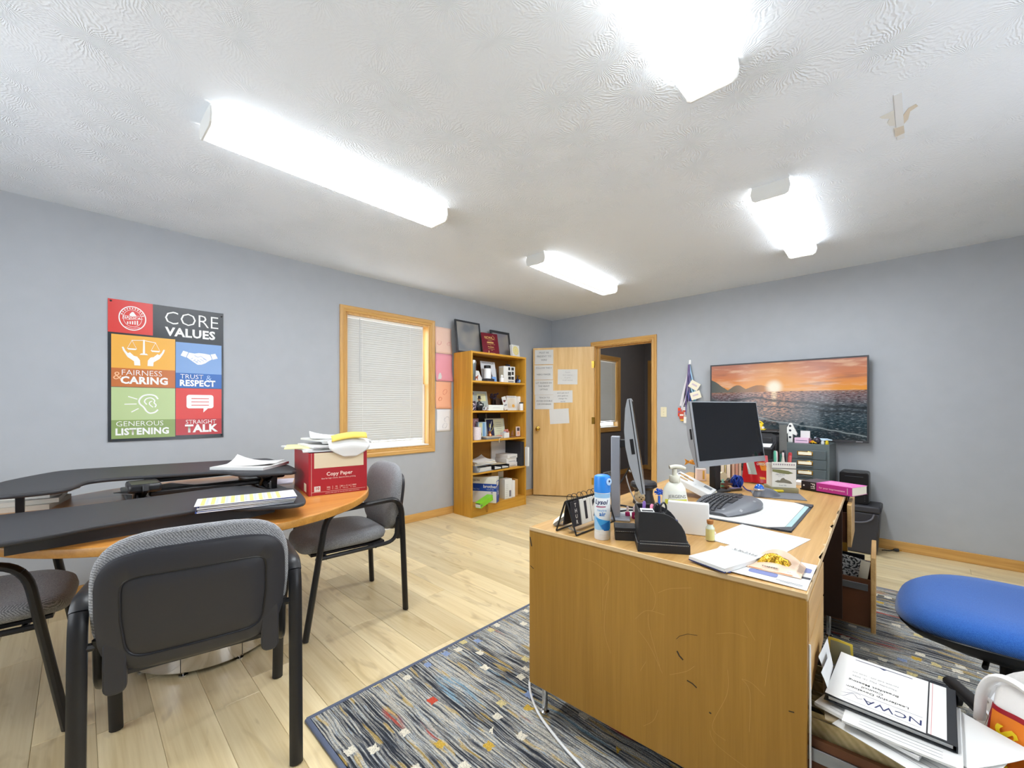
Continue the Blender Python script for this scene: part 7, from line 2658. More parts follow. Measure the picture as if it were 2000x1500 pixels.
leaning_frame('large dark frame with a blurred grey picture, left on top of the bookcase',-.285,.045,.185,.375,.13,.020,blur_mat('blurred grey picture','70747C','9A968E'))
leaning_frame('dark frame with a thick border behind the maroon plaque on the bookcase',.245,.055,.165,.330,.15,.030,blur_mat('blurred mauve picture','7E7C88','9A948C'))
pq = item('award_plaque','maroon award plaque with gold lettering leaning on top of the bookcase','plaque',-.030,-.040,5,-.12)
pq.rotation_euler = (-.20,0,SHR - .12)
MAR = mat('maroon plaque face','6E1226',.25)
GLD = mat('gold plaque print','E0B86A',.4)
G().box(-.118,.118,0,.014,0,.262).build('board',MAR,pq,bevel=.003)
txt(pq,'NCWA',.036,(-.022,-.0006,.205),GLD,FRONT,.01)
g = G().stroke([(.030,.195),(.045,.19),(.062,.20),(.066,.215),(.052,.222),(.046,.235),(.038,.228)],.003,-.0006)
g.rect(-.07,.072,.186,.188,-.0006)
g.build('swan_mark',GLD,pq,smooth=0)
txt(pq,'Presented to',.012,(-.005,-.0006,.168),GLD,FRONT)
G().rect(-.05,.045,.140,.152,-.0006).build('name_bar',GLD,pq,smooth=0)
txt(pq,'in recognition of service',.012,(.005,-.0006,.126),GLD,FRONT)
txt(pq,'as',.011,(.0,-.0006,.112),GLD,FRONT)
txt(pq,'President',.022,(.0,-.0006,.092),GLD,FRONT,.01)
txt(pq,'Board of Directors',.012,(.005,-.0006,.070),GLD,FRONT)
txt(pq,'2019',.011,(.01,-.0006,.052),GLD,FRONT)
g = G().stroke([(-.04,.012),(-.036,.045)],.008,-.0006).rect(-.02,.055,.018,.020,-.0006)
g.build('seal_mark',GLD,pq,smooth=0)
gc = item('greeting_card','white greeting card with a yellow wreath at the right end of the bookcase top','card',.352,-.070,5,.1)
gc.rotation_euler = (-.10,0,SHR + .1)
G().box(-.075,.075,0,.0008,0,.150).box(-.075,-.073,.0008,.03,0,.150).build('card',WHITE,gc,smooth=0)
YW2 = mat('pale yellow flower print','E4D68A',.7)
g = G()
for i in range(12):
 a = 2 * PI * i / 12
 g.poly([(.045 * math.cos(a) + .014 * math.cos(q),.080 + .045 * math.sin(a) + .014 * math.sin(q)) for q in [2 * PI * k / 8 for k in range(8)]],-.0004)
g.poly([(.030 * math.cos(q),.080 + .030 * math.sin(q)) for q in [2 * PI * k / 16 for k in range(16)]],-.0005)
g.build('wreath_print',YW2,gc,smooth=0)

# ---- shelf 4 (top shelf)
o = item('tumbler','grey metal tumbler with a silver lid at the left of the top shelf','tumbler',-.362,-.085,4)
G().lathe([(.026,0),(.028,.003),(.036,.17),(.037,.19)],20).build('body',mat('grey tumbler metal','7A8486',.35,.5),o)
G().lathe([(.0385,.1902),(.039,.21),(.034,.225),(.02,.232)],20).build('lid',mat('silver lid','C6CACC',.25,.6),o)
o = item('boxed_sign','dark red box printed NAJOCA in orange letters on the top shelf','box',-.275,.050,4)
G().box(-.095,.085,0,.05,0,.178).build('box',mat('dark red box','6A1A1E',.5),o,bevel=.002)
txt(o,'NAJOCA',.052,(-.005,-.0008,.135),mat('orange letters','E2583A',.5),FRONT,.03,sx=.72)
o = item('box','brown and black box at the back of the top shelf above the dark red box','box',-.235,.105,4)
G().box(-.10,.10,0,.03,0,.225).build('box',mat('olive brown box','6E5A34',.6),o,bevel=.002)
o = item('mailer','white wedge shaped mailer with a small brown animal picture on the top shelf','card',-.262,-.060,4,.05)
g = G().prism([(-.085,0),(.085,0),(.03,.06),(.0,.115),(-.070,.118)],0,.012,RX(PI / 2))
g.build('card',WHITE,o,bevel=.0008,seg=1)
g = G().poly([(-.060,.012),(-.045,.012),(-.044,.03),(-.028,.03),(-.026,.012),(-.014,.012),(-.016,.045),(-.006,.064),(-.018,.066),(-.03,.052),(-.05,.050)],-.0125)
g.build('animal_print',mat('rust print','9A4A2A',.7),o,smooth=0)
o = item('supplement_jar','white jar with a black lid left of the magazine on the top shelf','jar',-.150,-.092,4,0)
o.location.z += .0302
G().lathe([(.040,0),(.043,.003),(.043,.110),(.036,.118)],24).build('body',mat('white jar plastic','E9EAEC',.35),o)
G().lathe([(.037,.1182),(.039,.120),(.039,.150),(.036,.153)],24).build('lid',SATINBLK,o)
o = item('book','low dark book lying under the white jar on the top shelf','book',-.150,-.092,4,.05)
G().box(-.062,.062,-.052,.055,0,.030).build('cover',mat('near black cover','24242A',.5),o,bevel=.002)
G().box(-.058,.0622,-.048,.0552,.004,.026).build('pages',CREAM,o,smooth=0)
o = item('magazine','magazine titled WHOLESALER with a dark haired woman on its cover','magazine',-.050,-.026,4,.02)
o.rotation_euler = (-.16,0,SHR + .02)
G().box(-.118,.118,0,.004,0,.245).build('pages',mat('pale grey cover','D4D8DE',.35),o,smooth=0)
txt(o,'WHOLESALER',.040,(0,-.0006,.222),mat('cover title grey','8A9098',.5),FRONT,.0,sx=.74)
def flat(o,pts,m,name,y=-.0006):
 return G().poly(pts,y).build(name,m,o,smooth=0)
flat(o,[(-.052,.0),(-.046,.05),(-.040,.11),(-.030,.17),(-.006,.192),(.022,.184),(.040,.15),(.046,.10),(.060,.05),(.056,.0)],mat('dark hair print','3A2A26',.5),'hair_print')
flat(o,[(-.062,0),(-.054,.045),(-.024,.075),(.026,.072),(.078,.060),(.094,.03),(.098,0)],mat('dark suit print','34343E',.5),'suit_print',-.0009)
flat(o,[(-.014,.062),(-.016,.085),(-.026,.11),(-.026,.14),(-.014,.168),(.006,.174),(.020,.160),(.026,.13),(.020,.10),(.012,.08),(.012,.06),(.0,.045)],mat('skin tone print','D8A98C',.5),'face_print',-.0011)
flat(o,[(-.010,.048),(.0,.03),(.012,.05),(.0,.062)],WHITE,'shirt_print',-.0013)
G().add([(a,-.0014,b) for a,b in ((-.016,.132),(-.006,.132),(-.006,.136),(-.016,.136),(.006,.133),(.016,.133),(.016,.137),(.006,.137),(-.008,.098),(.010,.098),(.006,.093),(-.004,.093))],[(0,1,2,3),(4,5,6,7),(11,10,9,8)]).build('feature_print',mat('brown print','6A3A30',.6),o,smooth=0)
o = item('folded_card','sky blue folded card in front of the magazine on the top shelf','card',-.055,-.115,4,.1)
o.rotation_euler = (-.25,0,SHR + .1)
G().box(-.035,.035,0,.0012,0,.060).build('card',mat('sky blue card','6A9AD8',.5),o,smooth=0)
o = item('leaflet','pink edged leaflet lying along the front of the top shelf','paper',-.10,-.1235,4,0)
G().box(-.10,.06,-.022,-.006,0,.0012).build('sheet',mat('pink leaflet','E8B8AE',.7),o,smooth=0)
o = item('figurine','small white round headed figurine right of the magazine','figurine',.068,-.105,4)
G().lathe([(.022,0),(.026,.004),(.026,.045),(.015,.056)],14).build('body',mat('white ceramic','ECECEC',.3),o)
G().ball((0,0,.072),.017,12).build('head',mat('white ceramic','ECECEC',.3),o)
o = item('photo','unframed grey photograph behind the small white figurine','photo',.075,.03,4)
o.rotation_euler = (-.12,0,SHR)
G().box(-.07,.06,0,.001,0,.172).build('print',blur_mat('grey brown photo','5E5A52','9A958A'),o,smooth=0)
o = item('boxed_gift','white box printed with black squares on the top shelf','box',.205,-.055,4,-.06)
G().box(-.092,.092,-.045,.045,0,.196).build('box',WHITE,o,bevel=.002)
g = G()
for a,b,c_,d in ((-.020,.012,.150,.185),(.030,.072,.150,.185),(-.026,.026,.085,.130),(.036,.070,.095,.135),(-.020,.024,.038,.075),(.030,.072,.038,.075)):
 g.rect(a,b,c_,d,-.0456)
g.build('black_squares',INK,o,smooth=0)
G().rect(-.02,.07,.006,.024,-.0456).build('grey_strip',GREYINK,o,smooth=0)
G().box(-.0925,-.092,-.04,.04,.02,.18).build('side_print',mat('beige side print','D9CFB8',.7),o,smooth=0)
o = item('small_camera','dark little camera sitting on the white box of black squares','camera',.245,-.03,4,0)
o.location.z += .1965
G().box(-.03,.03,-.014,.014,0,.032).build('body',SATINBLK,o,bevel=.003)
G().lathe([(.011,0),(.011,.014),(.009,.015)],14,T(0,-.014,.016) @ RX(PI / 2)).build('lens',mat('violet lens','3E3A5A',.1),o)
o = item('photo','brown toned photograph at the back of the top shelf right of the magazine','photo',.125,.085,4)
o.rotation_euler = (-.1,0,SHR)
G().box(-.09,.09,0,.001,0,.215).build('print',blur_mat('rust brown photo','5A3A24','9A6A3A'),o,smooth=0)
o = item('bell_ornament','dark blue bell shaped ornament at the right of the top shelf','ornament',.375,-.07,4)
G().lathe([(.030,0),(.036,.004),(.034,.03),(.018,.052),(.006,.062),(.004,.09)],18).build('body',mat('dark blue glaze','1E2C52',.15),o)
G().box(-.036,.036,-.006,.006,.0902,.096).build('top_bar',BLACKPL,o,bevel=.002)
flat(o,[(.020 * math.cos(q) * .8,.028 + .020 * math.sin(q)) for q in [2 * PI * k / 12 for k in range(12)]],mat('pale blue glaze spot','7FA8E0',.3),'glaze_spot',-.0362)

# ---- shelf 3
o = item('certificate_frame','framed certificate with a purple corner on the second shelf down','frame',-.195,.0,3,.02)
o.rotation_euler = (-.18,0,SHR + .02)
SILF = mat('thin silver frame','C2C8C0',.3,.3)
g = G().box(-.158,.158,0,.012,0,.010).box(-.158,.158,0,.012,.215,.225).box(-.158,-.148,0,.012,.010,.215).box(.148,.158,0,.012,.010,.215)
g.build('frame',SILF,o,bevel=.001)
pc = G().box(-.148,.148,.004,.008,.010,.215).build('mount',mat('grey green mount','AEB6AE',.6),o,smooth=0)
for (a,b,c_,d,m,nm) in ((-.148,-.05,.185,.214,mat('purple banner','5A4A8A',.6),'purple_banner'),(.0,.130,.110,.195,mat('pale certificate','D6D3A4',.7),'certificate'),(-.148,-.06,.095,.182,mat('silver grey panel','B8BEBE',.6),'photo_panel'),(-.14,.09,.012,.085,mat('dark teal panel','2A3A40',.5),'dark_panel')):
 G().rect(a,b,c_,d,.0034).build(nm,m,o,smooth=0)
g = G()
for k in range(4):
 g.rect(.02 + .01 * k,.11 - .008 * k,.172 - k * .014,.1735 - k * .014,.0030)
g.build('printed_lines',GREYINK,o,smooth=0)
o = item('figurine','dark bottle shaped figurine with a hat in front of the certificate','figurine',-.258,-.075,3)
G().lathe([(.034,0),(.038,.004),(.042,.06),(.030,.095),(.014,.105)],16,sy=.7).build('body',mat('black resin','17181E',.35),o)
G().ball((0,0,.122),.017,12).build('head',mat('tan resin','B08A68',.5),o)
G().lathe([(.024,.132),(.024,.136),(.016,.137),(.015,.165),(.004,.167)],16).build('hat',mat('black resin','17181E',.35),o)
G().box(-.020,.020,-.0305,-.0295,.062,.070).build('white_bar',WHITE,o,smooth=0)
o = item('patterned_mug','dark mug with a white floral pattern at the left of the second shelf','mug',-.360,-.085,3)
FLO = bpy.data.materials.new('floral glaze')
FLO.use_nodes = True
nt = FLO.node_tree
tc = nd(nt,'ShaderNodeTexCoord')
vo = nd(nt,'ShaderNodeTexVoronoi',i_Scale=60.0)
nt.links.new(tc.outputs['Object'],vo.inputs['Vector'])
r_ = ramp(nt,[(.25,'E6DDE4'),(.42,'5A4A62'),(.7,'2A2432')])
nt.links.new(vo.outputs['Distance'],r_.inputs[0])
nt.links.new(r_.outputs[0],nt.nodes['Principled BSDF'].inputs['Base Color'])
G().lathe([(.032,0),(.036,.004),(.038,.105),(.034,.106),(.032,.012)],18).build('body',FLO,o)
G().tube([(.037 + .022 * math.sin(q),0,.055 + .026 * math.cos(q)) for q in [PI * k / 8 for k in range(9)]],.004,6).build('handle',FLO,o)
o = item('goggles','white rimmed glasses lying in front of the dark figurine','glasses',-.205,-.125,3,.1)
for s in (-1,1):
 G().tube([(.025 * s + .021 * math.cos(q),0,.024 + .020 * math.sin(q)) for q in [2 * PI * k / 14 for k in range(14)]],.0032,6,closed=True).build('rim',mat('white frame plastic','DADCE8',.3),o)
G().box(-.048,.048,-.004,.02,0,.0035).build('red_base',mat('dark red base','7A1E2E',.5),o,smooth=0)
o = item('long_carton','long low white carton at the front of the second shelf','box',-.045,-.095,3)
G().box(-.118,.122,-.035,.035,0,.064).build('carton',mat('cool white carton','E6EAE4',.6),o,bevel=.003)
g = G().rect(-.06,.06,.028,.030,-.0356).rect(-.05,.05,.036,.038,-.0356)
g.build('printed_lines',LIGHTINK,o,smooth=0)
o = item('photo_easel','dark brown easel back tilted behind the white phone card','frame',.115,-.02,3,.1)
o.rotation_euler = (-.25,.22,SHR + .1)
G().box(-.055,.055,0,.010,.012,.150).build('board',mat('dark umber board','3E2E24',.6),o,bevel=.002)
o = item('phone_card','white leaning card with a red shoe picture on the second shelf','card',.195,-.060,3,.05)
o.rotation_euler = (-.12,-.22,SHR + .05)
G().box(-.036,.036,0,.004,.0,.162).build('card',WHITE,o,bevel=.001)
flat(o,[(-.022,.10),(.0,.092),(.022,.108),(.018,.120),(-.006,.118),(-.02,.128)],mat('maroon print','6A3A44',.6),'picture_print')
G().rect(-.024,.024,.05,.066,-.0006).build('grey_strip',GREYINK,o,smooth=0)
o = item('desk_calendar','white desk calendar with a beige picture on the second shelf','calendar',.305,-.050,3,-.05)
o['label'] = 'white spiral desk calendar with a beige picture on the second shelf'
o.rotation_euler = (-.10,0,SHR - .05)
G().box(-.082,.082,0,.004,0,.178).build('page',WHITE,o,smooth=0)
G().box(-.070,.060,-.0006,0,.030,.150).build('picture',blur_mat('beige picture','C9BBA2','E2DED6'),o,smooth=0)
flat(o,[(.020 + .022 * math.cos(q),.055 + .020 * math.sin(q)) for q in [2 * PI * k / 12 for k in range(12)]],mat('amber print','D8A048',.6),'picture_print',-.001)
g = G()
for k in range(8):
 g.rect(-.07 + k * .017,-.062 + k * .017,.160,.170,-.0006)
g.build('spiral_print',INK,o,smooth=0)
o = item('rounded_box','rounded white box at the right end of the second shelf','box',.405,-.02,3)
G().prism(rrect(.030,.172,.012,4,0,.087),-.06,.06,RX(PI / 2)).build('box',mat('ivory box','E8E4DE',.5),o,bevel=.003)
o = item('small_jar','small white jar with a dark lid standing proud of the second shelf front','jar',.386,-.122,3)
G().lathe([(.024,0),(.025,.003),(.025,.080),(.022,.084)],16).build('body',mat('white jar plastic','E9EAEC',.35),o)
G().lathe([(.0255,.0842),(.026,.098),(.024,.100)],16).build('lid',mat('dark lid','34363A',.4),o)
o = item('dried_flowers','dark dried flower ornament at the back of the second shelf','flowers',.125,.085,3)
G().lathe([(.03,0),(.034,.01),(.028,.12),(.03,.125)],14).build('vase',mat('dark brown vase','2E2420',.5),o)
g = G()
rr = random.Random(6)
for k in range(24):
 g.ball((rr.uniform(-.05,.05),rr.uniform(-.025,.025),rr.uniform(.13,.205)),rr.uniform(.008,.014),6)
g.build('petals',mat('dull violet petals','4A3E50',.8),o)['kind'] = 'stuff'
o = item('wooden_sign','brown wooden board leaning at the back of the second shelf','panel',.02,.095,3)
o.rotation_euler = (-.08,0,SHR)
G().box(-.06,.06,0,.012,0,.20).build('board',wood('amber panel','7A4E1E','A06E2E','z',1.0),o,bevel=.002)

# ---- shelf 2
o = item('magazine_file','pink tinted clear magazine file with a finger hole on the middle shelf','file box',-.262,.03,2)
PKC = mat('pink clear plastic','D9A6B6',.15,trans=.35)
G().box(-.09,.085,0,.003,0,.235).box(-.09,-.087,.003,.09,0,.235).box(.082,.085,.003,.09,0,.235).build('shell',PKC,o,smooth=0)
G().tube([(.045 + .020 * math.cos(q),-.001,.195 + .020 * math.sin(q)) for q in [2 * PI * k / 18 for k in range(18)]],.0035,6,closed=True).build('hole_rim',mat('pale pink rim','ECD6DC',.3),o)
G().box(-.080,.075,.02,.08,.002,.17).build('papers',mat('pinkish papers','C7A9B2',.8),o,smooth=0)
o = item('dark_glasses','dark folded spectacles hanging at the left end of the middle shelf','glasses',-.392,-.08,2)
G().tube(cat_rom([(0,0,.0035),(-.004,0,.06),(.006,0,.12),(.014,0,.17)],5),.0035,6).tube(cat_rom([(.012,0,.0035),(.010,0,.06),(.018,0,.12),(.020,0,.16)],5),.003,6).build('temple',SATINBLK,o)
o = item('speckled_cup','white speckled utensil cup at the front left of the middle shelf','cup',-.318,-.095,2)
SPK = bpy.data.materials.new('speckled glaze')
SPK.use_nodes = True
nt = SPK.node_tree
tc = nd(nt,'ShaderNodeTexCoord')
vo = nd(nt,'ShaderNodeTexVoronoi',i_Scale=140.0)
nt.links.new(tc.outputs['Object'],vo.inputs['Vector'])
r_ = ramp(nt,[(.1,'9A8E9A'),(.3,'E2D9E0')])
nt.links.new(vo.outputs['Distance'],r_.inputs[0])
nt.links.new(r_.outputs[0],nt.nodes['Principled BSDF'].inputs['Base Color'])
G().lathe([(.050,0),(.054,.004),(.056,.142),(.052,.143),(.050,.01)],22).build('body',SPK,o)
G().tube([(.056 + .018 * math.sin(q),0,.06 + .026 * math.cos(q)) for q in [PI * k / 8 for k in range(9)]],.005,6).build('handle',mat('dark green handle','3E4A40',.4),o)
o = item('blue_carton','light blue carton standing right of the pink file on the middle shelf','box',-.172,-.035,2,-.1)
LBC = mat('light blue carton','A8C2D6',.5)
G().box(-.062,.055,0,.045,0,.195).build('carton',LBC,o,bevel=.004)
G().rect(-.05,-.005,.01,.185,-.0006).build('yellow_band',mat('pale yellow green band','CFCFA0',.6),o,smooth=0)
G().rect(.005,.03,.01,.185,-.0006).build('blue_band',mat('mid blue band','6E9AC4',.6),o,smooth=0)
o = item('easel_board','large black easel back behind the second certificate','board',.075,.085,2)
o.rotation_euler = (-.1,0,SHR)
G().box(-.185,.185,0,.012,0,.285).build('board',SATINBLK,o,bevel=.002)
G().box(-.070,-.052,-.008,-.0005,.10,.285).build('strut',mat('grey strut','7A7670',.5),o,smooth=0)
o = item('certificate_frame','framed certificate with a navy left half on the middle shelf','frame',.090,.005,2,-.02)
o.rotation_euler = (-.16,0,SHR - .02)
g = G().box(-.152,.152,0,.012,0,.012).box(-.152,.152,0,.012,.218,.230).box(-.152,-.140,0,.012,.012,.218).box(.140,.152,0,.012,.012,.218)
g.build('frame',SILF,o,bevel=.001)
G().box(-.140,-.025,.004,.008,.012,.218).build('navy_half',mat('navy certificate half','26284A',.5),o,smooth=0)
G().box(-.025,.140,.004,.008,.012,.218).build('cream_half',mat('cream certificate half','D8D9BC',.6),o,smooth=0)
g = G()
for k in range(5):
 g.rect(.01 + .006 * (k % 2),.10,.180 - k * .026,.183 - k * .026,.0034)
g.build('printed_lines',GREYINK,o,smooth=0)
g = G().poly([(-.10,.14),(-.09,.17),(-.075,.165),(-.07,.14),(-.062,.12),(-.10,.125)],.0034).stroke([(-.13,.04),(-.05,.10),(-.02,.16)],.008,.0034)
g.build('gold_green_print',mat('yellow green print','B9B04A',.5),o,smooth=0)
o = item('inkwell','copper inkwell with a white quill on the middle shelf','inkwell',-.098,-.075,2,0)
o.location.z += .0304
COP = mat('copper','B8734A',.3,.8)
G().lathe([(.026,0),(.030,.004),(.022,.022),(.014,.034),(.018,.044),(.018,.058)],18).build('pot',COP,o)
G().tube([(0,0,.05),(.012,0,.11),(.030,0,.175)],[.002,.004,.001],6).build('quill',WHITE,o)
o = item('tablet_box','flat grey box lying at the front of the middle shelf','box',-.100,-.085,2,.03)
G().box(-.115,.125,-.06,.06,0,.020).build('body',mat('mid grey box','77787A',.4),o,bevel=.002)
G().box(-.108,.118,-.054,.05,.0202,.030).build('lid_sheet',mat('pale card lid','C8BBA8',.6),o,bevel=.001)
o = item('ribbon_cord','white cord with a frayed end hanging over the middle shelf front','cord',-.02,-.150,2)
G().tube(cat_rom([(.045,.02,.004),(.03,.0,.004),(.0,-.006,.003),(-.008,-.010,-.02),(-.004,-.010,-.045)],5),.003,6).build('cord',mat('cream cord','E6DAC0',.8),o)
o = item('sweet_tin','little red and white tin on the middle shelf in front of the certificate','tin',.045,-.085,2)
G().box(-.038,.038,-.02,.02,0,.022).build('tin',mat('cream tin','E2D2B4',.4),o,bevel=.003)
G().box(-.036,.030,-.018,.018,.0222,.034).build('lid',mat('coral lid','D8705A',.4),o,bevel=.003)
o = item('white_cube','white cube shaped gift box on the middle shelf','box',.128,-.095,2)
G().box(-.042,.042,-.035,.035,0,.062).build('box',WHITE,o,bevel=.003)
g = G().ball((-.015,0,.068),.010,8).ball((.012,.004,.067),.009,8)
g.build('bow',mat('pale blue bow','B4C0D4',.5),o)
o = item('flower_pot','small grey pot of pink flowers on the middle shelf','pot',.190,-.060,2)
G().lathe([(.020,0),(.028,.050),(.030,.055),(.026,.056)],16).build('pot',mat('grey clay','8E9098',.6),o)
g = G()
rr = random.Random(3)
for k in range(14):
 g.ball((rr.uniform(-.026,.026),rr.uniform(-.02,.02),rr.uniform(.062,.090)),.011,7)
g.build('blossoms',mat('coral pink petals','D88A82',.7),o)['kind'] = 'stuff'
o = item('carved_animal','brown carved animal figure at the right of the middle shelf','figurine',.270,-.085,2)
WDB = mat('brown carved wood','7A4E34',.45)
g = G().lathe([(.045,0),(.048,.004),(.044,.012)],18,sy=.6)
g.build('base',WDB,o)
subsurf(G().add([(p[0],p[1],p[2]) for p in [(-.038,-.016,.0125),(.034,-.016,.0125),(.034,.016,.0125),(-.038,.016,.0125),(-.026,-.013,.045),(.010,-.012,.060),(.010,.012,.060),(-.026,.013,.045),(.0,-.008,.085),(.018,-.008,.088),(.018,.008,.088),(.0,.008,.085)]],[(0,3,2,1),(0,1,5,4),(1,2,6,5),(2,3,7,6),(3,0,4,7),(4,5,9,8),(5,6,10,9),(6,7,11,10),(7,4,8,11),(8,9,10,11)]).build('animal',WDB,o),2)
o = item('snow_globe_frame','small white photo stand with a brown picture at the right end of the middle shelf','frame',.372,-.085,2)
G().box(-.034,.034,0,.012,0,.125).build('stand',mat('pale rose card','E2CCC4',.5),o,bevel=.002)
flat(o,[(-.022,.072),(.022,.072),(.022,.112),(-.022,.112)],mat('dark photo','4A4048',.5),'photo_print')
flat(o,[(.018 * math.cos(q),.044 + .022 * math.sin(q)) for q in [2 * PI * k / 12 for k in range(12)]],mat('peach print','E0A888',.5),'face_spot')
G().box(-.038,.038,-.012,.012,-.0,.010).build('foot',WDB,o,bevel=.001)

# ---- shelf 1
o = item('lever_file','grey lever file lying on its side on the lower shelf','binder',-.250,-.060,1,.08)
GBI = mat('grey blue binder','8C96A4',.5)
G().box(-.125,.145,-.09,.13,0,.003).box(-.125,.145,-.09,.13,.070,.073).box(-.125,-.122,-.09,.13,.003,.070).build('cover',GBI,o,bevel=.001)
G().box(-.115,.12,-.08,.125,.0035,.045).build('papers',mat('greyish papers','C9C9C6',.8),o,smooth=0)
G().tube([(-.105 + .022 * math.cos(q),-.091,.036 + .022 * math.sin(q)) for q in [2 * PI * k / 16 for k in range(16)]],.004,6,closed=True).build('finger_ring',STEEL,o)
rr = random.Random(14)
PG2 = 'papers piled on the lower shelf'
tops = [('bottom cream folder of the pile on the lower shelf',MANILA,.006),('white papers in the pile on the lower shelf',WHITE,.010),('tan folder in the pile on the lower shelf',mat('tan folder','D2BE98',.8),.005),('thick white papers high in the pile on the lower shelf',WHITE,.014),('topmost bent white sheet of the pile on the lower shelf',WHITE,.003)]
zz = .0735
for i,(lab,m,th) in enumerate(tops):
 p = on_shelf(-.215 + rr.uniform(-.012,.012),-.03 + rr.uniform(-.015,.01),1,zz)
 sheet('paper_bundle',lab,'paper',p,.30,.20,SHR + rr.uniform(-.16,.16),m,th,(0,0,0,0) if i < 4 else (0,.012,.05,.01),PG2)
 zz += th + .0006
o = item('letter_tray','black two slot tray at the front of the lower shelf','tray',.030,-.085,1,.06)
G().box(-.125,.135,-.055,.055,0,.008).box(-.125,.135,.049,.055,.008,.045).box(-.125,-.119,-.055,.049,.008,.045).box(.129,.135,-.055,.049,.008,.045).box(-.0,.006,-.055,.049,.008,.045).build('tray',SATINBLK,o,bevel=.0015)
G().box(-.112,-.008,-.050,.045,.0085,.024).box(.014,.122,-.050,.045,.0085,.020).build('notes',WHITE,o,smooth=0)
o = item('kraft_envelope','tan envelope above the black tray on the lower shelf','envelope',.055,.0,1,-.2,None,.0456)
G().box(-.10,.11,-.07,.05,0,.008).build('envelope',mat('tan envelope','B9A98C',.85),o,bevel=.001)
for i,(dx,dy,h,lab) in enumerate(((.26,.045,.050,'lowest of three paper reams on the lower shelf'),(.255,.050,.050,'middle of three paper reams on the lower shelf'),(.262,.042,.045,'topmost of three paper reams on the lower shelf'))):
 o = item('paper_ream',lab,'paper',dx - .012,dy - .075,1,.02 * (i - 1),'paper reams on the lower shelf',(0,.0505,.101)[i])
 G().box(-.07,.105,-.055,.15,0,h).build('wrapper',mat('ream wrapper','E2E0DE',.6),o,bevel=.003)
 G().rect(-.03,.08,.010,.016,-.0556).build('printed_line',GREYINK,o,smooth=0)
o = item('box_file','white box file upright behind the reams on the lower shelf','file',.165,.120,1)
G().box(-.05,.19,0,.018,0,.300).build('file',mat('cool white file','DDDDDC',.6),o,bevel=.002)
o = item('ring_binder','black ring binder upright at the right of the lower shelf','binder',.382,-.035,1)
G().box(-.028,-.025,-.11,.16,0,.295).box(.025,.028,-.11,.16,0,.295).box(-.025,.025,-.11,-.107,0,.295).build('cover',mat('black binder board','25262C',.45),o,bevel=.001)
G().box(-.022,.022,-.10,.155,.004,.285).build('pages',WHITE,o,smooth=0)
o = item('white_binder','white binder sticking out past the front edge of the lower shelf','binder',.402,-.175,1,-.10)
o.location = on_shelf(.424,-.153,1,-.0)
o.location.x += .028
G().box(-.0115,.0115,-.03,.024,.0005,.230).build('cover',mat('bright white binder','EDEDEE',.4),o,bevel=.002)

# ---- bottom shelf
o = item('toner_carton','blue and white brother printer toner carton jutting out of the bottom shelf','box',-.140,-.054,0,-1.05)
BRB = mat('brother blue print','1B46A0',.45)
BWH = mat('carton white','E2E2DC',.6)
G().box(-.160,.140,-.045,.055,0,.290).build('carton',BWH,o,bevel=.002)
G().rect(-.16,.1402,.130,.215,-.0456).build('blue_band',BRB,o,smooth=0)
G().box(.1402,.1410,-.0456,.055,.002,.250).build('blue_end',BRB,o,smooth=0)
txt(o,'brother',.050,(.065,-.0462,.183),WHITE,FRONT,.02)
txt(o,'at your side',.018,(.068,-.0462,.150),WHITE,FRONT)
txt(o,'TN-750',.024,(-.100,-.0462,.150),mat('pale blue print','A8BCE0',.5),FRONT)
txt(o,'TN-750',.026,(-.100,-.0462,.250),INK,FRONT,.01)
g = G()
for k in range(4):
 g.rect(.075,.098,.030 + .026 * k,.046 + .026 * k,-.0458)
g.build('grey_icons',GREYINK,o,smooth=0)
EP = ((0,0,1),(0,-1,0))
SIDE = ((0,1,0),(0,0,1))
txt(o,'BK',.040,(.1416,.024,.11),WHITE,((0,0,1),(0,-1,0)),.03)
txt(o,'Toner',.026,(.1416,-.018,.11),WHITE,((0,0,1),(0,-1,0)),.0)
g = G().add([(.1414,-.03,.19),(.1414,.03,.20),(.1414,.04,.235),(.1414,.0,.245),(.1414,-.035,.235)],[(0,1,2,3,4)])
g.build('white_splash',WHITE,o,smooth=0)
o = item('green_binder','lime green ring binder lying tilted at the front of the bottom shelf','binder',-.325,-.190,0,.25)
o.rotation_euler = (0,math.radians(-12),SHR + .22)
GRN = mat('lime green vinyl','84CC2E',.35)
G().box(-.09,.15,-.050,.020,.0,.003).box(-.09,.15,-.050,.020,.057,.060).box(-.09,.15,-.053,-.050,.0,.060).build('cover',GRN,o,bevel=.0012)
G().box(-.085,.14,-.046,.018,.0035,.040).build('pages',WHITE,o,smooth=0)
G().lathe([(.012,0),(.012,.001)],14,T(-.070,-.0535,.03) @ RX(PI / 2)).build('finger_hole',STEEL,o)
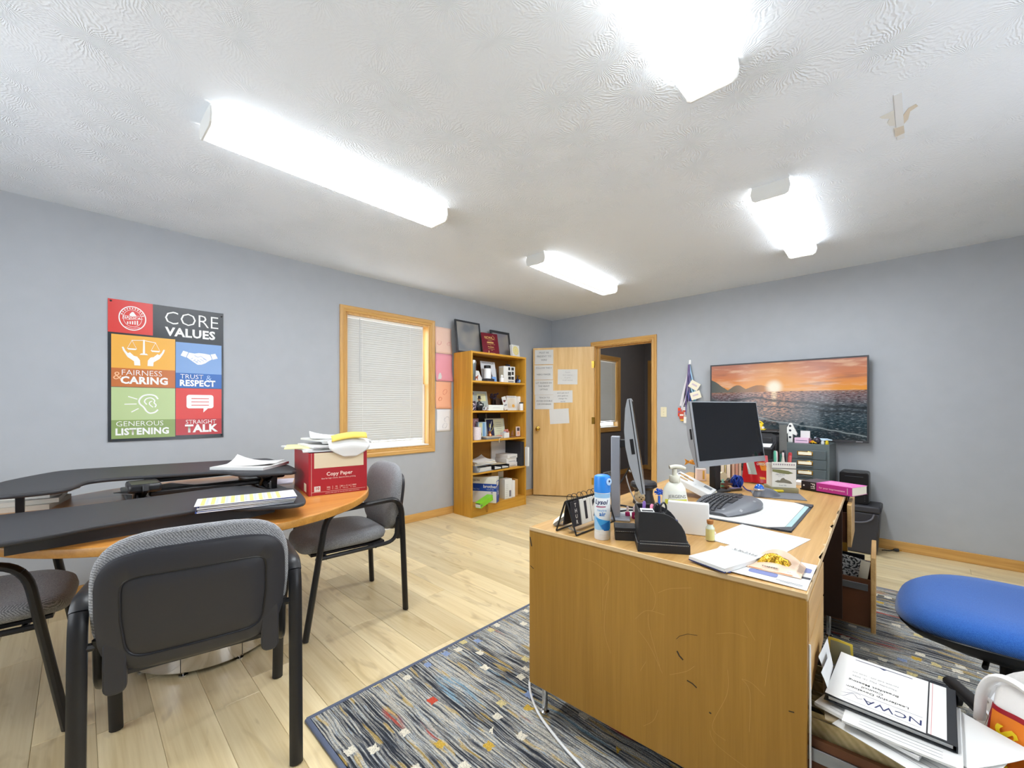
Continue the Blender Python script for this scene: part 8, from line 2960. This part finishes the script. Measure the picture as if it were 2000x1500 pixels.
for i,(lx,w,ly,d,h,rz,c_,lab) in enumerate(((.160,.058,-.125,.10,.232,-.05,'E2E4E2','white printed carton standing in front on the bottom shelf'),(.258,.024,-.115,.10,.200,-.1,'ECECEA','narrow white box beside the printed carton on the bottom shelf'),(.330,.022,-.095,.10,.205,-.1,'C0924E','brown cardboard piece at the right of the bottom shelf'),(.085,.055,.03,.07,.318,0,'B89A62','tan carton at the back of the bottom shelf'),(.190,.050,.04,.06,.300,0,'9CC4A4','pale green carton at the back of the bottom shelf'))):
 o = item('carton',lab,'box',lx,ly,0,rz,'cartons on the bottom shelf')
 G().box(-w,w,0,d,0,h).build('carton',mat('carton ' + c_,c_,.7),o,bevel=.002)
 if i == 0:
  G().rect(.012,.042,.02,.095,-.0006).build('photo_print',mat('grey violet print','7A7884',.6),o,smooth=0)
  g = G()
  for k in range(7):
   g.rect(-.045,-.005,.03 + k * .022,.034 + k * .022,-.0006)
  g.build('printed_lines',LIGHTINK,o,smooth=0)
 if i == 4:
  G().rect(-w,w,.23,.30,-.0006).build('white_top',BWH,o,smooth=0)
o = item('cord_loop','thin brown cord loop hanging from the bottom shelf over the kick board','cord',-.215,-.1535,0)
G().tube([(.014 * math.sin(q),-.003,-.045 + .042 * math.cos(q)) for q in [2 * PI * k / 16 for k in range(16)]],.0022,5,closed=True).build('cord',mat('brown cord','7A4A1A',.7),o)

# ---- rest every loose thing exactly on what carries it
def low(o,M=None):
 M = (M @ o.matrix_basis) if M is not None else o.matrix_basis.copy()
 z = min(((M @ v.co).z for v in o.data.vertices),default=9) if o.type == 'MESH' else 9
 for ch in kids.get(o.name,()):
  z = min(z,low(ch,M))
 return z

kids = {}
for o in bpy.data.objects:
 if o.parent:
  kids.setdefault(o.parent.name,[]).append(o)
LEVELS_Z = [DZ] + SH + [1.8072]
for o in list(bpy.data.objects):
 if o.parent or not o.get('category') or o['category'] in ('desk','bookcase','cord','lanyard','light'):
  continue
 z = low(o)
 for L in LEVELS_Z:
  if abs(o.location.z - L) < .0005 and (o.location.x > -1.5 if L == DZ else o.location.x < -3):
   if z < L + .0004 or z > L + .0012:
    o.location.z += L + .0006 - z
   break
